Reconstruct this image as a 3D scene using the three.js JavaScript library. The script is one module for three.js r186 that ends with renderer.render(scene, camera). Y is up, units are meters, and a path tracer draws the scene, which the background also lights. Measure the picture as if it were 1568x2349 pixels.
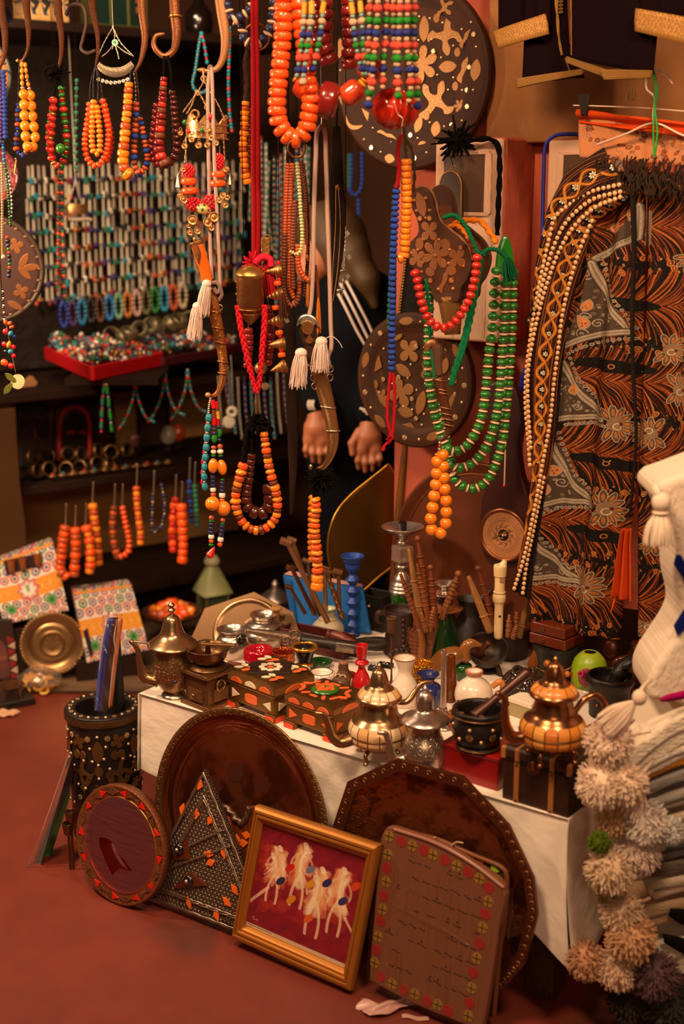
import*as THREE from 'three';
import {mergeGeometries} from 'three/addons/utils/BufferGeometryUtils.js';
import {RoundedBoxGeometry} from 'three/addons/geometries/RoundedBoxGeometry.js';
import {MarchingCubes} from 'three/addons/objects/MarchingCubes.js';
import {RectAreaLightUniformsLib} from 'three/addons/lights/RectAreaLightUniformsLib.js';
// ---------- camera, light, exposure ----------
const F=3000,CX=784,CY=1174.5,TH=Math.atan((CY - 430)/F),EY=1.6,cT=Math.cos(TH),sT=Math.sin(TH);
const scene=new THREE.Scene();
const camera=new THREE.PerspectiveCamera(2*Math.atan(CY/F)*180/Math.PI,1568/2349,0.05,60);
camera.position.set(0,EY,0);
camera.lookAt(0,EY - Math.tan(TH),-1);
camera.focus=2.98;camera.userData.fStop=2.0;
const renderer=new THREE.WebGLRenderer();
renderer.toneMapping=THREE.LinearToneMapping;
renderer.toneMappingExposure=2.4;
renderer.shadowMap.enabled=true;
scene.background=new THREE.Color(0x000000);
RectAreaLightUniformsLib.init();
const LAMPS=[
[-0.7,2.9,-1.35,0.5,0.35,[0.05,0.7,-2.9],46,0xffd4a6,'unseen warm overhead lamp, out of view, lighting the stall from the walkway'],  // out of view, placed to light the stall from above the walkway
[0.8,2.9,-1.0,0.4,0.3,[0.5,0.9,-2.7],46,0xffd8b0,'small unseen overhead lamp, out of view, lighting the blanket side of the stall'],  // out of view, lights the blankets and the right side
[-0.95,2.62,-3.6,0.5,0.16,[-0.8,0.9,-4.5],20,0xffe2c4,'unseen strip lamp, out of view, lighting the jewellery shelves from above'],  // out of view over the shelves, lights jewellery and floor behind
[0.0,2.5,1.9,1.6,0.3,[0,0.9,-2.8],6,0xffd2a4,'long added fill lamp behind the camera, lighting the stall from the front'],  // soft frontal fill added behind the camera
[-1.35,1.75,-2.75,0.22,0.22,[-0.7,0.8,-4.4],95,0xffdcb4,'small unseen lamp, out of view at the side, brightening the jewellery shelves'],  // out of view beside the stall, placed to brighten the shelves
];
// ---------- helpers ----------
let seed=12345;
const rnd=()=>{seed=(seed*1664525+1013904223) >>> 0;return seed/4294967296;};
const rr=(a,b)=>a+(b - a)*rnd();
const V=(x,y,z)=>new THREE.Vector3(x,y,z);
const ray=(px,py)=>{const a=(px - CX)/F,b=(CY - py)/F;return [a,b*cT - sT,-(cT+b*sT)];};
const at=(px,py,D)=>{const r=ray(px,py),k=-D/r[2];return V(r[0]*k,EY+r[1]*k,-D);};
const onY=(px,py,y)=>{const r=ray(px,py),k=(y - EY)/r[1];return V(r[0]*k,y,r[2]*k);};
const mpp=p=>(-(p.y - EY)*sT - p.z*cT)/F;                
const ANG=-0.611,UX=Math.cos(ANG),UZ=-Math.sin(ANG);      
const TY=0.438,O=onY(325,1592,TY);
const UV=(u,v,y)=>V(O.x+UX*u+UZ*v,y,O.z+UZ*u - UX*v);
const onV=(px,py,v)=>{const r=ray(px,py);const k=((O.x*UZ - O.z*UX)+v)/(r[0]*UZ - r[2]*UX);return V(r[0]*k,EY+r[1]*k,r[2]*k);};
const toUV=p=>[(p.x - O.x)*UX+(p.z - O.z)*UZ,(p.x - O.x)*UZ - (p.z - O.z)*UX];
const names={};
const numbered=n=>{const c=names[n]=(names[n] ?? -1)+1;return c?n+'_'+String(c).padStart(3,'0') :n;};
function thing(name,label,category,p=V(0,0,0),o={}){
const t=new THREE.Group();t.name=numbered(name);t.position.copy(p);t.rotation.order='YXZ';
t.userData={label,category};if (o.group) t.userData.group=o.group;if (o.kind) t.userData.kind=o.kind;
if (o.ry) t.rotation.y=o.ry;if (o.rx) t.rotation.x=o.rx;if (o.rz) t.rotation.z=o.rz;
t.k=o.k || 1;t.scale.setScalar(t.k);t.D=-p.z;
scene.add(t);return t;
}
const pxThing=(name,label,cat,px,py,D,o={})=>{const p=at(px,py,D);return thing(name,label,cat,p,{k:mpp(p),...o});};
const onTable=(name,label,cat,px,py,o={})=>{const p=onY(px,py,o.y ?? TY);return thing(name,label,cat,p,{k:mpp(p)*1.03,...o});};
const lp=(t,px,py,dz=0)=>at(px,py,t.D+dz).sub(t.position).divideScalar(t.k);
function part(parent,name,geo,mat,p,r,s){
const m=new THREE.Mesh(geo,mat);m.name=name;m.castShadow=m.receiveShadow=true;
if (p) m.position.set(p.x ?? p[0],p.y ?? p[1],p.z ?? p[2]);
if (r) m.rotation.set(...r);
if (s) Array.isArray(s)?m.scale.set(...s) :m.scale.setScalar(s);
parent.add(m);return m;
}
function structure(name,geo,mat,p,ry){const m=part(scene,name,geo,mat,p,ry?[0,ry,0] :null);m.userData.kind='structure';return m;}
const mats={};
function mt(hex,rough=0.5,metal=0,o={}){
const key=[hex,rough,metal,Object.keys(o).map(k=>k+(o[k]?.uuid || o[k])).join()].join('|');
return mats[key] ??= new THREE.MeshPhysicalMaterial({color:hex,roughness:rough,metalness:metal,specularIntensity:rough >= .7?.35 :1,...o});
}
// ---------- geometry helpers ----------
const box=(w,h,d,r)=>r?new RoundedBoxGeometry(w,h,d,2,r) :new THREE.BoxGeometry(w,h,d);
const tr=(g,x=0,y=0,z=0,rx=0,ry=0,rz=0,s)=>{if (s) Array.isArray(s)?g.scale(...s) :g.scale(s,s,s);if (rx) g.rotateX(rx);if (ry) g.rotateY(ry);if (rz) g.rotateZ(rz);g.translate(x,y,z);return g;};
const clean=g=>{const q=g.index?g.toNonIndexed() :g;for (const k of Object.keys(q.attributes)) if (!['position','normal','uv'].includes(k)) q.deleteAttribute(k);return q;};
const merge=gs=>mergeGeometries(gs.map(clean));
function lathe(pr,seg=28,smooth=3){
let pts=pr.map(([r,y])=>new THREE.Vector2(Math.max(r,0),y));
if (smooth){const c=new THREE.SplineCurve(pts);pts=c.getPoints((pr.length - 1)*smooth).map(p=>new THREE.Vector2(Math.max(p.x,0),p.y));}
const cut=[pts[0]];for (const p of pts) if (p.distanceTo(cut[cut.length - 1]) > 1e-4) cut.push(p);
return new THREE.LatheGeometry(cut,seg);
}
function tube(pts,radii,seg=24,sides=8,o={}){
const P=pts.map(p=>p.isVector3?p :V(p[0],p[1],p[2] ?? 0));
const curve=new THREE.CatmullRomCurve3(P,false,'centripetal');const n=radii.length;
const fr=curve.computeFrenetFrames(seg,false),pos=[],uv=[],idx=[];
const R=t=>{if (n === undefined) return radii;const x=t*(n - 1),i=Math.min(n - 2,Math.floor(x));return n === 1?radii[0] :radii[i]+(radii[i+1] - radii[i])*(x - i);};
for (let i=0;i <= seg;i++){
const t=i/seg,c=curve.getPointAt(t),r=R(t);let a=fr.normals[i],b=fr.binormals[i];
if (o.flat){const T=curve.getTangentAt(t);a=V(T.y,-T.x,0).normalize();b=a.clone().cross(T);}
for (let j=0;j <= sides;j++){
const th=j/sides*Math.PI*2,s=o.flat?(o.flat) :1,k=o.twist?1+o.twist*Math.sin(th*2+i*(o.pitch || .8)) :1;
const q=c.clone().addScaledVector(a,Math.cos(th)*r*k).addScaledVector(b,Math.sin(th)*r*s*k);
pos.push(q.x,q.y,q.z);uv.push(t*(o.rep || 1),j/sides);
}
}
const w=sides+1;
for (let i=0;i<seg;i++) for (let j=0;j<sides;j++){const a=i*w+j;idx.push(a,a+w,a+1,a+w,a+w+1,a+1);}
for (const e of [0,seg]){const c=curve.getPointAt(e/seg),k=pos.length/3;pos.push(c.x,c.y,c.z);uv.push(e/seg,.5);for (let j=0;j<sides;j++) e?idx.push(k,e*w+j+1,e*w+j) :idx.push(k,j,j+1);}
const g=new THREE.BufferGeometry();
g.setAttribute('position',new THREE.Float32BufferAttribute(pos,3));g.setAttribute('uv',new THREE.Float32BufferAttribute(uv,2));
g.setIndex(idx);g.computeVertexNormals();return g;
}
function shell(f,nx,ny,th){
const pts=[],g=new THREE.BufferGeometry(),pos=[],uv=[],idx=[];
for (let j=0;j <= ny;j++) for (let i=0;i <= nx;i++) pts.push(f(i/nx,j/ny));
const id=(i,j)=>j*(nx+1)+i,N=pts.length,nor=[];
for (let j=0;j <= ny;j++) for (let i=0;i <= nx;i++){
const a=pts[id(Math.max(i - 1,0),j)],b=pts[id(Math.min(i+1,nx),j)],c=pts[id(i,Math.max(j - 1,0))],d=pts[id(i,Math.min(j+1,ny))];
nor.push(b.clone().sub(a).cross(d.clone().sub(c)).normalize());
}
for (const s of [1,-1]) for (let j=0;j <= ny;j++) for (let i=0;i <= nx;i++){const p=pts[id(i,j)].clone().addScaledVector(nor[id(i,j)],s*th/2);pos.push(p.x,p.y,p.z);uv.push(i/nx,1 - j/ny);}
for (let j=0;j<ny;j++) for (let i=0;i<nx;i++){const a=id(i,j),b=id(i+1,j),c=id(i,j+1),d=id(i+1,j+1);idx.push(a,b,c,b,d,c,N+a,N+c,N+b,N+b,N+c,N+d);}
const ring=[];for (let i=0;i <= nx;i++) ring.push(id(i,0));for (let j=1;j <= ny;j++) ring.push(id(nx,j));for (let i=nx - 1;i >= 0;i--) ring.push(id(i,ny));for (let j=ny - 1;j > 0;j--) ring.push(id(0,j));
for (let k=0;k<ring.length;k++){const a=ring[k],b=ring[(k+1) % ring.length];idx.push(a,N+a,b,b,N+a,N+b);}
g.setAttribute('position',new THREE.Float32BufferAttribute(pos,3));g.setAttribute('uv',new THREE.Float32BufferAttribute(uv,2));
g.setIndex(idx);g.computeVertexNormals();return g;
}
const shp=pts=>{const s=new THREE.Shape();pts.forEach(([x,y],i)=>i?s.lineTo(x,y) :s.moveTo(x,y));s.closePath();return s;};
function smoothShape(pts){const c=new THREE.SplineCurve([...pts,pts[0]].map(p=>new THREE.Vector2(...p)));return new THREE.Shape(c.getPoints(pts.length*4));}
const extr=(s,d,b=0,o={})=>new THREE.ExtrudeGeometry(s,{depth:d,bevelEnabled:b > 0,bevelThickness:b,bevelSize:b,bevelOffset:-b,bevelSegments:2,curveSegments:20,...o});
function boxUV(g){g.computeBoundingBox();const b=g.boundingBox,p=g.attributes.position,u=[];for (let i=0;i<p.count;i++) u.push((p.getX(i) - b.min.x)/(b.max.x - b.min.x),(p.getY(i) - b.min.y)/(b.max.y - b.min.y));g.setAttribute('uv',new THREE.Float32BufferAttribute(u,2));return g;}
const G={s:new THREE.SphereGeometry(1,16,11),S:new THREE.SphereGeometry(1,28,20),t:new THREE.CylinderGeometry(1,1,2,10),o:new THREE.TorusGeometry(1,.28,6,14)};
G.d=(()=>{const p=[];for (let i=0;i <= 14;i++){const a=-Math.PI/2+i/14*Math.PI,c=Math.cos(a),s=Math.sin(a);p.push(new THREE.Vector2(Math.pow(Math.max(c,0),.55),Math.sign(s)*Math.pow(Math.abs(s),.62)));} return new THREE.LatheGeometry(p,20);})();
G.f=(()=>{const g=new THREE.CylinderGeometry(.62,.62,2,6,3);const p=g.attributes.position;for (let i=0;i<p.count;i++) if (Math.abs(p.getY(i))<.5){p.setX(i,p.getX(i)*1.6);p.setZ(i,p.getZ(i)*1.6);} const q=g.toNonIndexed();q.computeVertexNormals();return q;})();
G.r=(()=>{const g=new THREE.SphereGeometry(1,16,11);const p=g.attributes.position;for (let i=0;i<p.count;i++){const x=p.getX(i),y=p.getY(i),z=p.getZ(i),k=1+.08*Math.sin(x*5+1)*Math.cos(z*6+y*4)+.05*Math.sin(y*9+x*7);p.setXYZ(i,x*k,y*k,z*k);} g.computeVertexNormals();return g;})();
G.c=new THREE.CylinderGeometry(0,1,2,18);
// ---------- textures ----------
const hash=(x,y)=>{const s=Math.sin(x*127.1+y*311.7)*43758.5453;return s - Math.floor(s);};
const sm=t=>t*t*(3 - 2*t);
function vnoise(x,y,w){const xi=Math.floor(x),yi=Math.floor(y),u=sm(x - xi),v=sm(y - yi),m=n=>((n % w)+w) % w;const a=hash(m(xi),m(yi)),b=hash(m(xi+1),m(yi)),c=hash(m(xi),m(yi+1)),d=hash(m(xi+1),m(yi+1));return a+(b - a)*u+(c - a)*v+(a - b - c+d)*u*v;}
const fbm=(x,y,w,n=5)=>{let s=0,a=.5;for (let i=0;i<n;i++){s += a*vnoise(x,y,w);x *= 2;y *= 2;w *= 2;a *= .5;} return s;};
function dataTex(w,h,fn,srgb,rx=1,ry=1){
const d=new Uint8Array(w*h*4);for (let y=0;y<h;y++) for (let x=0;x<w;x++){const c=fn(x/w,y/h),i=(y*w+x)*4;d[i]=c[0]*255;d[i+1]=c[1]*255;d[i+2]=c[2]*255;d[i+3]=255;}
const t=new THREE.DataTexture(d,w,h);t.magFilter=THREE.LinearFilter;t.minFilter=THREE.LinearMipmapLinearFilter;t.generateMipmaps=true;t.wrapS=t.wrapT=THREE.RepeatWrapping;t.repeat.set(rx,ry);if (srgb) t.colorSpace=THREE.SRGBColorSpace;t.needsUpdate=true;return t;
}
function canvasTex(w,h,draw,srgb=true,rx=1,ry=1){
const c=document.createElement('canvas');c.width=w;c.height=h;const g=c.getContext('2d');draw(g,w,h);
const t=new THREE.CanvasTexture(c);t.wrapS=t.wrapT=THREE.RepeatWrapping;t.repeat.set(rx,ry);if (srgb) t.colorSpace=THREE.SRGBColorSpace;return t;
}
const rep=(t,x,y)=>{const c=t.clone();c.repeat.set(x,y);c.needsUpdate=true;return c;};
const gray=v=>[v,v,v];
const TX={
noise:dataTex(256,256,(x,y)=>gray(fbm(x*8,y*8,8)),false),
fine:dataTex(256,256,(x,y)=>gray(fbm(x*40,y*40,40,3)),false),
scroll:canvasTex(512,512,(g,w,h)=>{
g.fillStyle='#303030';g.fillRect(0,0,w,h);g.strokeStyle='#fff';g.lineCap='round';
const spiral=(x,y,r,d,a)=>{g.beginPath();for (let i=0;i <= 40;i++){const t=i/40,q=a+d*t*9,s=r*(1 - t*.9);const X=x+Math.cos(q)*s,Y=y+Math.sin(q)*s;i?g.lineTo(X,Y) :g.moveTo(X,Y);} g.stroke();};
for (let i=0;i<8;i++) for (let j=0;j<8;j++){g.lineWidth=6;spiral(i*64+32,j*64+32,26,(i+j) % 2?1 :-1,i*1.3+j*2.1);g.lineWidth=3;g.beginPath();g.arc(i*64,j*64,9,0,7);g.stroke();}
},false),
ringy:dataTex(8,512,(x,y)=>gray(.5+.5*Math.sin(y*2*Math.PI*40)),false),
weave:dataTex(64,64,(x,y)=>gray(.5+.25*Math.sin(x*Math.PI*2*16)+.25*Math.sin(y*Math.PI*2*16)),false),
cord:dataTex(64,64,(x,y)=>gray(.5+.5*Math.sin((x+y)*Math.PI*2*4)),false,30,1),
hammer:dataTex(256,256,(x,y)=>{let m=9;for (let i=-1;i <= 1;i++) for (let j=-1;j <= 1;j++){const cx=Math.floor(x*12)+i,cy=Math.floor(y*12)+j,a=((cx % 12)+12) % 12,b=((cy % 12)+12) % 12;m=Math.min(m,Math.hypot(x*12 - cx - .2 - .6*hash(a,b),y*12 - cy - .2 - .6*hash(b+9,a)));} return gray(Math.min(1,m));},false),
wood:dataTex(256,256,(x,y)=>{const n=fbm(x*4,y*24,24,3),g=.55+.45*Math.sin((x*3+n*3)*6.28);return [.5+.35*g*n+.1,.45+.3*g*n+.1,.4+.25*g*n+.1];},true),
};
// ---------- unseen lamps and the added fill ----------
for (const [x,y,z,w,d,aim,inten,col,label] of LAMPS){
const t=thing('unseen_lamp',label,'lamp',V(x,y,z),{group:'unseen lamps lighting the stall'});
t.lookAt(V(...aim).sub(V(x,y,z)).multiplyScalar(1).add(V(x,y,z)));
part(t,'housing',box(w+.04,d+.04,.05,.01),mt(0x554433,.5,.6),[0,0,-.035]);
part(t,'diffuser',box(w,d,.012,.004),mt(0xfff0dd,.6,0,{emissive:new THREE.Color(col),emissiveIntensity:3}),[0,0,-.004]);
part(t,'rod',new THREE.CylinderGeometry(.008,.008,3.25 - y,8),mt(0x332a22,.5,.7),V(0,(3.25 - y)/2,-.05).applyQuaternion(t.quaternion.clone().invert()).add(V(0,0,-.03)));
t.children[2].quaternion.copy(t.quaternion).invert();
const L=new THREE.RectAreaLight(col,inten,w,d);L.position.set(x,y,z);L.lookAt(V(...aim));L.translateZ(-.01);scene.add(L);
}
// ---------- the place ----------
const floorTex=dataTex(1024,1024,(x,y)=>{
const a=fbm(x*5,y*5,5),b=fbm(x*24+7,y*24,24,4),c=fbm(x*90,y*90+3,90,2),k=.72+.42*a+.12*(b - .5)+.1*(c - .5),st=sm(Math.min(1,Math.max(0,(fbm(x*11+3,y*11,11,4) - .6)*9)));
const sp=c > .72 && b > .55?.12 :0;
return [Math.min(1,.47*k*(1 - .16*st)+sp),Math.min(1,.185*k+sp*.8),Math.min(1,.125*k+.01*st+sp*.6)];
},true);
const floorMat=new THREE.MeshPhysicalMaterial({map:rep(floorTex,2.2,2.2),roughness:.48,bumpMap:rep(TX.noise,8,8),bumpScale:.002,roughnessMap:null});
structure('floor',box(7,.1,10),floorMat,[0,-.05,-2.2]);
const stone=mt(0x8a6a50,.85,0,{bumpMap:rep(TX.noise,6,6),bumpScale:.006,map:dataTex(256,256,(x,y)=>gray(.55+.45*fbm(x*9,y*9,9)),true,3,3)});
const slabP=onY(150,1590,0);
structure('floor_slab',tr(box(3.2,.012,2.0,.005),0,0,-1.0),stone,[slabP.x - .3,.006,slabP.z],-.02);
const plaster=mt(0x5b3b2a,.9,0,{bumpMap:rep(TX.noise,5,5),bumpScale:.01});
const ochreMap=dataTex(512,512,(x,y)=>{const n=fbm(x*6,y*6,6),s=fbm(x*30,y*12,12,3);const k=.68+.4*n+.16*(s - .5);return [.66*k,.43*k,.25*k];},true);
structure('wall_back',box(7,3.3,.1),plaster,[0,1.65,-6.2]);
structure('wall_left',box(.1,3.3,10),plaster,[-2.4,1.65,-2.2]);
structure('wall_right',box(.1,3.3,10),plaster,[3.4,1.65,-2.2]);
structure('wall_front',box(7,3.3,.1),mt(0x6a4a35,.9),[0,1.65,2.75]);
structure('ceiling',box(7,.1,10),mt(0x4a3424,.95),[0,3.3,-2.2]);
const salmonMap=dataTex(512,512,(x,y)=>{const n=fbm(x*7,y*7,7),s=fbm(x*40,y*14,14,3),p=s > .68?.1 :0;const k=.78+.34*n;return [Math.min(1,.78*k+p),Math.min(1,.38*k+p),Math.min(1,.28*k+p)];},true);
const salmon=mt(0xffffff,.75,0,{map:salmonMap,bumpMap:TX.noise,bumpScale:.004});
const WV=.86,wl=toUV(onV(905,1000,WV))[0];
const wallAt=(u,v,y)=>UV(u,v,y);
{const g=box(2.4,3.3,.16);const p=UV(wl+1.2,WV+.08,1.65);structure('wall_stall',g,salmon,p,ANG);}
{const a=onV(1112,330,WV - .05),y0=a.y,u0=toUV(a)[0];const p=UV(u0+.8,WV - .025,y0+.6);structure('wall_panel',box(1.6,1.2,.05,.006),mt(0xffffff,.8,0,{map:ochreMap,bumpMap:TX.noise,bumpScale:.003}),p,ANG);}
// ---------- beads and necklaces ----------
const bead=(hex,rough=.28,o={})=>mt(hex,rough,0,{clearcoat:rough<.4?.6 :0,clearcoatRoughness:.15,...o});
const clayBump={bumpMap:TX.fine,bumpScale:.002};
const BM={
or:bead(0xee5418),oa:bead(0xf08418),od:bead(0xb84a1c,.35),ob:bead(0xf5501a),dr:bead(0x7a1a16,.22),mr:bead(0x4c1c12,.25),rd:bead(0xc42a1e),rb:bead(0xd6121c,.35),tr:bead(0xc43c1c,.22),
gr:bead(0x1e6e1e,.3),gl:bead(0x2c8a2c,.7,clayBump),bl:bead(0x3350b0,.75,clayBump),nb:bead(0x2f3a86,.75,clayBump),nv:bead(0x22264e,.4),cr:bead(0xe0b690,.55),cl:bead(0xdcae8a,.75,clayBump),tq:bead(0x1f7f90,.55),br:bead(0x6c3218,.4),
bk:bead(0x1a1412,.3),gd:mt(0xc8924c,.35,.9),sv:mt(0xcfc0ae,.32,.9),pk:bead(0xe0513f,.75,clayBump),gg:bead(0x6e958c,.6),ye:bead(0xdc9220,.5),lv:bead(0xc2c080,.5),pu:bead(0x4a2a66,.4),gm:bead(0x2b7a50,.6,clayBump),wh:bead(0xe8dccb,.4),st:bead(0xcbbfb4,.45),
};
const cordMat=hex=>mt(hex,.85,0,{bumpMap:TX.cord,bumpScale:.001});
const stringMat=mt(0x2a1c14,.9);
const pts=s=>s.trim().split(/\s+/).map(q=>q.split(',').map(Number));
const pat=s=>s.trim().split(/\s+/).flatMap(q=>{const m=/^([a-z]{2})([\d.]+)(?:\/([\d.]+))?([a-zA-Z])?(?:\*(\d+))?$/.exec(q);return Array(+(m[5] || 1)).fill([m[1],+m[2],+(m[3] || m[2]),m[4] || 's']);});
const YUP=V(0,1,0);
function strand(t,ptsStr,pattern,dz=0,o={}){
const P=pts(ptsStr).map(([x,y,z])=>lp(t,x,y,dz+(z || 0)*.001));
const c=new THREE.CatmullRomCurve3(P,false,'centripetal'),L=c.getLength();c.arcLengthDivisions=300;c.updateArcLengths();
if (!o.noString) part(t,'string',tube(P,[.9,.9],Math.max(8,P.length*4),5),o.string || stringMat);
const B=pat(pattern);let s=0,i=0;
while (s<L && i<400){
const [m,r0,h0,shape]=B[i % B.length];const f=o.grow?o.grow[0]+(o.grow[1] - o.grow[0])*s/L :1;const j=o.jit ?? .06,q=f*(1+rr(-j,j)),r=r0*q,h=h0*q;
s += h*.97;if (s > L+h*.3) break;
const u=Math.min(1,s/L),p=c.getPointAt(u),d=c.getTangentAt(u);
const e=part(t,'bead',G[shape === 's' && r > 15?'S' :shape],BM[m],p,null,[r,h,r]);
e.quaternion.setFromUnitVectors(YUP,d);e.rotateY(rnd()*6.28);if (j > .03){e.rotateX(rr(-.12,.12));e.rotateZ(rr(-.12,.12));}
s += h*.97;i++;
}
}
function neck(name,label,D,strands,o={}){
const p0=pts(strands[0][0])[0];const t=pxThing(name,label,o.cat || 'necklace',p0[0],p0[1],D,{group:o.group});
for (const [a,b,dz,q] of strands) strand(t,a,b,dz || 0,q || {});
return t;
}
const cordPart=(t,name,s,r,mat,dz=0,o={})=>part(t,name,tube(pts(s).map(([x,y,z])=>lp(t,x,y,dz+(z || 0)*.001)),Array.isArray(r)?r :[r,r],o.seg || 40,o.sides || 8,o),mat);
function tuft(t,name,x,y,R,n,mat,dz=0,th=2){
const gs=[];for (let i=0;i<n;i++){const d=V(rr(-1,1),rr(-1,1),rr(-.8,.8)).normalize(),b=lp(t,x,y,dz);const e=V(rr(-.4,.4),rr(-.4,.4),rr(-.3,.3));gs.push(tube([b.clone().addScaledVector(e,R*.6),b.clone().addScaledVector(d,R*.6).addScaledVector(e,R*.5),b.clone().addScaledVector(d,R*rr(.8,1.1)).addScaledVector(e,R)],[th,th*1.1,th*.7],7,5,{twist:.2}));}
const m=part(t,name,merge(gs),mat);m.userData.kind='stuff';return m;
}
function tasselGeo(len,r0,r1,n,th,wob=.1){
const gs=[];for (let i=0;i<n;i++){const a=rnd()*6.28,q=Math.sqrt(rnd()),x0=Math.cos(a)*r0*q,z0=Math.sin(a)*r0*q,x1=Math.cos(a)*r1*q,z1=Math.sin(a)*r1*q,l=len*rr(.86,1.04),w=r1*wob;gs.push(tube([[x0*.4,0,z0*.4],[x0,-len*.12,z0],[x1*.85+rr(-w,w),-l*.55,z1*.85+rr(-w,w)],[x1+rr(-w,w),-l,z1+rr(-w,w)]],[th,th,th*.7],6,4));}
return merge(gs);
}
const black=mt(0x100b09,1,0,{specularIntensity:.1});
const RAILY=2.27;
for (const [a,b,label] of [[[-1.35,-2.98],[0.28,-2.86],'dark wooden rail carrying the hanging daggers and bead strings'],[[0.02,-3.4],[0.98,-2.72],'dark wooden rail carrying the embroidered robes']]){
const A=V(a[0],RAILY,a[1]),B=V(b[0],RAILY,b[1]),t=thing('hanging_rail',label,'rail',A.clone().lerp(B,.5));
const d=B.clone().sub(A),l=d.length();t.rotation.y=Math.atan2(-d.z,d.x);
part(t,'pole',tr(new THREE.CylinderGeometry(.016,.016,l,12),0,0,0,0,0,Math.PI/2),mt(0x3a2416,.7,0,{map:TX.wood}));
for (const e of [-.45,.45]) part(t,'hanger_rod',new THREE.CylinderGeometry(.006,.006,3.25 - RAILY,8),mt(0x2a211a,.5,.7),[l*e,(3.25 - RAILY)/2,0]);
}
function hang(t,x,y,mat,r=1.6,dz=0,Y=RAILY){
const b=lp(t,x,y,dz),top=V(at(x,y,t.D+dz).x,Y,-t.D - dz).sub(t.position).divideScalar(t.k);
part(t,'hanging_cord',tube([b,b.clone().lerp(top,.5).add(V(.3,0,0)),top],[r,r],12,6),mat);
}
const copper=mt(0x9c6240,.38,.85,{bumpMap:rep(TX.scroll,2,.6),bumpScale:.003});
const copperRib=mt(0x8e5a3e,.42,.82,{bumpMap:dataTex(512,4,x=>gray(.5+.35*Math.sin(x*6.283*26)+.15*fbm(x*90,1,90,2)),false),bumpScale:.003});
const hornD=2.95;
[
['-4,-60 4,20 12,90 9,130 -3,158',[8,9,9,7,4],copperRib,'hammered copper dagger scabbard at the very edge above the blue and purple bead strings'],
['56,-70 60,10 66,75 62,118 50,139 42,139',[13,12,9,7,4,2.5],copperRib,'ribbed copper scabbard whose ball tip carries the amber ball necklace'],
['128,-70 133,15 141,85 140,130 133,158',[11,10,8.5,6,3],copperRib,'plain tapering copper scabbard above the red and green bead necklace'],
['206,-70 213,20 224,80 224,125 219,150',[10,9.5,8,5,2.5],copperRib,'ribbed copper scabbard above the triple orange bead necklace'],
['322,-70 326,30 332,90 323,138 309,165',[11,10.5,9,7,2.5],copper,'copper scabbard with cross-hatched bands above the amber disc necklace'],
['396,-70 401,30 405,80 397,117 378,129 358,115 352,98 358,82 377,77',[13,13,12,12,11,8,7,6,3],copper,'scroll-engraved copper scabbard bent into a full hook'],
['498,-70 508,20 517,90 512,132 498,157 480,163 456,160',[13,14,13,12,10,7,4],mt(0xa5714a,.45,.55),'smooth light brown horn scabbard carrying the silver crown pendant'],
].forEach(([s,r,m,label],i)=>{
const P=pts(s),t=pxThing('dagger_scabbard',label,'scabbard',P[0][0],P[0][1],hornD+(i === 6?-.05 :0));
cordPart(t,'scabbard',s,r,m,0,{seg:44,sides:14,flat:.75,rep:3});
if (i === 1) part(t,'tip_ball',G.s,BM.gd,lp(t,40,139),null,4);
if (i === 5){const q=lp(t,403,38);part(t,'band',new THREE.TorusGeometry(13,3,8,20),BM.gd,q,[1.45,0,0]);}
if (i === 6){for (const x of [468,462]) part(t,'ring',new THREE.TorusGeometry(5,1.6,6,14),BM.gd,lp(t,x,161),[0,1.5,0]);part(t,'tip_ball',G.s,BM.gd,lp(t,455,160),null,3.4);}
hang(t,P[0][0],P[0][1],cordMat(0x3a2a20));
});
const gA='bead necklaces hanging from the copper scabbards';
neck('bead_necklace','necklace of round glossy amber balls with a strand of blue and brown clay beads',2.93,[
['50,141 51,195 54,216 57,288 62,333 70,345','oa4.5/7*4 sv5.5/3 oa11.2/11.9*9',-.02,{jit:.02}],['57,143 63,185 69,212 77,285 81,312 78,332 70,346','oa4.5/6 oa4.2/7 oa4.5/6 sv4/3 oa4.5/6 sv5/4 oa10.8/12*9',.01,{jit:.02}],
['45,142 42,190 41,238','bk1.8/1.6',.02],['41,236 40,300 38,345 52,356 62,348','bl5.5/4 sv3/2 bl6.5/5 br8/6 bl6.5/5 od8/6',.02],['36,362 36,402','sv2.5/2 gd2.5/16t',.02]],{group:gA});
{const t=neck('bead_necklace','necklace of red and green wooden beads with gilt rings under black yarn',2.94,[
['122,222 121,262 117,300 116,342 122,372 136,384','rd10/8 rb7/1.5 rd10/7 gd8/5 rd9/6 rb9/1.2',-.01],['140,196 143,230 147,262 152,300 153,330 149,358 138,384','gr8/6 rb7/1.5 gr8/6 gd7/3.5 rb6/1.5 gr8/5 rd10/7',0],
['118,250 110,300 112,345','gr6/5 rd8/6 rb6/2',.03]],{group:gA});
part(t,'bead',G.S,BM.gr,lp(t,139,341,-.03),null,[11,11.5,11]);tuft(t,'yarn',132,170,22,46,black,0,2.4);cordPart(t,'yarn_cord','128,150 104,160 102,178 118,188',3.2,black);cordPart(t,'yarn_cord','130,180 126,205 122,222',2.5,black);cordPart(t,'yarn_cord','134,180 140,196',2.5,black);}
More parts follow.
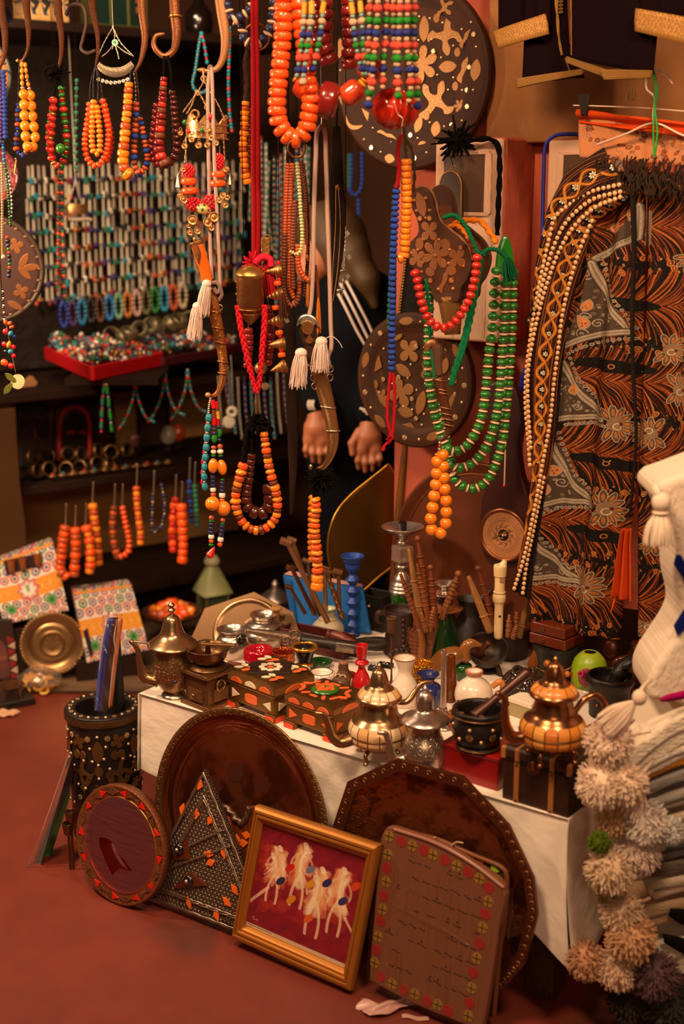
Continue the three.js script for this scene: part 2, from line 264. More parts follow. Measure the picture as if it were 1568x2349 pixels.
neck('bead_necklace','triple looped necklace of bright orange oval beads on black bead cords',2.93,[
['206,234 203,262 199,290 195,320 197,352 205,371 219,381 233,371 243,350 248,325 249,298 245,272 240,248 235,230','ob8/5.6',0],['215,228 213,262 211,300 211,330 216,350 226,352 229,330 228,300 225,270 222,246','oa7.8/5.6',-.015],['239,236 248,280 255,315 252,350 246,368','or8/5.5',.03],
['219,150 208,190 205,230','bk1.7/1.6',.01],['219,150 214,190 214,226','bk1.7/1.6',0],['220,150 225,190 223,242','bk1.7/1.6',-.01],['221,150 231,190 235,228','bk1.7/1.6',.01]],{group:gA});
neck('bead_necklace','necklace of big flat amber discs beside strands of blue and rust beads',2.93,[
['296,188 294,215 292,250 288,285 286,315 283,345 282,372 290,396 305,404','oa11/6.8d od11/7d oa11.5/7d',-.02,{grow:[.9,1.28]}],['312,232 312,265 310,300 308,340 309,380 318,398','od8/6 od8/6 bl8.5/6.5 br8/6',.01],['320,268 327,300 333,330 338,362 333,385 318,400','od7.5/5 bl8.5/6 od8/5',.03],
['300,160 298,190','bk2/1.8',0],['306,162 311,195 312,232','bk1.8/1.6 bk1.8/1.6 gd2.4/1.6',0],['312,162 318,215 321,268','bk1.8/1.6',.02]],{group:gA});
{const t=neck('bead_necklace','necklace of dark red polished beads swelling towards the bottom',2.94,[
['376,176 374,200 372,232 369,268 366,305 364,335 368,358 378,374','dr10/6d rd9/6d br10/6d dr10/6d',-.02,{grow:[.88,1.5]}],['393,206 398,232 400,262 403,292 406,322 405,348 396,366 378,376','mr9.5/6.4',.01,{grow:[.9,1.3]}],['359,236 353,290 347,345 355,372 372,382','dr9/7',.03]],{group:gA});
cordPart(t,'yarn_cord','377,128 376,150 376,176',3,black);cordPart(t,'yarn_cord','384,128 392,165 393,206',3.4,black);}
neck('bead_necklace','blue and purple bead strings at the very edge below the hammered scabbard',2.93,[['8,160 10,200 11,260 13,322','bl6.4/5',0],['1,170 3,250 2,330','pu6/4.5',.01],['6,322 8,345 10,372','tq4/3.4 bl4/3.4',.01]]);
neck('bead_necklace','thin strings of cream, green and black beads ending in yellow threads at the picture edge',2.92,[['3,372 5,420 5,480 5,545','cl3.4/3.2',0],['11,372 17,420 21,470 24,520','gr3.6/3.2 bk3/3',.01],['14,385 24,430 27,480 24,515','wh2.4/2.2 bk2.6/2.4',.02],['4,548 5,585','ye2/2',0],['3,588 9,590','cr6/5*2',0],['16,540 20,575 22,600 20,640','pk4/4 bk5/5 nv5/5 gr4/4',.02]]);
neck('bead_necklace','cluster of red, turquoise and amber beads on black strings at the picture edge',2.9,[['6,660 8,700 10,738','bk2/3 wh2.4/2.4 bk3/3',0],['8,740 20,740 28,752','od7/5*3',0],['6,760 18,762 32,772','rb7.5/7 tq8/6 bl5/5',0],['4,790 18,790 36,800','rb7/6.5 ye9/5 rb6/6',0],['8,808 24,806 34,822','bk6/6 tq7/6 rb6/6',0],['2,828 14,834 30,842','or8/9 rb7/7 bk6/6 od6/6',0]]);
{const t=pxThing('shell_pendant','pale disc pendant with two green leaf charms at the picture edge','pendant',40,858,2.9);hang(t,6,700,black,1);
part(t,'disc',lathe([[0,-2],[16,-2],[18,0],[16,2],[0,2]],24,0),mt(0xcbb284,.35,.2),lp(t,41,876),[Math.PI/2 - .2,0,.2]);part(t,'chain',tube([lp(t,6,700),lp(t,25,800),lp(t,36,856)],[1.2,1.2],20,5),BM.sv);
for (const [x,y,a] of [[18,892,.9],[24,866,-.7]]) part(t,'leaf',extr(smoothShape([[-16,0],[-4,7],[10,5],[17,0],[10,-5],[-4,-7]]),1.2,.4),mt(0x8a8a3c,.35,.6),lp(t,x,y),[0,0,a]);}
{const t=neck('bead_necklace','hanging string of flat amber beads beside the long red cord',2.96,[['563,232 561,268 560,300 557,340 560,375 562,400 568,420','oa10/6d od9/5d oa10.5/6d oa9/6d',0,{grow:[.95,1.15]}],['574,248 578,300 576,350 577,400','od9/6d',.03]]);
cordPart(t,'yarn_cord','567,112 563,150 566,190 563,232',5.5,mt(0x3a241a,.95),.01,{twist:.25,sides:10});hang(t,567,112,mt(0x3a241a,.95),3,.01);}
{const t=neck('bead_necklace','loop of navy blue balls alternating with cream discs hanging at the top',2.9,[['517,-60 521,10 527,32 540,48 556,62 556,80 565,95 585,101 603,92 616,74 624,45 628,0 630,-60','nv11/10 cr12/4.5',0,{jit:.03}],['535,48 548,40 566,30 580,10 585,-60','cr12/4.5 nv11/9',-.02]]);part(t,'ring',new THREE.TorusGeometry(30,2.4,8,40),mt(0x8a4a2a,.4,.8),lp(t,588,85,.03));hang(t,517,-58,black);hang(t,630,-58,black);}
{const t=neck('bead_necklace','long loop of large orange resin drum beads hanging at the top',2.72,[['648,-60 649,60 645,120 638,190 635,245 640,282 656,308 680,319 701,298 708,262 712,235 704,180 698,100 690,30 686,-60','or22/10.8d',0,{jit:.04}]]);hang(t,648,-58,black,2);hang(t,686,-58,black,2);}
{const t=neck('bead_necklace','necklace of huge dark red resin beads with cream discs behind the clay strands',2.74,[['676,176 694,196 717,214 740,226 766,231 792,222 816,204 836,186 850,150','ye12/5 tr28/26d cr17/4 dr42/25d cr17/4.5 tr26/27d ye13/5',0,{jit:0}],['726,-60 742,30 738,95 755,140','dr24/13d',.06],['795,-60 800,40 800,150','dr18/12d',.07]]);hang(t,726,-58,black,2,.06);hang(t,795,-58,black,2,.07);}
{const A='gg6/5.5 nb9.5/7.5 gg6/5.5 cl9/8 gg6/5 ye7/13t gg6/5.5 cl10/8 gg6/5.5 nb9/8r gg5.5/5.5 gl9/7.5r gg5.5/5.5 pk10/9r';
const t=neck('clay_bead_necklace','necklace of grey-green, blue and mustard clay beads with three parallel strands',2.7,[['700,-60 699,0 694,80 688,130 680,180',A,0],['716,-60 715,10 709,80 702,130 694,190',A,-.015],['742,-60 741,10 734,80 724,130 716,165',A,0],['800,-60 806,10 814,90 824,140 836,178',A,0],['816,-60 826,10 832,80 836,140 842,175',A,-.01]]);hang(t,700,-58,black);hang(t,742,-58,black);hang(t,800,-58,black);hang(t,816,-58,black);
const B='cl6.5/5.5 gl10/8.5r cl6.5/5.5 nb10/8r cl6.5/5.5 pk11/9r';const u=neck('clay_bead_necklace','thick bunch of coral, green and blue clay bead strands with cream spacers',2.68,[
['850,-60 848,10 847,70 845,140 850,185 845,225 845,245',B,0],['866,-60 866,20 862,90 856,140 853,190 852,205',B,-.02],['890,-60 887,10 884,80 879,140 877,200',B,0],['904,-60 903,20 904,90 908,150 911,200',B,-.01],['918,-60 917,20 914,90 912,150 913,228',B,-.03],['935,-60 934,20 932,90 938,150 942,200 936,240',B,-.025],['950,-60 950,30 948,90 952,160 957,200 957,246',B,0]]);
[850,866,890,904,918,935,950].forEach(x=>hang(u,x,-58,black,1));}
{const t=pxThing('fluted_bead_pendant','great fluted red resin bead hanging by a wire under the clay strands','pendant',905,250,2.74);const c=lathe([[0,-56],[18,-54],[32,-40],[38,-28],[36.5,-26],[44,-12],[42,-10],[47,4],[45,6],[44,20],[41,22],[36,36],[22,48],[8,53],[0,53]],36,3);
part(t,'bead',c,bead(0xb8200f,.2),[0,0,0],[0,.35,1.45]);cordPart(t,'wire','905,232 912,262 923,272 921,290',1.1,BM.sv,-.07);hang(t,905,215,black,1.5);}
{const t=neck('bead_necklace','long straight string of rough cobalt blue clay beads tied with red yarn',2.86,[['909,432 905,500 902,560 900,620 899,700 898,780 898,852','bl9.5/6.8r',0,{jit:.08}],['912,420 906,440 898,620 893,700 892,760','gm6.5/6.8r',.03]]);
cordPart(t,'red_yarn','920,308 912,345 915,390 909,432',5,cordMat(0xc81a20),-.005,{twist:.15});cordPart(t,'red_yarn','895,855 891,900 888,960 896,1008 882,1022 878,1034',4,cordMat(0xd01822),0,{twist:.2,pitch:1.4});cordPart(t,'red_yarn','901,855 905,900 903,960 899,1008',4,cordMat(0xd01822),0,{twist:.2,pitch:1.4});cordPart(t,'wire','932,272 922,290 921,310',1,BM.sv);hang(t,930,275,black,1);tuft(t,'knot',892,1006,8,12,cordMat(0xd01822),0,2.5);}
{const t=neck('bead_necklace','short string of flat pumpkin orange beads hanging beside the blue string',2.87,[['931,364 931,410 933,460 931,510 929,540 925,590 918,592','oa12.5/7.2d',0,{jit:.04}]]);cordPart(t,'jute_cord','926,290 929,330 931,364',3.5,cordMat(0x6a4a2a),0,{twist:.3});cordPart(t,'jute_cord','931,320 944,345 950,400 947,440',3.5,cordMat(0x5a3c22),.01,{twist:.3});hang(t,926,290,cordMat(0x6a4a2a),1.5);}
{const t=neck('prayer_beads','bunch of brown and orange wooden prayer beads with one pistachio strand',2.85,[
['660,374 656,440 654,500 653,540','od5.8/3.4d',0,{jit:.03}],['653,536 651,600 649,655 656,688 668,702 680,694 686,670','br6.6/3.8d',0,{jit:.03}],['671,374 667,440 665,520 664,600 665,660 674,682','od5.8/3.4d',.01,{jit:.03}],['677,460 673,540 671,620 672,660','br6.4/3.6d',-.01,{jit:.03}],
['681,372 686,430 690,490 693,545 688,578 680,584','lv5/3.8',-.02],['664,576 672,580 680,584','lv4/3',-.02],['694,374 702,440 706,510 705,600 698,680','mr5/3.2d',.02],['688,374 698,440 702,500 703,560','br4.6/3d',.015],['683,560 685,610 694,632 705,642','od6.4/4d',-.015],['686,640 684,680 670,700','od5.6/3.6d',.01]]);
part(t,'ring',new THREE.TorusGeometry(20,2.6,8,36),mt(0xa87844,.35,.9),lp(t,680,340));cordPart(t,'thread','668,300 662,330 655,360 656,378',1,BM.gd);hang(t,680,322,black,1.2);
for (const [x,y,l,c] of [[706,643,62,0xb4621c],[730,682,84,0xc06a1a]]){part(t,'tassel',tasselGeo(l,3,7,26,.9),mt(c,.8),lp(t,x,y,-.01));}
cordPart(t,'cord','722,608 728,650 730,682',4,cordMat(0xa0481c),.0);cordPart(t,'cord','698,488 704,520 703,580',1.6,mt(0x6a3418,.8),-.02);part(t,'knot',G.s,BM.br,lp(t,704,592,-.02),null,[5,9,5]);}
{const t=pxThing('woven_strap','dark flat woven strap with gold stitching hanging behind the pale cord','strap',772,420,2.95);hang(t,772,300,mt(0x1c1512,.9),3);cordPart(t,'band','772,290 772,420 775,520 770,620 760,700 755,720',[8,14,18,16,9,3],mt(0x211713,.95,0,{bumpMap:TX.weave,bumpScale:.001}),0,{flat:.12,seg:40,sides:10});for (const d of [-6,5]) cordPart(t,'stitching',`${773 + d * .5},425 ${775 + d},520 ${769 + d},620 ${762 + d * .3},690`,.7,BM.gd,-.012);part(t,'bow',tasselGeo(12,2,7,8,.6),BM.gd,lp(t,774,424,-.02));}
{const t=pxThing('woven_strap','plain dark brown strap hanging down behind the flask','strap',668,880,3.0);hang(t,660,420,mt(0x201410,.95),4);cordPart(t,'band','660,420 656,560 664,760 668,880 672,1060 668,1180',[8,8,13,14,12,4],mt(0x2c1a12,.95),0,{flat:.15,seg:40});}
{const t=pxThing('cone_necklace','necklace of pointed brass cones and orange beads standing out sideways','necklace',640,560,2.83);cordPart(t,'string','640,560 641,640 643,720 648,800 655,850',1,stringMat);hang(t,640,560,stringMat,1);
const cone=lathe([[0,-20],[3,-14],[15,14],[16,17],[12,20],[0,21]],22,0),cm=mt(0xb98450,.4,.85,{bumpMap:rep(TX.ringy,1,.4),bumpScale:.001});
[[626,622,1.5],[630,678,1.35],[628,738,1.45],[634,790,1.5],[638,845,1.25]].forEach(([x,y,a])=>part(t,'cone',cone,cm,lp(t,x,y),[0,0,-a],1.05));
[[636,650,'or'],[632,706,'or'],[640,763,'or'],[646,814,'or'],[640,641,'rb'],[642,770,'rb'],[645,804,'rb'],[638,602,'rb']].forEach(([x,y,c])=>part(t,'bead',G.d,BM[c],lp(t,x,y),[0,0,.1],c === 'or'?[9,6,9] :[5,4,5]));
part(t,'tassel',tasselGeo(60,4,10,24,1),mt(0x4a2a1c,.9),lp(t,648,672,-.02));part(t,'charm',box(10,12,2,1),BM.sv,lp(t,657,735),[0,0,.5]);part(t,'charm',G.s,BM.rb,lp(t,657,722),null,4);}
{const t=neck('bead_necklace','string of big brown-red discs hanging behind the red braids',2.92,[['570,752 571,800 568,840 576,850','dr10.5/7d',0],['616,700 618,760 616,800 612,842','dr12/8d',.02],['560,640 566,700 570,752','bk2/2',0],['610,640 614,680 616,700','bk2/2',.02]]);part(t,'bead',G.S,mt(0x9a8450,.4,.7,{bumpMap:TX.scroll,bumpScale:.002}),lp(t,598,845,-.02),null,15);part(t,'disc',lathe([[0,-1],[9,-1],[9,1],[0,1]],18,0),mt(0x9a7a58,.5,.5),lp(t,608,886),[1.5,0,0]);hang(t,560,640,black,1);}
// ---------- things hung in the middle: pendants and daggers ----------
const EYE=V(0,EY,0),PL=(t,px,py,dz=0)=>{
t.updateMatrixWorld();const n=V(0,0,1).applyQuaternion(t.quaternion),o=t.position.clone().addScaledVector(n,dz*t.k),r=ray(px,py),d=V(...r);
const k=o.clone().sub(EYE).dot(n)/d.dot(n);return t.worldToLocal(d.multiplyScalar(k).add(EYE));
};
const PS=(t,s)=>pts(s).map(([x,y])=>{const q=PL(t,x,y);return [q.x,q.y];});
const chainGeo=(P,step=6,r=1.1)=>{const c=new THREE.CatmullRomCurve3(P),L=c.getLength(),n=Math.max(2,Math.round(L/step)),gs=[];for (let i=0;i <= n;i++){const p=c.getPointAt(i/n),d=c.getTangentAt(i/n);const g=new THREE.TorusGeometry(step*.42,r,5,8);g.scale(.6,1.25,1);g.rotateY(i % 2?1.3 :.3);g.applyQuaternion(new THREE.Quaternion().setFromUnitVectors(YUP,d));g.translate(p.x,p.y,p.z);gs.push(g);} return merge(gs);};
const coinGeo=lathe([[0,-.6],[.7,-.6],[1,-.5],[1,.5],[.8,.6],[.72,.35],[.3,.35],[.22,.7],[0,.8]],18,0);
const gilt=mt(0xcf9a62,.32,.9,{bumpMap:TX.scroll,bumpScale:.0012}),silver=mt(0xc9b9a6,.3,.92),oldBrass=mt(0x9a6c3c,.4,.85,{bumpMap:TX.noise,bumpScale:.001});
{const t=pxThing('silver_crown_pendant','filigree silver-gilt crown pendant with red beads, amber discs and coin fringe','pendant',467,280,2.88);
const R=60;const bend=g=>{const p=g.attributes.position;for (let i=0;i<p.count;i++){const a=p.getX(i)/R,r=R+p.getZ(i);p.setX(i,Math.sin(a)*r*.93);p.setZ(i,Math.cos(a)*r - R);} g.computeVertexNormals();return g;};
part(t,'crown_band',shell((s,q)=>{const x=-62+s*124,a=x/R,y=-38+(1 - q)*(34+22*Math.abs(Math.sin(s*Math.PI*2.5)));return V(Math.sin(a)*R*.93,y,Math.cos(a)*R - R);},50,10,3),mt(0xcf9a62,.34,.85,{bumpMap:rep(TX.scroll,.6,.35),bumpScale:.004}),[0,2,0],[0,-.15,-.06]);
for (const y of [-36,-22,-6]) part(t,'rib',bend(tr(new THREE.BoxGeometry(126,3.4,4,24,1,1),0,0,2)),mt(0xdcae7a,.3,.9),[0,y+2,0],[0,-.15,-.06]);
[[423,280,'gr'],[432,301,'rb'],[462,298,'gr'],[502,294,'rb'],[445,270,'gd'],[482,268,'rb'],[480,300,'gd']].forEach(([x,y,c])=>part(t,'gem',G.s,BM[c],lp(t,x,y,c === 'rb' && x > 490?.01 :-.012),null,[5,6,4]));
part(t,'rosette',new THREE.TorusGeometry(9,2.4,8,18),gilt,lp(t,447,262,-.008));part(t,'rosette',new THREE.TorusGeometry(8,2.4,8,18),gilt,lp(t,480,268,-.004));
for (const s of ['466,166 467,185 450,215 421,255','468,186 478,205 500,240 515,275','455,212 465,228 474,246','448,215 440,240 430,258','426,318 426,345 424,370','512,312 514,345 515,372']) part(t,'chain',chainGeo(pts(s).map(([x,y])=>lp(t,x,y,-.002))),mt(0xd0a478,.3,.9));
for (const [x,y,r] of [[467,180,6],[453,213,5],[474,246,5],[440,305,4]]) part(t,'ring',new THREE.TorusGeometry(r,1.5,6,16),gilt,lp(t,x,y));
for (const [x,y,r] of [[424,335,7],[440,320,7],[456,333,8],[476,332,7.5],[495,328,7],[485,315,8],[414,305,6]]){part(t,'coin',coinGeo,gilt,lp(t,x,y,-.01),[1.5,0,rr(-.3,.3)],r);part(t,'jump_ring',new THREE.TorusGeometry(3,.9,5,10),gilt,lp(t,x,y - r - 3,-.01));}
const coral=(x,y,w,h)=>{const gs=[];for (let i=0;i<60;i++){const a=i*2.4,u=1 - 2*(i+.5)/60,q=Math.sqrt(1 - u*u);gs.push(tr(new THREE.SphereGeometry(3.4,8,6),Math.cos(a)*q*w,u*h,Math.sin(a)*q*w,0,0,0));} const m=part(t,'coral_cluster',merge(gs),BM.rb,lp(t,x,y));m.userData.kind='stuff';};
coral(432,392,13,14);coral(502,370,11,16);coral(444,468,17,14);coral(482,464,15,17);
for (const [x,y,r] of [[433,416,19],[435,438,20],[501,400,18],[499,421,19]]) part(t,'bead',G.d,BM.or,lp(t,x,y),[0,0,rr(-.1,.1)],[r,9,r]);
part(t,'enamel_bead',new THREE.SphereGeometry(1,24,16),mt(0xffffff,.3,.3,{map:canvasTex(128,128,(g,w,h)=>{g.fillStyle='#d8b060';g.fillRect(0,0,w,h);['#1c2f80','#1d6a3a','#5a2a70'].forEach((c,j)=>{for (let i=0;i<6;i++){g.fillStyle=c;g.beginPath();g.arc(i*22+j*8,30+j*34,7,0,7);g.fill();}});})}),lp(t,466,480,-.01),[0,0,1.2],[13,17,13]);
for (const [x,y,r] of [[421,458,9],[413,448,7],[512,448,8],[502,458,8],[522,452,7],[516,470,8],[442,505,12],[476,510,11],[490,498,12],[436,533,7.5],[453,530,8],[484,522,8],[433,518,6],[420,388,7],[519,388,7]]) part(t,'coin',coinGeo,gilt,lp(t,x,y,-.012),[1.5,0,rr(-.3,.3)],r);
for (const [x,y] of [[408,430],[527,424]]) part(t,'cone_drop',new THREE.ConeGeometry(7,34,12),silver,lp(t,x,y - 18));
for (const s of ['426,345 428,372 432,395','504,335 503,350 502,360','418,380 410,400 408,418','518,380 524,400 527,412','434,444 438,452 444,462','496,428 490,445 483,458']) cordPart(t,'thread',s,1.1,silver);
cordPart(t,'hook_wire','467,180 466,165 464,156',2,gilt);}
const paleCord=mt(0xdab4a4,.75,0,{bumpMap:rep(TX.cord,60,1),bumpScale:.0012});
const tasselMat=mt(0xe2c4b6,.55,0,{sheen:1,sheenRoughness:.5});
{const t=pxThing('curved_dagger','curved dagger with amber hilt and copper scabbard hung on a pale cord','dagger',478,600,2.86);
cordPart(t,'cord','481,155 477,200 478,350 480,480 482,560 486,640',4.2,paleCord,.015,{seg:60});cordPart(t,'cord','485,155 487,200 491,350 497,480 502,580 505,660 509,676 500,690',4.2,paleCord,.01,{seg:60});cordPart(t,'cord','478,158 482,152 487,158',4,paleCord,.012);
cordPart(t,'hilt','452,560 462,595 470,620 476,650',[15,14.5,13,12.5],bead(0xdc6012,.25),0,{seg:20,sides:16,flat:.7});
cordPart(t,'hilt_cap','450,553 453,562',[19,16],oldBrass,0,{flat:.7,sides:16,seg:4});part(t,'finial',G.s,BM.gd,lp(t,446,549),null,[4,6,4]);cordPart(t,'hilt_mount','447,563 452,580 456,604',[7,8,2],copper,-.012,{flat:.5});
const sm_=mt(0xb8743c,.35,.85,{bumpMap:rep(TX.scroll,5,1),bumpScale:.003});
cordPart(t,'scabbard','476,660 488,694 494,725 503,770 510,815 512,850 508,880 498,902 484,910',[13,14,14,13,12,11,9,7,4],sm_,0,{seg:50,sides:16,flat:.6,rep:3});
for (const [x,y,r] of [[492,715,15],[500,752,14.5],[506,786,13.5],[511,830,12.5],[511,856,11.5]]) part(t,'band',new THREE.TorusGeometry(r,1.7,6,22),oldBrass,lp(t,x,y),[1.5,-.15,0],[1,.7,1]);
for (let i=0;i<12;i++) part(t,'rivet',G.s,BM.gd,lp(t,491+i*1.7+(i % 2)*5,706+i*13,-.011),null,2.2);
part(t,'tip_ball',G.s,mt(0xb8845c,.5,.3),lp(t,477,906),[0,0,0],[7,6,6]);part(t,'ring',new THREE.TorusGeometry(7,1.4,6,18),silver,lp(t,503,706));
cordPart(t,'knot','486,650 496,648 504,660 498,672 490,660',4.5,paleCord,-.01,{seg:30});
for (const [x,y,l] of [[474,648,78],[452,700,78]]){part(t,'tassel',tasselGeo(l,11,17,90,.9,.14),tasselMat,lp(t,x,y,-.02),[0,0,x<460?-.12 :-.18]);part(t,'tassel_head',G.s,tasselMat,lp(t,x,y+3,-.02),null,[11,10,11]);}}
{const t=pxThing('curved_dagger','curved dagger with black and silver hilt, engraved scabbard and two white tassels','dagger',738,800,2.84);
cordPart(t,'cord','737,288 728,300 724,360 720,480 718,600 713,700 708,726',5,paleCord,0,{seg:70});cordPart(t,'cord','737,288 744,300 747,360 750,480 755,620 758,740 759,800 752,818 756,845',5,paleCord,.005,{seg:70});cordPart(t,'wire_hook','736,230 738,262 737,290',1.4,silver);
hang(t,736,232,mt(0x888078,.4,.9),1);
cordPart(t,'hilt','705,730 706,762 712,800 718,840',[23,20,12,14],mt(0x3a281c,.3),0,{seg:20,sides:16,flat:.5});part(t,'pommel',extr(smoothShape(pts('681,748 684,730 696,721 712,721 726,732 732,750 722,744 715,752 706,738 698,752 688,742').map(([x,y])=>{const q=lp(t,x,y);return [q.x,q.y];})),18,3),silver,[0,0,-8]);part(t,'hilt_rosette',extr(smoothShape([[0,17],[10,12],[14,0],[9,-12],[0,-15],[-9,-12],[-14,0],[-10,12]]),2,.8),gilt,lp(t,705,752,-.014));part(t,'hilt_drop',extr(smoothShape([[0,14],[5,4],[9,-4],[0,-10],[-9,-4],[-5,4]]),2,.6),gilt,lp(t,709,778,-.012));
cordPart(t,'hilt_blade','722,755 730,790 736,822',4,mt(0x9a7060,.5,.4),.01,{flat:.4});
const em=mt(0xb08052,.33,.88,{bumpMap:rep(TX.scroll,4,1),bumpScale:.0022});
cordPart(t,'scabbard','722,828 733,862 745,905 756,950 763,990 763,1020 756,1048 742,1070 726,1078',[20,19,18,17,15,14,12,8,5],em,0,{seg:50,sides:18,flat:.6,rep:3});
for (const [x,y,r,a] of [[725,842,21,.3],[752,934,17.5,.2],[763,988,16,0]]) part(t,'band',new THREE.TorusGeometry(r,1.8,6,24),silver,lp(t,x,y),[1.5,-a*.6,0],[1,.65,1]);
part(t,'tip_ball',G.s,silver,lp(t,712,1071),null,[5,7,5]);
for (const [x,y] of [[719,866],[757,846],[756,866],[722,885]]) part(t,'ring',new THREE.TorusGeometry(8,1.4,6,18),silver,lp(t,x,y,-.005),[0,.5,0]);
for (const [x,y,l] of [[690,806,84],[737,780,72]]){part(t,'tassel',tasselGeo(l,13,21,110,.95,.12),tasselMat,lp(t,x,y,-.03),[0,0,x<700?-.1 :-.06]);part(t,'tassel_head',G.s,tasselMat,lp(t,x,y+4,-.03),null,[14,12,13]);}
cordPart(t,'loose_thread','742,778 760,772 775,782 785,798',.9,tasselMat,-.03);}
{const t=pxThing('powder_flask','domed brass powder flask hung on a long double red cord with red braids','flask',574,680,2.82);const red=mt(0xb0101c,.75,0,{bumpMap:rep(TX.cord,80,1),bumpScale:.0012});
part(t,'body',lathe([[0,-64],[8,-58],[20,-42],[30,-22],[31.5,10],[31,50],[29,54]],30,3),mt(0x7c4a24,.38,.75,{bumpMap:TX.noise,bumpScale:.002}),[0,0,0],[.12,0,-.02]);part(t,'cap',lathe([[31.5,46],[33,50],[32.5,54],[26,62],[16,68],[11,69.5],[10,71],[0,71.5]],30,2),mt(0xb88a4a,.35,.9),[0,0,0],[.12,0,-.02]);part(t,'waist_band',new THREE.TorusGeometry(29,1.6,6,30),oldBrass,[0,-26,0],[1.7,0,0]);part(t,'base_point',lathe([[0,-66],[10,-58],[24,-38],[22,-36],[0,-36]],24,2),oldBrass,[0,-1,0],[.12,0,-.02]);
for (let i=0;i<6;i++) part(t,'stud',G.s,oldBrass,[-31+(i % 2)*2,34 - i*14,4],null,3);
hang(t,580,110,red,5,.02);hang(t,589,110,red,5,.02);
cordPart(t,'red_cord','580,100 581,200 581,400 582,520 582,604',5.4,red,.02,{seg:60});cordPart(t,'red_cord','590,100 591,200 591,400 592,520 590,604',5.4,red,.02,{seg:60});
tuft(t,'red_knot',578,604,24,40,mt(0xb8122a,.7),.02,3);part(t,'red_fringe',tasselGeo(80,10,16,70,1),mt(0xa8101e,.7),lp(t,614,600,.02),[0,0,.1]);cordPart(t,'red_knot','584,604 600,590 618,594 622,612',8,mt(0xc01a34,.7),.01);
for (const s of ['545,702 551,745 560,790 572,840 583,885 588,902','607,700 606,745 602,790 598,840 593,885 588,902']){const P=pts(s).map(([x,y])=>lp(t,x,y,-.01)),c=new THREE.CatmullRomCurve3(P),gs=[];for (let j=0;j<3;j++){const q=[];for (let i=0;i <= 40;i++){const u=i/40,a=u*26+j*2.094,p=c.getPointAt(u);q.push(p.add(V(Math.sin(a)*4.2,0,Math.sin(a*2)*2.4)));} gs.push(tube(q,[3.6,3.6,2.4],90,6));} part(t,'braid',merge(gs),mt(0xc41822,.75));}
cordPart(t,'bronze_pin','588,900 587,925 588,950',[2.5,4,3],oldBrass);
part(t,'brass_clasp',box(20,50,12,2),oldBrass,lp(t,609,570,.04));part(t,'clasp_ring',new THREE.TorusGeometry(9,1.5,6,16),oldBrass,lp(t,612,548,.04));}
{const t=neck('bead_necklace','loop of rough amber and dark red beads tied with black yarn under the flask',2.83,[['604,990 607,1010 611,1036 616,1066 622,1092 631,1122 636,1152 634,1182 622,1202 606,1213 590,1217 572,1212 556,1198 543,1170 540,1145 544,1115 551,1090 559,1062','oa11/6.8d od11/6.5d oa11.5/7.5r or11/7d br11/6d',0,{jit:.12,grow:[.92,1.1]}],['577,1040 572,1085 566,1130 566,1158 578,1172 594,1178 610,1172 620,1150 618,1120','mr12/8.5d',.015,{grow:[.8,1.4]}]]);
tuft(t,'black_yarn',588,972,24,60,black,0,2.6);cordPart(t,'black_yarn_cord','585,950 568,985 562,1020 559,1060',6,black,0,{twist:.3});cordPart(t,'black_yarn_cord','588,950 606,965 620,985 612,1000',6,black,.01,{twist:.3});cordPart(t,'black_yarn_cord','582,975 579,1010 577,1045',4,black,.01,{twist:.3});}
{const t=neck('bead_necklace','three-strand necklace of turquoise, striped and amber trade beads ending in a red drop',2.84,[
['483,912 479,935 478,950','sv3/2.5',0],['480,950 476,985 472,1035 468,1085 470,1125','tq8/9f sv4/3',0,{jit:.02}],['477,962 473,1010 466,1060 464,1110','rb5/9 sv3/3',.02],
['488,918 490,935 491,990','rb5/9t bk4/3 br5/8t',0],['492,980 491,1000','nv7/5',0],['492,996 490,1020','gl7/11',0],['490,1022 489,1045','od7/5 wh7/6 gl6/4',0],['489,1052 488,1080','oa11/17',-.01],['488,1090 488,1125','nv6.5/5d',0],['488,1118 489,1145','wh7.5/6d od7/6',0],['487,1140 487,1180','oa17.5/17',-.015],['485,1182 485,1190','od6.5/6',0],['485,1192 484,1252','gl6/3.5 nv6.5/5d nv6.5/5d nv6.5/5d wh7.5/6d or6/5.5',0],
['495,922 499,945 500,975','rb4/8t bk4/3 ye4/9t',.01],['502,975 503,1015','nv5/4 gl6/11',.01],['504,1018 506,1052','od6.5/6 wh8/6.5 gl6/4',0],['507,1055 511,1090','oa11/18',-.005],['510,1098 509,1150','gl5/3 nv6.5/5d nv6.5/4.5d nv6.5/5d wh7.5/6d od6.5/5',0],['512,1150 513,1188','oa16.5/17',-.005],['512,1188 503,1258','od6.5/6 gl5/3 nv6.5/5d nv6.5/5d nv6.5/5d wh7/6d or6/6',0]]);
part(t,'red_drop',lathe([[0,14],[3,10],[9,-6],[10,-11],[6,-16],[0,-17]],18),bead(0xd02418,.25),lp(t,486,1265),[0,0,-.5]);}
{const t=neck('bead_necklace','string of rough orange amber chunks under black yarn below the silver dagger',2.82,[['722,1140 725,1165 722,1200 724,1240 727,1280 728,1310','oa12.5/7r or12/6d oa13/8r od12/6d',0,{jit:.1,grow:[.9,1.1]}],['715,1135 714,1180 713,1240 716,1290','oa9/7r',.03],['728,1318 727,1345','oa15/11d',0]]);tuft(t,'black_yarn',735,1100,30,80,black,0,2.8);cordPart(t,'black_yarn_cord','728,1075 722,1110 722,1142',5,black,0,{twist:.3});}
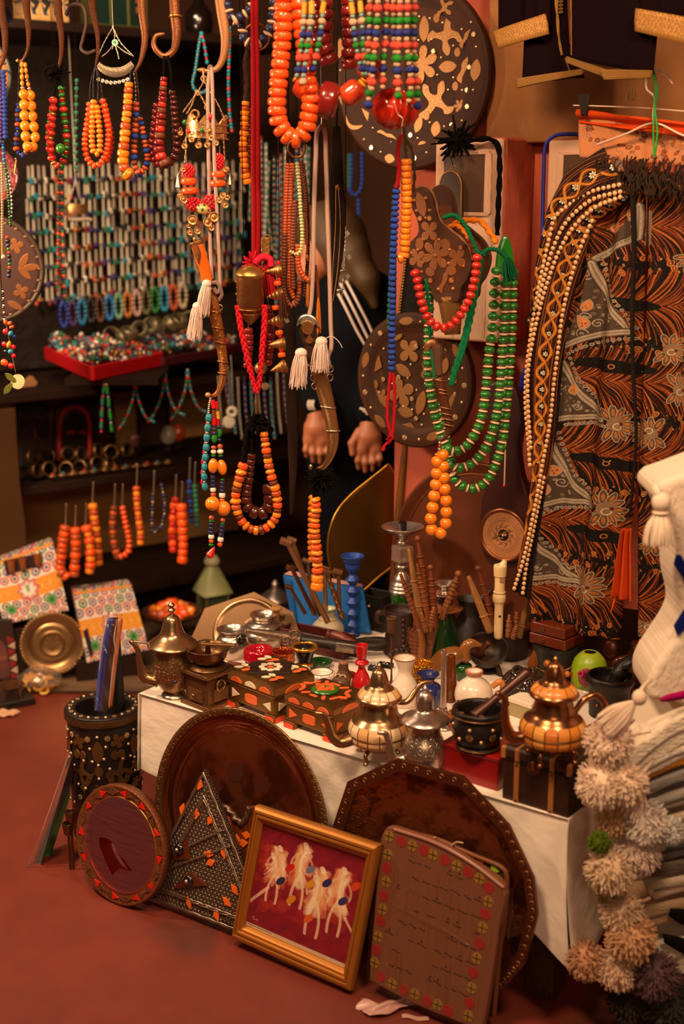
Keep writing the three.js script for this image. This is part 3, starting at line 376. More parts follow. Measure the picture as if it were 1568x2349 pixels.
// ---------- the stall wall ----------
const wallThing=(name,label,cat,px,py,v,o={})=>{const p=onV(px,py,v);return thing(name,label,cat,p,{k:mpp(p),ry:ANG,...o});};
const brassPlaque=mt(0xa87444,.42,.55,{bumpMap:TX.scroll,bumpScale:.0016}),darkWood=mt(0x54301c,.6,0,{specularIntensity:.35,map:TX.wood,bumpMap:TX.noise,bumpScale:.002}),studMat=mt(0xd8b488,.3,.8);
const lensG=extr(smoothShape([[-1,0],[-.55,.38],[0,.5],[.55,.38],[1,0],[.55,-.38],[0,-.5],[-.55,-.38]]),.14,.05),ovalG=new THREE.CylinderGeometry(.9,1,.3,24).rotateX(Math.PI/2).scale(1,1.25,1).translate(0,0,.12),rhomG=extr(shp([[-1,0],[0,.62],[1,0],[0,-.62]]),.14,.05);
const flowerShape=(n,a=.45,b=1)=>{const p=[];for (let i=0;i<n*10;i++){const t=i/(n*10)*Math.PI*2,r=a+(b - a)*Math.pow(Math.abs(Math.cos(t*n/2)),.7);p.push(new THREE.Vector2(Math.cos(t)*r,Math.sin(t)*r));} return new THREE.Shape(p);};
const rosG=extr(flowerShape(8,.6),.3,.12),flowG=extr(flowerShape(6,.35),.12,.04),flow4G=extr(flowerShape(4,.3),.12,.04),studG=new THREE.SphereGeometry(1,10,6,0,7,0,Math.PI/2).rotateX(Math.PI/2);
const sG=extr(smoothShape([[-1,.1],[-.6,.42],[0,.15],[.5,.1],[1,-.35],[.55,-.25],[.1,-.2],[-.5,.05]]),.14,.04),cresG=extr(smoothShape([[-.9,.6],[-.55,-.2],[0,-.5],[.9,-.6],[.3,-.9],[-.5,-.75],[-.95,-.1]]),.14,.04);
const arabG=extr(smoothShape([[0,.25],[.25,.7],[.65,1],[.9,.85],[.55,.5],[.45,.15],[.9,-.2],[1,-.6],[.7,-.6],[.5,-.3],[.1,-.3],[.15,-.75],[-.1,-1],[-.3,-.6],[-.2,-.2],[-.6,.1],[-1,.05],[-.95,.35],[-.6,.5],[-.4,.3]]),.1,.03);
const PG={l:lensG,o:ovalG,r:rhomG,R:rosG,f:flowG,q:flow4G,S:sG,c:cresG,a:arabG,s:studG};
function plaques(t,list,z,mat=brassPlaque){
for (const [k,x,y,s,a=0,sy] of list){const q=PL(t,x,y);part(t,{s:'stud',R:'rosette',f:'flower_plaque',q:'flower_plaque',a:'arabesque_plaque'}[k] || 'brass_plaque',PG[k],k === 's' || k === 'R'?studMat :mat,[q.x,q.y,z(Math.hypot(q.x,q.y))],[0,0,a],[s,sy || s,k === 's'?s*.8 :9]);}
}
{const t=wallThing('wooden_shield','large round wooden shield with brass plaques behind the clay bead strands','shield',944,177,WV - .075),R=207;
part(t,'disc',lathe([[0,-14],[R - 4,-14],[R,-8],[R,4],[R - 8,10],[R - 48,10],[R - 56,2],[0,-2]],64,0).rotateX(Math.PI/2),darkWood);part(t,'mount',new THREE.CylinderGeometry(30,30,50,16).rotateX(Math.PI/2),darkWood,[0,0,-38]);
plaques(t,[['l',973,67,29,1.57,26],['l',785,112,23,1.5,22],['o',1002,42,8.5],['o',1050,120,8.5],['o',1045,198,8.5],['o',979,265,9],['l',1027,153,24,0,26],['l',1096,162,24,1.45,26],['a',1020,82,44,.3],['a',1003,232,46,2.9],['f',968,148,42,.4],['S',1064,160,30,1.6,44],['c',818,275,26,.1],['r',836,266,22,-1.1,26],['S',887,309,30,-.1,24],['l',960,286,20,1.2,22],['l',1000,296,18,1.4,26],['l',899,364,15,-.2,22],['o',970,333,10,1.57],['f',1054,243,15,0],['S',1072,90,22,1.4,30],['a',1024,20,22,1],
...[[1092,80],[995,118],[1072,207],[1037,287],[943,310],[957,363],[858,339],[1077,245],[1082,155]].map(([x,y])=>['R',x,y,6.5]),...[[793,72],[786,162],[812,153],[1085,52],[1064,68],[1040,105],[1075,130],[1012,132],[1003,172],[1040,178],[977,202],[1028,206],[1060,207],[1090,207],[988,246],[1064,277],[986,281],[840,320],[855,294],[897,327],[958,317],[878,349],[983,350],[1019,290],[1097,108],[962,38],[986,42],[1015,52],[960,92],[990,90]].map(([x,y])=>['s',x,y,3.4])],r=>r > R - 50?10 :1);}
{const t=wallThing('wooden_shield','smaller round shield studded with brass rosettes below the red bead necklace','shield',951,872,WV - .11),R=156;
part(t,'disc',lathe([[0,-14],[R - 4,-14],[R,-8],[R,4],[R - 6,10],[R - 40,8],[R - 48,-2],[0,-2]],60,0).rotateX(Math.PI/2),mt(0x5c3a24,.55,0,{specularIntensity:.35,map:TX.wood}));part(t,'mount',new THREE.CylinderGeometry(26,26,60,16).rotateX(Math.PI/2),darkWood,[0,0,-43]);
const L=[];for (let i=0;i<22;i++){const a=i/22*6.283,r=R - 20,k=i % 4;const q=t.localToWorld(V(Math.cos(a)*r,Math.sin(a)*r,8));L.push([k,q,a]);}
for (const [k,q,a] of L){const l=t.worldToLocal(q);k % 2?part(t,'stud',studG,studMat,[l.x,l.y,9],null,4) :k === 0?part(t,'rosette',rosG,studMat,[l.x,l.y,8],null,[7,7,8]) :part(t,'brass_plaque',lensG,brassPlaque,[l.x,l.y,8],[0,0,a+1.57],[20,19,9]);}
plaques(t,[['q',938,805,30,.8],['q',920,900,36,.4],['f',875,915,24,.2],['r',862,835,25,1.2,30],['l',905,770,22,.1,24],['l',930,945,22,-.2,26],['r',938,984,26,-.3,26],['l',965,925,30,1.3,24],['S',985,805,28,1.3,34],['q',985,850,26,.7],['S',925,1005,28,-.4,26],['l',925,850,24,-.5,24],['l',1035,930,30,1.3,20],['l',1020,840,20,1.3,20],['o',862,948,11],['o',861,882,9],['o',1010,900,9],['r',1040,870,16,1,20],
...[[915,865],[945,915],[955,960],[900,815],[955,795],[1025,800],[1045,905],[1000,940],[880,870]].map(([x,y])=>['R',x,y,6]),...[[880,800],[893,830],[942,836],[875,780],[935,868],[900,880],[955,895],[972,950],[908,933],[925,932],[895,985],[1010,870],[1000,830],[1030,870],[1022,960],[985,985],[870,900],[945,940],[975,880],[967,975]].map(([x,y])=>['s',x,y,3.2])],()=>0);}
const cream=mt(0xd8a888,.6,0,{bumpMap:TX.noise,bumpScale:.002});
function meterBox(label,x0,y0,x1,y1,depth,win){
const t=wallThing('meter_box',label,'box',(x0+x1)/2,(y0+y1)/2,WV - depth);const a=PL(t,x0,y0),b=PL(t,x1,y1),w=b.x - a.x,h=a.y - b.y,d=depth/t.k;
part(t,'body',box(w,h,d - 2,8),mt(0xffffff,.7,0,{map:salmonMap}),[0,0,-d/2 - 1]);part(t,'door',box(w - 6,h - 6,14,7),cream,[0,0,2]);
const [wx0,wy0,wx1,wy1]=win,c=PL(t,wx0,wy0),e=PL(t,wx1,wy1),cw=e.x - c.x,ch=c.y - e.y,mx=(c.x+e.x)/2,my=(c.y+e.y)/2;
for (const [px,py,sw,sh] of [[0,ch/2,cw,9],[0,-ch/2,cw,9],[-cw/2,0,9,ch],[cw/2,0,9,ch]]) part(t,'window_frame',box(sw+9,sh === 9?9 :sh,10,3),cream,[mx+px,my+py,9]);
part(t,'window_back',box(cw,ch,1),mt(0x5a3a26,.8),[mx,my,9.3]);part(t,'window_pane',box(cw,ch,1.5),mt(0x6a5040,.15,0,{transparent:true,opacity:.35}),[mx,my,11]);
return t;
}
{const t=meterBox('cream and salmon meter box with a small window beside the green bead necklace',1000,318,1147,790,.15,[1018,352,1122,492]);
for (let i=0;i<3;i++){const q=PL(t,1040+i*36,700);part(t,'rib',box(13,150,4,4),cream,[q.x,q.y,8]);} for (const [x,y] of [[1020,400],[1110,470],[1012,600]]){const q=PL(t,x,y);part(t,'screw',G.s,mt(0x7a5038,.6,.4),[q.x,q.y,9],null,[3,3,2]);}}
meterBox('cream meter box half hidden behind the feathered orange skirt',1258,318,1420,640,.12,[1290,352,1390,500]);
{const t=wallThing('black_rope','thick black rope knotted over the top of the meter box','rope',1150,330,WV - .165);cordPart(t,'rope','1040,322 1090,320 1130,318 1152,332 1158,380 1156,450 1152,540',6,black,-.02,{twist:.25,seg:60});tuft(t,'knot',1052,318,42,60,black,-.03,3);}
{const t=wallThing('arched_locket','dark arched hanging mirror case in front of the meter box window','mirror',1038,450,WV - .19);part(t,'case',extr(smoothShape(PS(t,'1016,505 1013,450 1014,415 1024,398 1038,393 1052,399 1061,416 1062,450 1061,505 1038,508')),8,2),mt(0x4a2a18,.45,.2,{map:TX.wood}));part(t,'rim',tube(PS(t,'1016,505 1013,450 1014,415 1024,398 1038,393 1052,399 1061,416 1062,450 1061,505').map(([x,y])=>V(x,y,9)),[2.5,2.5],40,6),oldBrass);const q=PL(t,1041,385);part(t,'ring',new THREE.TorusGeometry(6,1.2,6,16),oldBrass,[q.x,q.y,4]);part(t,'cord',tube(PS(t,'1041,380 1034,355 1031,330').map(([x,y])=>V(x,y,5)),[.9,.9],14,5),black);}
{const t=wallThing('electric_cable','blue cable running down beside the second meter box','cable',1250,330,WV - .1);part(t,'cable',tube(PS(t,'1360,310 1300,308 1275,312 1256,330 1250,400 1247,520 1243,640 1238,700').map(([x,y])=>V(x,y,8)),[4.5,4.5],60,8),mt(0x1c2f9a,.45));}
{const t=wallThing('fire_bellows','embossed brown leather fire bellows with studs hung with red beads','bellows',1010,590,.48);const o=PS(t,'944,452 953,435 972,428 992,442 1001,468 1010,505 1040,532 1070,560 1084,598 1074,640 1060,662 1052,692 1003,692 992,662 966,632 944,602 940,562 962,535 960,505 949,480');const lea=mt(0x6a3a20,.5,.1,{bumpMap:TX.noise,bumpScale:.002});
part(t,'front_board',extr(smoothShape(o),12,4),lea,[0,0,-6]);part(t,'leather_fold',extr(smoothShape(o.slice(4,16).map(([x,y])=>[x*.97,y*.97])),60,6),mt(0x6a3a22,.6),[0,0,-66]);part(t,'back_board',extr(smoothShape(o),10,3),lea,[6,4,-78]);
const n=PL(t,1028,690),n2=PL(t,1034,738);part(t,'nozzle',tube([V(n.x,n.y+10,-8),V(n2.x,n2.y - 30,-8)],[33,20],8,16,{flat:.6}),mt(0x9a6a3c,.4,.8,{bumpMap:rep(TX.scroll,1,3),bumpScale:.002}));for (let i=0;i<5;i++) part(t,'nozzle_ring',new THREE.TorusGeometry(31 - i*3,2,6,24),mt(0xa87440,.4,.8),[n.x+i,n.y+4 - i*13,-8],[1.57,0,0],[1,.6,1]);
plaques(t,[['l',971,470,30,1.9,26],['q',990,530,26,.8],['f',1004,585,38,.3],['q',962,592,24,.6],['q',1053,592,26,.9],['o',968,559,12],['o',1027,560,12,1],['o',992,623,11,1.2],['o',1040,620,12,1.5],['S',1024,645,30,1.5,34],['R',969,501,7],['R',991,501,7],['R',993,643,7],['R',1041,643,7],['R',1062,568,6],['s',955,460,5],['s',981,455,5],['s',960,484,5],['s',990,483,5],['s',981,500,4],['s',977,549,5],['s',1011,550,5],['s',963,573,5],['s',1036,573,5],['s',975,602,4.5],['s',1034,604,5],['s',972,623,4],['s',1010,663,5],['s',1044,662,5],['s',1004,586,6],['s',1068,610,4],['s',948,580,4]],()=>10,mt(0x96592f,.4,.5,{bumpMap:TX.scroll,bumpScale:.0012}));for (const m of t.children) if (m.name === 'stud' || m.name === 'rosette') m.material=mt(0xa8683a,.38,.55);
part(t,'rope_edge',tube(PS(t,'944,452 953,435 972,428 992,442 1001,468 1010,505 1040,532 1070,560 1084,598').map(([x,y])=>V(x,y,2)),[3.2,3.2],60,8,{twist:.3}),mt(0x8a5a34,.6,.2));
const yo=mt(0xe07818,.9);part(t,'orange_yarn',tube(PS(t,'1018,520 1040,508 1062,506 1085,508 1105,530 1120,552 1122,560').map(([x,y])=>V(x,y,-30)),[6,6,6],50,8,{twist:.3}),yo);part(t,'orange_yarn',tube(PS(t,'1018,520 1045,520 1062,540 1075,560').map(([x,y])=>V(x,y,-14)),[5,5],40,8,{twist:.3}),yo);}
neck('bead_necklace','string of glossy red round beads draped round the bellows nozzle',2.86,[['948,618 957,645 962,672 969,702 980,728 993,744 1010,752 1028,750 1045,736 1060,716 1074,692 1084,660 1091,625 1094,590','rd11.5/8.8',0,{jit:.03}],['1072,545 1080,552 1092,575','dr11/8',.06]]);
const greenCord=cordMat(0x0f7a4a);
{const t=pxThing('curved_dagger','brown wooden dagger with wire bands hung on green braided cord','dagger',1005,880,2.9);const gb=s=>cordPart(t,'green_cord',s,5,greenCord,-.02,{twist:.2,pitch:1.1,seg:90});
gb('1014,500 1040,494 1060,508 1078,540 1092,572 1098,586');gb('1098,588 1089,650 1072,735 1056,800 1040,850 1033,884');gb('1104,588 1096,650 1080,730 1062,805 1044,855 1036,884');cordPart(t,'green_cord','976,640 982,700 985,760 992,830 998,885',3.5,greenCord,0,{twist:.2,seg:60});
tuft(t,'green_knot',1100,585,12,22,greenCord,-.02,4);gb('1104,584 1120,572 1140,574 1158,588 1172,606');part(t,'green_tassel',tasselGeo(52,10,18,60,1.4),greenCord,lp(t,1163,592,-.02),[0,0,.2]);
cordPart(t,'hilt','983,792 993,786 1002,800 1003,830 1006,862',[8,14,12,10,10],mt(0x6a4a3a,.4,.4),0,{sides:14,flat:.6,seg:24});cordPart(t,'pommel','978,806 982,790 996,786 1004,800',[6,9,9,6],mt(0xa06a44,.4,.6),-.004,{flat:.6});
cordPart(t,'scabbard','1004,866 1012,900 1022,940 1028,970 1026,995 1014,1008 1004,1010',[13,12.5,11,11,9,6,3],mt(0x7c4628,.5,.15,{map:TX.wood}),0,{sides:14,flat:.65,seg:30});
for (const [x,y] of [[1007,872],[1013,894],[1015,902],[1022,936],[1025,950],[1027,962],[1028,975]]) part(t,'wire_band',new THREE.TorusGeometry(12.5,1.6,6,20),mt(0xb07a50,.4,.7),lp(t,x,y),[1.5,-.2,0],[1,.7,1]);}
{const P='gr13/9.8 cr11.5/3.6',t=neck('bead_necklace','heavy triple necklace of round green wooden beads with cream discs',2.98,[
['1140,612 1135,650 1132,710 1128,765 1121,810 1116,870 1110,925 1103,962 1086,1000 1064,1028 1038,1036 1022,1026',P,-.02,{jit:.03}],['1160,615 1157,700 1152,790 1148,870 1142,930 1130,986 1112,1030 1082,1064 1050,1074 1030,1062',P,.01,{jit:.03}],['1176,615 1175,700 1172,780 1167,860 1161,930 1153,1005 1138,1060 1114,1106 1082,1122 1050,1108 1036,1085',P,.03,{jit:.03}],
['984,648 983,720 981,800 982,858 990,915 1000,962 1012,1000 1022,1026',P,.04,{jit:.03}],['1012,920 1018,970 1026,1020 1034,1060','gr12/9 cr10/3',.07]]);
part(t,'green_pendant',extr(smoothShape([[-20,-34],[-17,0],[-8,28],[0,36],[9,28],[18,0],[21,-34],[0,-38]]),12,5),BM.gr,lp(t,1155,578,.02),[0,.2,0]);}
neck('bead_necklace','loop of large glossy orange balls hanging from the tip of the brown dagger',2.87,[['1008,1012 1007,1034','sv4/4 rb3/4 sv5/3',-.01],['1003,1040 1002,1054 1001,1085 999,1112 995,1140 991,1168 987,1196 990,1216 1004,1226 1016,1216 1022,1198 1023,1172 1022,1146 1019,1118 1017,1090 1016,1062 1014,1036','ye7/3 oa14.5/14*16',0,{jit:.015}]]);
{const t=wallThing('barometer','maroon wooden wall barometer with a thermometer strip and round dial','barometer',1165,1130,.7);part(t,'wall_mount',box(26,20,.16/t.k,2),mt(0x2c1410,.6),[0,215,-.08/t.k]);const wd=mt(0x4c1712,.45,0,{map:TX.wood});
part(t,'board',extr(smoothShape(PS(t,'1130,880 1165,868 1192,890 1206,950 1204,985 1198,1030 1204,1080 1212,1110 1222,1150 1224,1240 1200,1288 1165,1300 1130,1288 1110,1240 1112,1150 1124,1110 1130,1060 1128,960')),16,5),wd);
const a=PL(t,1156,978),b=PL(t,1180,1126),w=b.x - a.x,h=a.y - b.y;const strip=canvasTex(128,640,(g,W,H)=>{g.fillStyle='#b07a2c';g.fillRect(0,0,W,H);g.fillStyle='#3a2412';g.font='24px serif';g.fillText('F',14,36);g.fillText('C',96,36);for (let i=0;i<9;i++){g.fillText(String(120 - i*10),6,76+i*58);g.fillText(String(Math.abs(50 - i*10)),86,76+i*58);} for (let i=0;i<54;i++){g.fillRect(46,60+i*9.6,i % 5?6 :12,2);g.fillRect(i % 5?76 :70,60+i*9.6,i % 5?6 :12,2);}});
part(t,'thermometer_strip',box(w,h,3),mt(0xffffff,.6,0,{map:strip}),[(a.x+b.x)/2,(a.y+b.y)/2,18]);const c=PL(t,1167,1222);part(t,'thermometer_tube',new THREE.CylinderGeometry(2,2,h*.8,8),mt(0xd8b890,.2),[(a.x+b.x)/2,(a.y+b.y)/2,21]);part(t,'thermometer_bulb',G.s,BM.rb,[(a.x+b.x)/2,b.y+14,21],null,3.5);
const dial=canvasTex(512,512,(g,W)=>{g.fillStyle='#b5784e';g.fillRect(0,0,W,W);g.strokeStyle='#3a1e12';g.translate(256,256);g.lineWidth=2;for (const r of [150,158,182]){g.beginPath();g.arc(0,0,r,0,7);g.stroke();} for (let i=0;i<60;i++){g.save();g.rotate(i/60*6.283);g.fillStyle='#3a1e12';g.fillRect(-1,-182,2,i % 5?12 :22);g.restore();} g.fillStyle='#2e1810';const arc=(s,a0,r,f)=>{g.font=f;const st=.105;[...s].forEach((ch,i)=>{g.save();g.rotate(a0+i*st);g.fillText(ch,-7,-r);g.restore();});};arc('Variable',-.95,202,'italic 30px serif');arc('BUEN TIEMPO',.28,202,'24px serif');arc('LLUVIA O VIENTO',3.1,202,'24px serif');g.lineWidth=5;for (let i=0;i<10;i++){g.save();g.rotate(i*.628);g.beginPath();g.arc(0,-104,26,0,4.4);g.stroke();g.beginPath();g.arc(24,-92,12,1,5.4);g.stroke();g.restore();} g.fillStyle='#20120c';g.beginPath();g.arc(0,0,62,0,7);g.fill();g.fillStyle='#c8925a';g.beginPath();g.arc(12,-14,22,0,7);g.fill();g.fillRect(-60,30,60,6);});
const dg=boxUV(new THREE.CircleGeometry(57,48));part(t,'dial',dg,mt(0xffffff,.5,.2,{map:dial}),[c.x,c.y,27]);part(t,'bezel',new THREE.TorusGeometry(59,4.5,10,48),mt(0x8a5230,.35,.8),[c.x,c.y,27]);part(t,'dial_case',new THREE.CylinderGeometry(60,60,12,40).rotateX(Math.PI/2),wd,[c.x,c.y,20]);part(t,'needle',box(50,2,1),mt(0xc89858,.3,.8),[c.x - 6,c.y+2,30],[0,0,.5]);part(t,'pin',G.s,studMat,[c.x,c.y,30],null,3);}
{const t=wallThing('framed_textile','narrow black patterned textile in a beaded gilt frame above the smaller shield','picture',950,650,WV - .03);part(t,'panel',extr(shp(PS(t,'916,740 934,580 1000,580 1000,740')),6),mt(0x1c1715,.9,0,{bumpMap:rep(TX.scroll,.01,.01),bumpScale:.003}));part(t,'frame',tube(PS(t,'914,745 933,576').map(([x,y])=>V(x,y,8)),[4,4],10,8),mt(0xa8703a,.4,.6));for (let i=0;i<24;i++){const q=PL(t,919+i*.78,735 - i*6.6);part(t,'frame_bead',G.s,mt(0xb07a40,.4,.6),[q.x,q.y,9],null,2.4);}}
{const t=pxThing('wooden_stake','upright ochre wooden stake below the smaller shield','stake',925,1040,3.5);cordPart(t,'stake','936,980 928,1060 918,1150 900,1420',[10,11,12,13],mt(0x9a6a34,.7,0,{map:TX.wood}),0,{sides:4,seg:8});}
{const t=wallThing('wall_hook','dark ball-ended coat hook with a blue tassel beside the salmon wall edge','hook',1222,735,WV - .1);part(t,'knob',lathe([[0,-22],[10,-20],[18,-8],[18,4],[10,18],[0,22]],20),mt(0x2c1a14,.3),[0,0,0]);part(t,'stem',new THREE.CylinderGeometry(7,9,100,12).rotateX(Math.PI/2),mt(0x2c1a14,.4),[0,0,-50]);const q=PL(t,1212,838);part(t,'blue_tassel',tasselGeo(72,6,12,80,1.3),mt(0x14268c,.7),[q.x,q.y,10],[0,0,-.1]);part(t,'tassel_cord',tube([V(0,-10,4),V(q.x*.5+8,q.y*.5,10),V(q.x,q.y,10)],[2,2],14,6),mt(0x14268c,.7));}
// ---------- garments on the right ----------
const lerpPoly=(P,t)=>{const x=t*(P.length - 1),i=Math.min(P.length - 2,Math.floor(x)),f=x - i;return [P[i][0]+(P[i+1][0] - P[i][0])*f,P[i][1]+(P[i+1][1] - P[i][1])*f];};
const drape=(t,L,Rr,z,nx,ny,th)=>{const A=pts(L),B=pts(Rr);return shell((s,q)=>{const a=lerpPoly(A,q),b=lerpPoly(B,q),p=PL(t,a[0]+(b[0] - a[0])*s,a[1]+(b[1] - a[1])*s);return V(p.x,p.y,z(s,q));},nx,ny,th);};
const planeUV=(t,g,x0,y0,x1,y1)=>{const a=PL(t,x0,y0),b=PL(t,x1,y1),p=g.attributes.position,u=[];for (let i=0;i<p.count;i++) u.push((p.getX(i) - a.x)/(b.x - a.x),1 - (p.getY(i) - a.y)/(b.y - a.y));g.setAttribute('uv',new THREE.Float32BufferAttribute(u,2));return g;};
const skirtTex=canvasTex(1100,1760,(g,W,H)=>{
g.scale(W/400,H/1170);g.translate(-1180,-330);g.fillStyle='#140e0b';g.fillRect(1180,330,400,1170);g.lineCap='round';
const cols=['#5a220c','#8a3c14','#3a1608','#a8541e','#6a2c10','#7c3412','#2a1008'];
for (let row=0;row<8;row++){const ys=340+row*176;for (let k=0;k<150;k++) for (const up of [-1,1]){const x=1130+k*3.2+rr(-1.5,1.5),l=rr(70,96),bx=x+l*rr(.55,.8),by=ys+up*l*.92;g.strokeStyle=cols[(k*3+(up > 0?2 :0)) % 7];g.lineWidth=rr(1.4,3.2);g.beginPath();g.moveTo(x,ys);g.quadraticCurveTo(x+l*.5,ys+up*l*.25,bx,by);g.stroke();if (k % 6 === 0){g.strokeStyle='#c07434';g.lineWidth=1.3;g.beginPath();g.moveTo(x,ys);g.quadraticCurveTo(x+l*.5,ys+up*l*.25,bx+3,by+up*4);g.stroke();g.fillStyle=k % 12?'#9a6a40' :'#b06a34';g.beginPath();g.ellipse(bx+3,by+up*2,k % 12?2.2 :5.5,k % 12?3.6 :8,up*.5,0,7);g.fill();if (k % 12 === 0){g.strokeStyle='#5a2c14';g.lineWidth=1.4;g.beginPath();g.ellipse(bx+3,by+up*2,2.6,4.4,up*.5,0,7);g.stroke();}}}}
for (const y of [690,835,1065,1245]){g.fillStyle='#120d0a';g.beginPath();g.ellipse(1400,y,84,15,.05,0,7);g.fill();g.strokeStyle='#b0642a';g.lineWidth=2.5;g.beginPath();g.arc(1400,y,5,0,7);g.stroke();}
for (let i=0;i<260;i++){g.fillStyle=i % 3?'#9a8a20' :'#c8b040';g.beginPath();g.arc(rr(1180,1580),rr(330,1500),rr(.6,1.6),0,7);g.fill();}
const spiral=(x,y,r,d)=>{g.beginPath();for (let i=0;i <= 30;i++){const u=i/30,a=d*u*9,s=r*(1 - u*.9);g.lineTo(x+Math.cos(a)*s,y+Math.sin(a)*s);} g.stroke();};
const paisley=(x,y,s,a)=>{g.save();g.translate(x,y);g.rotate(a);g.scale(s,s);g.fillStyle='#c07a48';g.strokeStyle='#a08c74';g.lineWidth=.16;g.beginPath();g.moveTo(0,-1.6);g.bezierCurveTo(1.4,-.8,1.2,1,0,1);g.bezierCurveTo(-1.2,1,-1,-.3,0,-1.6);g.fill();g.stroke();g.fillStyle='#7a4022';for (const q of [[0,0],[.35,.3],[-.3,.4]]){g.beginPath();g.arc(q[0],q[1],.15,0,7);g.fill();} g.restore();};
const flower=(x,y,s,a)=>{g.save();g.translate(x,y);g.rotate(a);g.scale(s,s);for (let i=0;i<9;i++){g.save();g.rotate(-2.1+i*.52);g.fillStyle='#5a4434';g.strokeStyle='#a08a70';g.lineWidth=.06;g.beginPath();g.ellipse(.8,0,.5,.2,0,0,7);g.fill();g.stroke();g.fillStyle='#a8622c';g.beginPath();g.ellipse(.8,0,.25,.09,0,0,7);g.fill();g.restore();} g.fillStyle='#84664c';g.beginPath();g.arc(.15,0,.5,0,7);g.fill();g.fillStyle='#5a2010';g.beginPath();g.arc(.4,0,.12,0,7);g.fill();g.strokeStyle='#d0b898';g.lineWidth=.06;g.beginPath();g.arc(.15,.2,.22,0,5);g.stroke();g.restore();};
const lace=(poly,r1,r2)=>{g.fillStyle='#4a3a2e';g.beginPath();poly.forEach(([x,y],i)=>i?g.lineTo(x,y) :g.moveTo(x,y));g.closePath();g.fill();g.save();g.clip();const xs=poly.map(p=>p[0]),ys=poly.map(p=>p[1]);for (let i=0;i<90;i++){g.fillStyle=i % 2?'#8a7a68' :'#6a5a4a';g.beginPath();g.arc(rr(Math.min(...xs),Math.max(...xs)),rr(Math.min(...ys),Math.max(...ys)),rr(1.5,4.5),0,7);g.fill();} g.strokeStyle='#a8977f';g.lineWidth=2;for (let i=0;i<9;i++) spiral(rr(Math.min(...xs),Math.max(...xs)),rr(Math.min(...ys),Math.max(...ys)),rr(7,14),i % 2?1 :-1);g.restore();
for (const rb of [r1,r2]){for (const [w,c] of [[17,'#3c2e24'],[13,'#8c7c68'],[9,'#a39078'],[3,'#7a6a58']]){g.strokeStyle=c;g.lineWidth=w;g.beginPath();g.moveTo(...rb[0]);g.quadraticCurveTo(...rb[1],...rb[2]);g.stroke();} for (let i=0;i <= 14;i++){const u=i/14,v=1 - u,x=v*v*rb[0][0]+2*u*v*rb[1][0]+u*u*rb[2][0],y=v*v*rb[0][1]+2*u*v*rb[1][1]+u*u*rb[2][1];g.fillStyle='#8f8272';g.beginPath();g.arc(x+13,y+(rb === r1?-10 :14),4.2,0,7);g.fill();g.fillStyle='#5a4c3e';g.beginPath();g.arc(x+13,y+(rb === r1?-10 :14),1.7,0,7);g.fill();}}};
lace([[1440,460],[1350,600],[1300,640],[1440,520]],[[1355,590],[1400,550],[1440,540]],[[1440,470],[1442,500],[1440,540]]);
lace([[1345,600],[1432,752],[1295,795],[1330,690]],[[1348,600],[1370,690],[1432,752]],[[1432,752],[1350,760],[1295,800]]);
lace([[1298,830],[1385,960],[1290,972],[1290,900]],[[1298,835],[1330,920],[1385,960]],[[1385,962],[1340,960],[1295,972]]);
lace([[1285,1010],[1370,1172],[1235,1215],[1262,1110]],[[1285,1015],[1300,1120],[1370,1172]],[[1368,1176],[1300,1160],[1235,1212]]);
lace([[1238,1225],[1350,1375],[1224,1382],[1224,1290]],[[1238,1230],[1270,1330],[1350,1374]],[[1350,1376],[1290,1370],[1222,1382]]);
flower(1410,970,34,-.1);flower(1398,1176,36,0);flower(1362,1376,36,0);flower(1480,985,30,3.1);flower(1500,790,28,.2);flower(1535,580,30,1);flower(1495,1240,30,.4);flower(1500,1450,30,1.2);flower(1520,880,30,0);
for (const [x,y,s,a] of [[1340,700,11,.4],[1335,740,13,-.6],[1385,520,11,.8],[1320,900,11,.3],[1290,1100,13,-.9],[1275,1150,12,.3],[1240,1300,14,-.8],[1420,490,9,-.3]]) paisley(x,y,s,a);
});
const embTex=canvasTex(900,1760,(g,W,H)=>{
g.scale(W/330,H/1030);g.translate(-1180,-340);g.fillStyle='#1c0f0a';g.fillRect(1180,340,330,1030);
const P=[[1450,400],[1360,430],[1300,500],[1270,600],[1250,720],[1238,850],[1240,960],[1238,1080],[1220,1200],[1196,1350]].map(p=>new THREE.Vector2(...p)),c=new THREE.SplineCurve(P),off=(u,d)=>{const p=c.getPoint(u),t=c.getTangent(u);return [p.x - t.y*d,p.y+t.x*d];};
const line=(d,w,col,d2=d)=>{g.strokeStyle=col;g.lineWidth=w;g.beginPath();for (let i=0;i <= 120;i++) g.lineTo(...off(i/120,d+(d2 - d)*i/120));g.stroke();};
for (let i=-16;i<14;i++) line(i*5.2,2.4,i % 3?'#7a4020' :'#35180e',i*2.4);
const wave=(d,a,w,col,ph)=>{g.strokeStyle=col;g.lineWidth=w;g.beginPath();for (let i=0;i <= 400;i++){const u=i/400,k=1 - .55*u;g.lineTo(...off(u,(d+a*Math.sin(u*70+ph))*k));} g.stroke();};
for (const [d0] of [[30],[-45]]){for (let i=0;i<24;i++){const u=(i+.5)/24,k=1 - .55*u;g.fillStyle='#0e0907';const [x,y]=off(u,d0*k);g.beginPath();g.arc(x,y,13*k,0,7);g.fill();g.fillStyle='#d8cfb8';for (let j=0;j<7;j++){g.beginPath();g.ellipse(x+Math.cos(j*.9)*6*k,y+Math.sin(j*.9)*6*k,3.4*k,2*k,j*.9,0,7);g.fill();} g.fillStyle='#b08a30';g.beginPath();g.arc(x,y,2,0,7);g.fill();} wave(d0,17,6,'#a8601c',0);wave(d0,17,6,'#a8601c',Math.PI);wave(d0,17,1.6,'#d08a34',0);wave(d0,17,1.6,'#d08a34',Math.PI);}
});
const clothBump={bumpMap:rep(TX.fine,10,10),bumpScale:.0015};
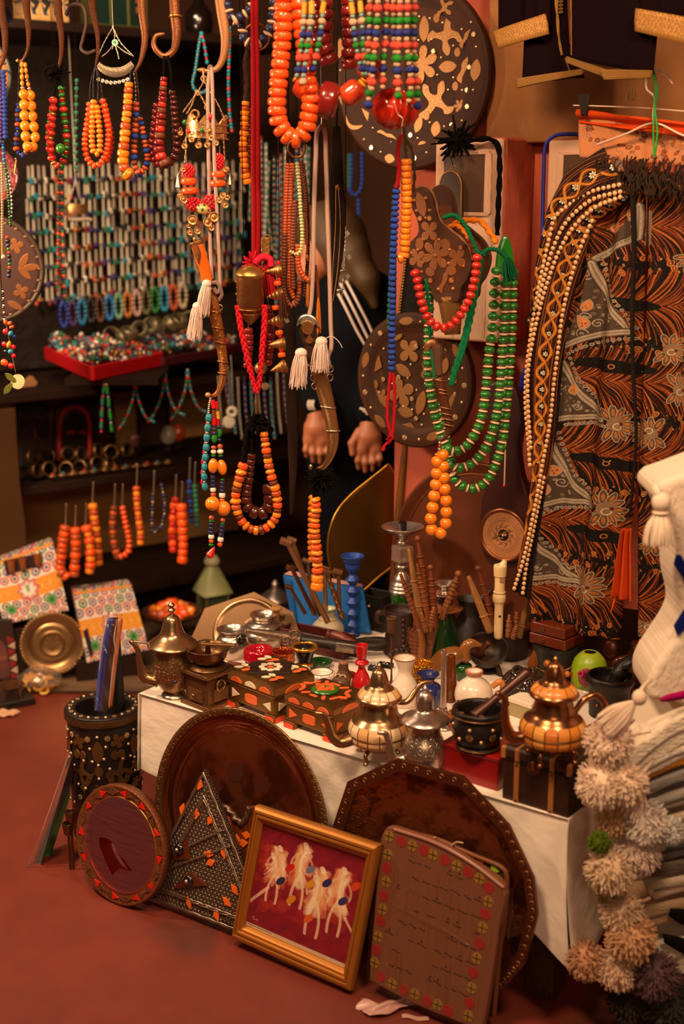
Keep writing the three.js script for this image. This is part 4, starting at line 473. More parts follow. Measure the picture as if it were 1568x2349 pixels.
{const t=wallThing('feather_print_skirt','orange and black feather-print skirt with pearl-beaded border hanging by a white hanger','skirt',1380,700,.6);
const fold=(s,q)=>14*Math.sin(s*9+q*2)+10*Math.sin(s*21+1);
part(t,'printed_panel',planeUV(t,drape(t,'1400,390 1330,450 1300,560 1280,700 1262,850 1262,1000 1245,1150 1230,1280 1222,1420','1482,400 1480,560 1476,700 1470,850 1462,1000 1450,1150 1432,1300 1415,1470',(s,q)=>fold(s,q),40,50,4),1180,330,1580,1500),mt(0xffffff,.7,0,{map:skirtTex,...clothBump,sheen:.4}));
part(t,'printed_panel',planeUV(t,drape(t,'1478,395 1482,560 1478,700 1472,850 1466,1000 1462,1150 1462,1300 1462,1490','1640,395 1640,560 1640,700 1640,850 1640,1000 1640,1150 1640,1300 1640,1500',(s,q)=>-14+12*Math.sin(s*11+q),30,50,4),1180,330,1580,1500),mt(0xffffff,.7,0,{map:skirtTex,...clothBump,sheen:.4}));
part(t,'embroidered_border',planeUV(t,drape(t,'1395,340 1310,395 1268,480 1242,600 1226,720 1220,850 1224,970 1228,1090 1212,1210 1186,1345','1455,440 1440,462 1370,510 1345,600 1312,720 1296,850 1288,970 1264,1100 1248,1210 1224,1368',(s,q)=>22+16*Math.sin(s*3.1)*(1 - .4*q)+5*Math.sin(s*16+q*5),30,60,5),1180,340,1510,1370),mt(0xffffff,.75,0,{map:embTex,...clothBump}));
const pearl=new THREE.SphereGeometry(1,8,6),pm=bead(0xd2a070,.35);let nP=0;
for (const [s,z] of [['1436,424 1372,440 1322,470 1290,498 1278,540 1262,612 1246,690 1234,770 1224,850 1222,920 1228,1000 1232,1060',40],['1440,452 1382,476 1334,520 1302,572 1276,640 1258,700 1240,780 1230,850 1230,930 1236,1020',44],['1440,440 1376,458 1318,508 1290,560 1268,630 1250,700',44],['1376,506 1350,566 1326,642 1308,720 1298,800 1288,880 1280,960 1262,1060 1252,1120 1240,1180 1220,1270 1198,1340',44],['1262,1090 1250,1150 1238,1210 1222,1290 1214,1352',36]]){const c=new THREE.CatmullRomCurve3(pts(s).map(([x,y])=>{const q=PL(t,x,y);return V(q.x,q.y,z);})),n=Math.round(c.getLength()/12.4);for (let i=0;i <= n && nP<298;i++,nP++) part(t,'pearl',pearl,pm,c.getPointAt(i/n),null,[5.6,5.6,4.5]);}
const gs=[];for (let i=0;i<260;i++){const x=rr(1385,1640),y=352+rr(0,70)+(x - 1385)*.06,q=PL(t,x,y);gs.push(tube([[q.x,q.y,26],[q.x+rr(-6,6),q.y - 14,40],[q.x+rr(-10,12),q.y - rr(26,40),34]],[1.6,2.2,.6],5,4));} part(t,'feather_fringe',merge(gs),mt(0x2a1a10,.8)).userData.kind='stuff';
const floral=canvasTex(512,256,(g,W,H)=>{g.fillStyle='#d88a58';g.fillRect(0,0,W,H);for (let i=0;i<70;i++){const x=rr(0,W),y=rr(0,H);g.save();g.translate(x,y);g.rotate(rr(0,6));g.fillStyle=['#a04a20','#7a5a34','#8a3c1c','#6a4a44'][i % 4];g.beginPath();g.ellipse(0,0,rr(5,11),rr(9,19),0,0,7);g.fill();g.fillStyle='#c0643a';g.beginPath();g.ellipse(0,0,4,8,0,0,7);g.fill();g.strokeStyle='#9a7a80';g.lineWidth=2.4;g.beginPath();g.arc(18,4,rr(8,16),0,3.6);g.stroke();g.restore();}});
part(t,'floral_yoke',planeUV(t,drape(t,'1330,262 1329,300 1330,342 1332,360','1640,320 1640,340 1640,362 1640,385',(s,q)=>8*Math.sin(s*9)+4,40,8,4),1328,255,1640,390),mt(0xffffff,.8,0,{map:floral,...clothBump}));
part(t,'orange_waistband',drape(t,'1330,252 1331,268 1332,280','1640,292 1640,312 1640,322',(s,q)=>14+10*Math.sin(q*6+s*4),40,12,5),mt(0xe0480a,.8,0,clothBump));
part(t,'orange_sash',drape(t,'1440,1206 1434,1240 1424,1310 1416,1360','1462,1206 1460,1240 1461,1310 1461,1370',(s,q)=>34+8*Math.cos(s*12),24,14,4),mt(0xd84608,.8,0,clothBump));part(t,'orange_sash',drape(t,'1420,1356 1416,1380 1411,1398','1427,1354 1420,1378 1413,1398',()=>30,3,4,3),mt(0xd84608,.8));
part(t,'gap_shadow',tube(PS(t,'1462,430 1466,560 1462,700 1462,820 1470,1000 1455,1180').map(([x,y])=>V(x,y,30)),[7,6,5,4,3],50,8),mt(0x18110e,.9));  // dark tube standing in for the shadow gap between the skirt panels
const wire=mt(0xd8b8a0,.4,.3);part(t,'hanger',tube(PS(t,'1385,332 1450,308 1512,284 1575,310 1640,335').map(([x,y])=>V(x,y,34)),[2.4,2.4],40,8),wire);part(t,'hanger_hook',tube(PS(t,'1512,284 1511,262 1514,225 1496,205 1500,175 1522,166 1545,180 1556,196').map(([x,y])=>V(x,y,34)),[2.4,2.4],50,8),wire);part(t,'hanger_bar',tube(PS(t,'1326,243 1420,246 1500,250 1640,262').map(([x,y])=>V(x,y,26)),[1.6,1.6],20,6),wire);
part(t,'clip',extr(shp(PS(t,'1337,218 1366,216 1363,236 1358,268 1346,268 1342,240')),14,3),mt(0x1a110e,.3),[0,0,18]);
const gc=mt(0x1c8a22,.6);for (const s of ['1515,60 1514,165 1520,200 1518,250 1515,300 1516,360','1516,165 1524,215 1519,252 1524,300 1520,345 1516,360']) part(t,'green_string',tube(PS(t,s).map(([x,y])=>V(x,y,42)),[2.2,2.2],50,6),gc);}
{const velvet=mt(0x14070a,1,0,{specularIntensity:.1}),goldTrim=mt(0xa87430,.55,.25,{bumpMap:rep(TX.scroll,2.4,.4),bumpScale:.006}),trimPlain=mt(0x9c6c2c,.6,.2,{bumpMap:rep(TX.weave,4,.4),bumpScale:.003});
const mk=(label,v,px,py,sheets,trims,extra)=>{const t=wallThing('velvet_jacket',label,'jacket',px,py,v,{group:'velvet jackets on the upper rail'});sheets.forEach(([n,L,R])=>part(t,n,drape(t,L,R,(s,q)=>9*Math.sin(s*8+1)*(.4+q),18,14,8),velvet));trims.forEach(([n,L,R,m,z])=>part(t,n,drape(t,L,R,(s,q)=>z+9*Math.sin(s*3+1),24,5,8),m?goldTrim :trimPlain));extra?.(t);const q=V(0,0,0);const top=(2.27 - t.position.y)/t.k;part(t,'hanger_wire',tube([[0,(at(px,-140,-t.position.z).y - t.position.y)/t.k,0],[0,top,0]],[2,2],4,6),mt(0x888078,.4,.8));};
mk('dark velvet jacket with a wide gold cuff hanging beside the large shield',.56,1290,60,[['sleeve','1150,-160 1148,-40 1150,90','1262,-160 1262,-40 1266,60'],['body','1205,-160 1208,60 1204,190','1300,-160 1308,100 1342,178']],[['gold_cuff','1148,76 1152,92 1160,114','1260,34 1265,52 1268,80',1,28],['gold_hem','1200,183 1200,193 1202,204','1342,160 1348,164 1345,172',0,24]],t=>{for (const s of ['1279,-160 1284,20 1290,100 1296,128','1322,-160 1318,20 1318,90 1318,128']) part(t,'gold_piping',tube(PS(t,s).map(([x,y])=>V(x,y,16)),[4,4,2.5],40,8,{twist:.3}),trimPlain);for (let i=0;i<6;i++){const q=PL(t,1294,-10+i*8);part(t,'knot_button',G.s,trimPlain,[q.x,q.y,18],null,[6,3.5,4]);} part(t,'lining',drape(t,'1297,-160 1298,20 1300,125','1318,-160 1318,20 1316,132',()=>6,6,8,3),mt(0x5a2a1c,.8));part(t,'gold_thread',tube(PS(t,'1302,134 1310,155 1316,172').map(([x,y])=>V(x,y,16)),[2,2],10,6),trimPlain);});
mk('dark velvet jacket with a long gold hem and tassel above the orange waistband',.5,1420,60,[['body','1312,-160 1316,60 1318,138','1520,-160 1510,60 1500,172'],['sleeve','1470,-160 1470,-40 1474,70','1640,-160 1640,-20 1640,105']],[['gold_hem','1314,132 1312,138 1312,146','1396,160 1396,168 1396,180',0,24],['gold_hem','1390,162 1392,172 1400,186','1502,163 1502,170 1498,182',0,24],['gold_cuff','1470,22 1467,46 1468,74','1640,52 1640,86 1640,118',1,20]],t=>{const q=PL(t,1453,200);part(t,'tassel',tasselGeo(30,5,11,40,1.3),trimPlain,[q.x,q.y,14]);});}
// ---------- blankets ----------
const woolBump=rep(TX.noise,5,5),wool=hex=>mt(hex,.95,0,{bumpMap:woolBump,bumpScale:.003}),yarn=hex=>mt(hex,.95);
const BD=2.22;
{const t=pxThing('white_blanket','upright white wool blanket with a blue zigzag stripe and a hanging tassel','blanket',1540,1350,BD+.05);const out=pts('1512,1102 1497,1118 1497,1138 1520,1165 1538,1210 1550,1260 1548,1330 1562,1400 1552,1440 1520,1490 1494,1530 1482,1566 1490,1600 1540,1606 1700,1610 1700,1100').map(([x,y])=>{const q=lp(t,x,y);return [q.x,q.y];});
part(t,'blanket_fold',boxUV(extr(smoothShape(out),150,18,{bevelSegments:5})),wool(0xd9c4ae),[0,0,-150]);const zz=pts('1546,1268 1556,1268 1580,1310 1600,1380 1572,1430 1548,1452 1540,1430 1560,1398 1578,1370 1560,1320 1540,1290').map(([x,y])=>{const q=lp(t,x,y);return [q.x,q.y];});part(t,'blue_stripe',extr(shp(zz),6,2),mt(0x14268c,.95,0,{bumpMap:TX.fine,bumpScale:.003}),[0,0,15]);
part(t,'tassel_head',G.S,yarn(0xdcc4ac),lp(t,1516,1152,-.05),null,[21,23,20]);part(t,'tassel_cord',tube([lp(t,1503,1112,-.02),lp(t,1507,1128,-.05),lp(t,1512,1140,-.05)],[8,9,6],10,8),yarn(0xd9c4ae));part(t,'tassel_tie',new THREE.TorusGeometry(15,3.6,8,24),yarn(0xdcc4ac),lp(t,1514,1176,-.05),[1.5,0,0]);part(t,'tassel_fringe',tasselGeo(76,13,34,190,2.1,.05),yarn(0xdcc4ac),lp(t,1514,1172,-.05));}
[[1432,1728,1612,84,0xd8c6b0,'cream blanket with magenta stripe, topmost of the folded pile'],[1436,1772,1690,40,0xcfbfae,'white folded blanket second from the top of the pile'],[1462,1772,1718,26,0xb4741c,'mustard folded blanket, the third of the pile'],[1478,1800,1748,30,0x8a8078,'grey folded blanket under the mustard one'],[1482,1842,1792,40,0x9a8e80,'stone grey folded blanket fifth from the top of the pile'],[1470,1896,1846,46,0xb09a80,'tan folded blanket halfway down the pile'],[1480,1944,1908,44,0x57504a,'charcoal folded blanket halfway down the pile'],[1472,1984,1962,34,0x6a5c50,'dull brown folded blanket below the charcoal one'],[1490,2022,1996,44,0xc4b096,'cream folded blanket with a pinched neck below the dull brown one'],[1466,2080,2052,56,0xa88868,'sand coloured folded blanket low in the pile'],[1482,2180,2128,92,0xc8b8a2,'white blanket with two black stripes low in the pile'],[1450,2262,2226,80,0x4a3234,'dark plum folded blanket near the bottom of the pile'],[1456,2336,2310,76,0x2c2624,'black folded blanket at the bottom of the pile']].forEach(([xl,yl,yr,th,col,look],i)=>{
const t=pxThing('folded_blanket',look,'blanket',1520,(yl+yr)/2,BD+.03,{group:'folded blankets in the pile'});const xr=1760,yR=yr+(yr - yl)*.35,P=[];
const f=x=>yl+(yR - yl)*Math.sin(Math.min(1,(x - xl)/(xr - xl))*1.57) ** .9;for (let x=xl+14;x <= xr;x += 24) P.push([x,f(x)]);const Q=P.map(([x,y])=>[x,y+th*(.92+.06*Math.sin(x*.05+i))]).reverse();
const outl=[...P,...Q,[xl+2,yl+th*.78],[xl - 6,yl+th*.5],[xl+2,yl+th*.16]].map(([x,y])=>{const q=lp(t,x,y);return [q.x,q.y];});
part(t,'fold',boxUV(extr(smoothShape(outl),170,Math.min(12,th*.3),{bevelSegments:4})),wool(col),[0,0,-170]);if (th > 34) part(t,'shaded_fold',tube([[xl+10,yl+th*.5],[1540,(f(1540))+th*.5],[1720,f(1720)+th*.5]].map(([x,y])=>lp(t,x,y,-.012)),[2.4,2.4],20,6),wool(new THREE.Color(col).multiplyScalar(.75).getHex()));  // fold line uses the blanket colour darkened, crease shade put into it
const stripe=(L,Rr,c,n)=>part(t,n,shell((s,q)=>{const a=lerpPoly(pts(L),s),b=lerpPoly(pts(Rr),s);return lp(t,a[0]+(b[0] - a[0])*q,a[1]+(b[1] - a[1])*q,-.014 - .006*Math.sin(q*3.14));},14,6,4),mt(c,.95,0,{bumpMap:TX.fine,bumpScale:.004}));
if (i === 0){stripe('1512,1604 1530,1594 1570,1584 1640,1582','1514,1608 1532,1608 1570,1602 1640,1600',0xb8006a,'magenta_stripe');} if (i === 10){stripe('1536,2086 1560,2084 1640,2110','1534,2100 1560,2118 1640,2150',0x14100e,'black_stripe');stripe('1520,2144 1560,2150 1640,2176','1522,2160 1560,2184 1640,2220',0x14100e,'black_stripe');}
});
{const t=pxThing('pallet','low dark wooden pallet under the blanket pile','pallet',1560,2400,BD+.16);const b=t.position.y/t.k;part(t,'deck',box(330,b*.4,330,3),darkWood,[60,-b*.2,0]);for (const x of [-80,60,200]) part(t,'runner',box(30,b*.6,320,3),darkWood,[x,-b*.7,0]);}
const pomGeo=(R,n,th,seedDir)=>{const gs=[new THREE.SphereGeometry(R*.74,14,10)];for (let i=0;i<n;i++){const u=1 - 2*(i+.5)/n,a=i*2.39996,q=Math.sqrt(1 - u*u),d=V(Math.cos(a)*q,u,Math.sin(a)*q),l=R*rr(.86,1.06),e=V(rr(-.4,.4),-.2+rr(-.35,.3),rr(-.4,.4));if (d.z<-.55) continue;gs.push(tube([d.clone().multiplyScalar(R*.35),d.clone().addScaledVector(e,.3).multiplyScalar(l*.7),d.clone().addScaledVector(e,.8).normalize().multiplyScalar(l)],[th,th*1.15,th*.8],4,5));} return merge(gs);};
[[1396,1704,52,0xd6b8a0,'fluffy cream pom-pom beside the small ball on the upper pile edge'],[1378,1798,54,0xd8bca4,'largest cream pom-pom at the pile edge by the wooden trunk'],[1436,1800,46,0xcdb096,'cream pom-pom between the largest one and the hooded tassel'],[1410,1872,44,0xb58a66,'sandy brown pom-pom below the largest cream one'],[1478,1886,50,0xc8b8ac,'greyish white pom-pom beside the sandy brown one'],[1374,1930,24,0x4c5c10,'olive green pom-pom in the pile'],[1458,1948,56,0xbfa594,'wide pale pink-grey pom-pom below the olive green one'],[1536,1906,30,0xb0a8a0,'small grey pom-pom beside the charcoal blanket'],[1398,1996,52,0xc0a284,'shaggy beige pom-pom above the dark gap'],[1392,2044,28,0x8a7450,'small khaki pom-pom under the shaggy beige one'],[1424,2092,46,0xc6a486,'looped cream pom-pom near the tablecloth hem'],[1446,2150,54,0xb28662,'tan pom-pom beside the black striped blanket'],[1344,2204,42,0xa8795a,'brown pom-pom reaching out under the tablecloth corner'],[1418,2218,50,0xc2a084,'beige pom-pom beside the brown one at the bottom'],[1498,2236,54,0x553c3e,'dull plum pom-pom at the bottom of the pile'],[1446,2296,50,0x2e2422,'blackish pom-pom at the bottom of the pile'],[1530,2306,54,0x34302e,'dark grey pom-pom in the bottom corner']].forEach(([x,y,R,col,label],i)=>{
R *= 1.14;const t=pxThing('pom_pom',label,'pom-pom',x,y,BD - .03 - (i % 3)*.015,{group:'pom-poms on the blanket edges'});part(t,'yarn',pomGeo(R,520,1.9),yarn(col)).userData.kind='stuff';part(t,'cord',tube([[0,0,-4],[R*.8,4,-30],[Math.max(1500 - x,R),8,-46]],[5,4],10,6),yarn(col));});
for (const [x,y,dx,dy,l,rw,label] of [[1466,1600,-60,62,92,34,'hooded cream tassel lying below the upright blanket'],[1470,1792,-18,60,70,34,'hooded cream tassel hanging from the fold of the pile'],[1427,1692,-40,30,50,26,'small ball-headed tassel on the upper pile edge']]){
const t=pxThing('blanket_tassel',label,'tassel',x,y,BD - .05,{group:'ball-headed tassels of the blankets'}),a=Math.atan2(dx,dy);part(t,'head',G.S,yarn(0xd8bca4),[0,0,0],null,[17,19,17]);part(t,'fringe',tasselGeo(l,12,rw,150,2.1,.06),yarn(0xd8bca4),[dx*.2,-dy*.2,0],[0,0,a]);part(t,'cord',tube([[0,8,0],[10,18,-16],[34,22,-50]],[5,5],10,6),yarn(0xcdb398));}
// ---------- the table ----------
const uR=toUV(onY(1300,1881,TY))[0],TV=.8;
{const t=thing('display_table','low wooden table under a white cloth, full of souvenirs','table',UV(uR/2,TV/2,0),{ry:ANG});const lw=mt(0x5a3218,.6,0,{map:TX.wood});
part(t,'table_top',box(uR - .02,.03,TV - .02,.004),lw,[0,TY - .022,0]);for (const [x,z] of [[-1,1],[1,1],[-1,-1],[1,-1]]) part(t,'leg',box(.062,TY - .037,.062,.004),lw,[x*(uR/2 - .07),(TY - .037)/2,z*(TV/2 - .08)]);}
const cloth=mt(0xe6d4c4,.85,0,{bumpMap:rep(TX.noise,2,.6),bumpScale:.004,sheen:.3});
{const t=thing('tablecloth','creased white cotton cloth draped over the low table','tablecloth',UV(0,0,0),{ry:ANG});const w=uR;
part(t,'top_sheet',shell((s,q)=>V(-.004+s*(w+.008),TY+.0012,.004 - q*(TV+.004)),8,6,.002),cloth);
const drop=s=>.19+.025*s+.065*Math.exp(-((s - 1) ** 2)*110)+.004*Math.sin(s*14);
part(t,'front_drop',shell((s,q)=>V(-.003+s*(w+.008)+q*q*.035*s ** 6,TY+.001 - q*drop(s),-.002+q*.004+q*(.007*Math.sin(s*13+1)+.004*Math.sin(s*31))+.04*q*s ** 14),70,16,.002),cloth);
part(t,'side_drop',shell((s,q)=>V(w+.004+q*.02+q*(.012*Math.sin(s*11))+.035*q*q*(1 - s) ** 6,TY+.001 - q*drop(1 - s*.5),.006 - s*TV+.06*q*(1 - s) ** 8),40,14,.002),cloth);
part(t,'side_drop',shell((s,q)=>V(-.006 - q*.012 - q*.01*Math.sin(s*12),TY+.001 - q*.2,.006 - s*TV),40,10,.002),cloth);}
// ---------- table goods ----------
const brass=mt(0xa8845e,.27,.92,{bumpMap:TX.noise,bumpScale:.0006}),brassEng=mt(0xa07a54,.34,.9,{bumpMap:rep(TX.scroll,3,1),bumpScale:.0012}),pewter=mt(0xb8a698,.26,.93,{bumpMap:rep(TX.noise,2,2),bumpScale:.0008}),pewterEng=mt(0xb4a090,.3,.92,{bumpMap:rep(TX.scroll,1.5,.7),bumpScale:.0005}),darkBrass=mt(0x6a4a2c,.36,.85,{bumpMap:TX.noise,bumpScale:.0012}),ironDark=mt(0x1f1815,.42,.3,{bumpMap:TX.noise,bumpScale:.002}),whiteCer=mt(0xdccab8,.25,0,{clearcoat:.6}),blackGlaze=mt(0x1c1310,.18,0,{clearcoat:.8}),tan=mt(0xb07038,.5,0,{map:TX.wood});
function pot(name,label,cat,px,py,prof,m,o={}){const t=onTable(name,label,cat,px,py,o);part(t,o.body || 'body',lathe(prof,o.seg || 32,o.smooth ?? 3),m);return t;}
const tb=(t,n,P,r,m,seg=24)=>part(t,n,tube(P,r,seg,10),m);
function boneBand(t,r0,y0,r1,y1,n,cols,mid){const prof=[[r0,y0],[mid ?? (r0+r1)/2+1.5,(y0+y1)/2],[r1,y1]];for (let i=0;i<n;i++){const g=new THREE.LatheGeometry(new THREE.SplineCurve(prof.map(p=>new THREE.Vector2(...p))).getPoints(5),3,i/n*6.283+.02,6.283/n - .04);part(t,'bone_tile',g,cols[(i*7) % cols.length]);}}
const boneA=[0xe2bd92,0xdcb07c,0xd8a268,0xe4c49c].map(c=>mt(c,.35,0,{clearcoat:.4})),boneO=[0xd08438,0xc87028,0xd89848,0xcc7a2c].map(c=>mt(c,.35,0,{clearcoat:.4}));
{const t=pot('teapot','engraved brass teapot with a pointed lid at the far corner of the table','teapot',400,1598,[[0,0],[27,0],[28,4],[22,9],[20,14],[30,24],[43,48],[46,66],[42,88],[37,110],[38,120]],brassEng);part(t,'foot',lathe([[0,-1],[27,-1],[30,3],[28,8],[22,12],[0,13]],32,0),pewter);
const l=part(t,'lid',lathe([[40,116],[54,120],[56,124],[50,130],[34,142],[26,152],[21,168],[17,182],[10,190],[0,191]],32),brass);part(l,'finial',lathe([[0,188],[6,189],[4,196],[9,202],[4,208],[8,214],[0,222]],16),brass);tb(t,'spout',[[-32,40,8],[-62,52,12],[-72,84,14],[-76,118,15],[-90,138,16]],[15,13,8,6,5],brass);part(t,'spout_flap',tube([[-88,136,16],[-60,130,10],[-44,124,0]],[3,2.5],14,8),pewter);tb(t,'handle',[[38,116,-10],[78,120,-26],[92,90,-30],[76,54,-20],[44,44,-8]],[6,6],brass);part(t,'star_boss',extr(flowerShape(8,.6),.25,.08),brass,[14,84,40],[-.1,.3,0],[15,15,8]);part(t,'gem',G.s,bead(0x2a2a70,.2),[8,52,43],null,4);}
{const t=onTable('coffee_grinder','antique brass-clad coffee grinder with a bowl hopper and drawer','grinder',480,1612,{ry:-.75});const m=mt(0x7a5230,.4,.8,{bumpMap:rep(TX.scroll,2,2),bumpScale:.002});
part(t,'base_plate',box(92,12,92,3),m,[0,6,0]);part(t,'body',box(74,66,74,3),m,[0,42,0]);part(t,'top_plate',box(96,9,96,3),m,[0,80,0]);const d=part(t,'drawer',box(44,30,6,2),m,[0,30,39]);part(d,'knob',lathe([[0,0],[4,2],[6,7],[0,10]],12).rotateX(Math.PI/2),brass,[0,0,3]);part(t,'drawer',box(6,30,44,2),m,[39,32,0]);part(t,'brass_scroll',new THREE.TorusGeometry(12,3,8,20),brass,[40,52,0],[0,1.57,0]);
part(t,'collar',lathe([[0,84],[42,84],[40,90],[30,94],[0,95]],30),darkBrass);part(t,'bowl',lathe([[0,94],[22,94],[38,106],[45,124],[49,130],[45,130],[40,122],[30,106],[0,100]],36),darkBrass);part(t,'axle',new THREE.CylinderGeometry(5,9,50,12),darkBrass,[0,120,0]);part(t,'crank',box(78,5,12,2),mt(0x8a6038,.4,.7),[36,146,0],[0,.55,.02]);part(t,'crank_knob',lathe([[0,0],[9,2],[11,10],[8,16],[12,20],[0,26]],16),blackGlaze,[66,142,-40]);}
function boxAt(name,label,cat,x1,y1,x2,y2,dep,y=TY){const a=onY(x1,y1,y),b=onY(x2,y2,y),d=b.clone().sub(a),ry=Math.atan2(-d.z,d.x),k=mpp(a.clone().lerp(b,.5))*1.03;const back=V(d.z,0,-d.x).normalize();const p=a.clone().lerp(b,.5).addScaledVector(back,dep*k/2);const t=thing(name,label,cat,p,{ry,k});t.w=d.length()/k;t.d=dep;return t;}
const inG=extr(shp([[-1,-.7],[-.6,-1],[.6,-1],[1,-.7],[1,.7],[.6,1],[-.6,1],[-1,.7]]),.3,.1),triG=extr(shp([[-1,-1],[1,0],[-1,1]]),.3,.1),petalG=extr(smoothShape([[-1,0],[-.4,.5],[.5,.5],[1,0],[.5,-.5],[-.4,-.5]]),.3,.1),domeG=extr(smoothShape([[-1,-.5],[-.8,.2],[0,.6],[.8,.2],[1,-.5],[0,-.5]]),.3,.1);
function inlaid(label,x1,y1,x2,y2,dep,h,lid,white,feet){
const t=boxAt('inlaid_box',label,'box',x1,y1,x2,y2,dep),w=t.w,m=mt(0x7c5428,.38,.82,{bumpMap:rep(TX.scroll,2,2),bumpScale:.002}),io=mt(0xd8602c,.4),iw=white?mt(0xdcc8a8,.4) :io,f=feet?16 :0;
part(t,'body',box(w,h,dep,3),m,[0,f+h/2,0]);part(t,'rope_trim',box(w+6,6,dep+6,3),mt(0x96683a,.35,.85,{bumpMap:rep(TX.ringy,1,1),bumpScale:.002}),[0,f+h,0]);
const L=part(t,'lid',extr(shp([[-w/2 - 3,0],[w/2+3,0],[w/2+3,lid*.55],[w/2 - 18,lid],[-w/2+18,lid],[-w/2 - 3,lid*.55]]),dep+2,2),m,[0,f+h+3,-dep/2 - 1]);
for (let i=-1;i <= 1;i++){part(t,'inlay',domeG,i?io :iw,[i*w*.31,f+h+lid*.38,dep/2+2],null,[w*.12,12,6]);part(t,'inlay',i?triG :inG,i?iw :io,[i*w*.34,f+h*.46,dep/2],[0,0,i<0?0 :3.14],[w*(i?.08 :.13),h*.24,6]);}
for (let i=-1;i <= 1;i += 2){part(t,'inlay',triG,iw,[w/2,f+h*.46,i*dep*.3],[0,1.57,0],[dep*.1,h*.22,6]);} part(t,'inlay',domeG,io,[w/2+3,f+h+lid*.3,0],[0,1.57,0],[dep*.25,12,6]);
const ty=f+h+3+lid;
if (white){part(t,'top_panel',box(w*.62,4,dep*.62,1),mt(0x2a1610,.4),[0,ty+1,0],[0,.78,0]);for (let i=0;i<9;i++){const a=i*.785;part(t,'inlay',petalG,i % 2?iw :i === 8?io :iw,[i<8?Math.cos(a)*20 :0,ty+3,i<8?Math.sin(a)*20 :0],[-1.57,0,a],[9,12,4]);} for (const [x,z] of [[-1,-1],[1,-1],[-1,1],[1,1]]) for (let j=0;j<4;j++) part(t,'inlay',petalG,j % 2?io :iw,[x*w*.3+(j % 2?12 :-12),ty,z*dep*.3+(j > 1?9 :-9)],[-1.57,0,.4*j],[11,11,4]);}
else {part(t,'top_boss',lathe([[0,0],[30,0],[30,4],[24,7],[0,9]],32),mt(0x2a6a1c,.3),[0,ty,0]);for (let i=0;i<8;i++){const a=i*.785;part(t,'inlay',petalG,i % 2?mt(0xe0521c,.3) :io,[Math.cos(a)*15,ty+7,Math.sin(a)*15],[-1.45,0,a],[13,10,5]);} for (let i=0;i<14;i++){const a=i*.449+.2;part(t,'inlay',inG,io,[Math.cos(a)*w*.42,ty - 2,Math.sin(a)*dep*.38],[-1.57,0,a*2],[11,4.5,8]);}}
if (feet) for (const [x,z] of [[-1,-1],[1,-1],[-1,1],[1,1]]){part(t,'foot',box(34,18,34,3),m,[x*(w/2 - 12),9,z*(dep/2 - 12)]);if (z > 0) part(t,'inlay',inG,mt(0xd83c18,.4),[x*(w/2 - 12),8,dep/2+5],null,[14,6,4]);if (x > 0) part(t,'inlay',inG,mt(0xd83c18,.4),[w/2+5,8,z*(dep/2 - 12)],[0,1.57,0],[14,6,4]);}
return t;
}
inlaid('brass jewellery box with white and orange bone petals inlaid in its lid',526,1618,630,1660,118,44,30,true,true);
inlaid('footed brass jewellery box with orange inlay and a green flower boss',656,1668,764,1706,108,46,26,false,true);
function bonePot(label,px,py,y,k,cols,spout,handle,m){
const t=onTable('teapot',label,'teapot',px,py,{y});t.scale.multiplyScalar(k);t.k *= k;
part(t,'body',lathe([[0,26],[34,26],[54,38],[65,48],[66.5,62],[66,78],[58,90],[46,102],[41,118],[38,132],[40,138]],40),m);boneBand(t,62,42,67.5,61,16,cols,67.5);boneBand(t,67.5,65,60,90,16,cols,67.5);part(t,'bead_ring',new THREE.TorusGeometry(68,1.8,6,60),darkBrass,[0,63,0],[1.57,0,0]);
const l=part(t,'lid',lathe([[38,136],[50,140],[50,146],[44,152],[30,166],[22,174],[20,186],[15,202],[8,210],[0,211]],36),m);boneBand(t,47.5,150,33,165,14,cols,43);part(l,'finial',lathe([[0,206],[5,208],[3,214],[5,218],[0,224]],12),m);
for (let i=0;i<4;i++){const a=i*1.571+.6;tb(t,'foot',[[Math.cos(a)*40,32,Math.sin(a)*40],[Math.cos(a)*54,22,Math.sin(a)*54],[Math.cos(a)*48,8,Math.sin(a)*48],[Math.cos(a)*56,2,Math.sin(a)*56]],[6,5,4,5],m,12);}
tb(t,'spout',spout,[14,13,10,8,7,5],m,30);tb(t,'handle',handle,[6,7,7,6,4],m,30);return t;
}
bonePot('bulbous brass teapot with pale bone tile bands behind the big copper tray',868,1738,TY,1,boneA,[[-58,54,22],[-86,50,30],[-104,66,34],[-112,96,36],[-122,118,38],[-140,124,40]],[[38,130,-6],[62,128,-14],[80,146,-22],[96,166,-26],[120,168,-30]],brass);
{const t=pot('teapot','plain silver teapot with a thimble-shaped lid beside the red box','teapot',972,1770,[[0,0],[30,0],[32,6],[44,24],[50,46],[46,70],[37,92],[35,112],[36,124]],pewterEng);const l=part(t,'lid',lathe([[34,118],[54,122],[55,127],[46,134],[26,144],[19,152],[19,168],[16,182],[9,190],[0,192]],34),pewter);part(l,'finial',lathe([[0,188],[4,190],[6,198],[0,206]],12),pewter);tb(t,'spout',[[-36,36,8],[-62,34,12],[-74,50,14],[-80,80,15],[-88,98,16],[-104,102,17]],[15,13,10,8,7,5],pewter,30);tb(t,'handle',[[34,112,-8],[66,112,-20],[70,76,-22],[46,46,-12]],[6,6],pewter);}
let redBox;
{const t=boxAt('red_box','red lacquered wooden box under the studded mortar','box',1012,1778,1140,1818,150),h=74,m=mt(0x8c1010,.35,0,{clearcoat:.4});part(t,'body',box(t.w,h,t.d,3),m,[0,h/2,0]);part(t,'lid',box(t.w+6,10,t.d+6,3),m,[0,h+2,0]);t.topY=t.position.y+(h+7)*t.k;redBox=t;}
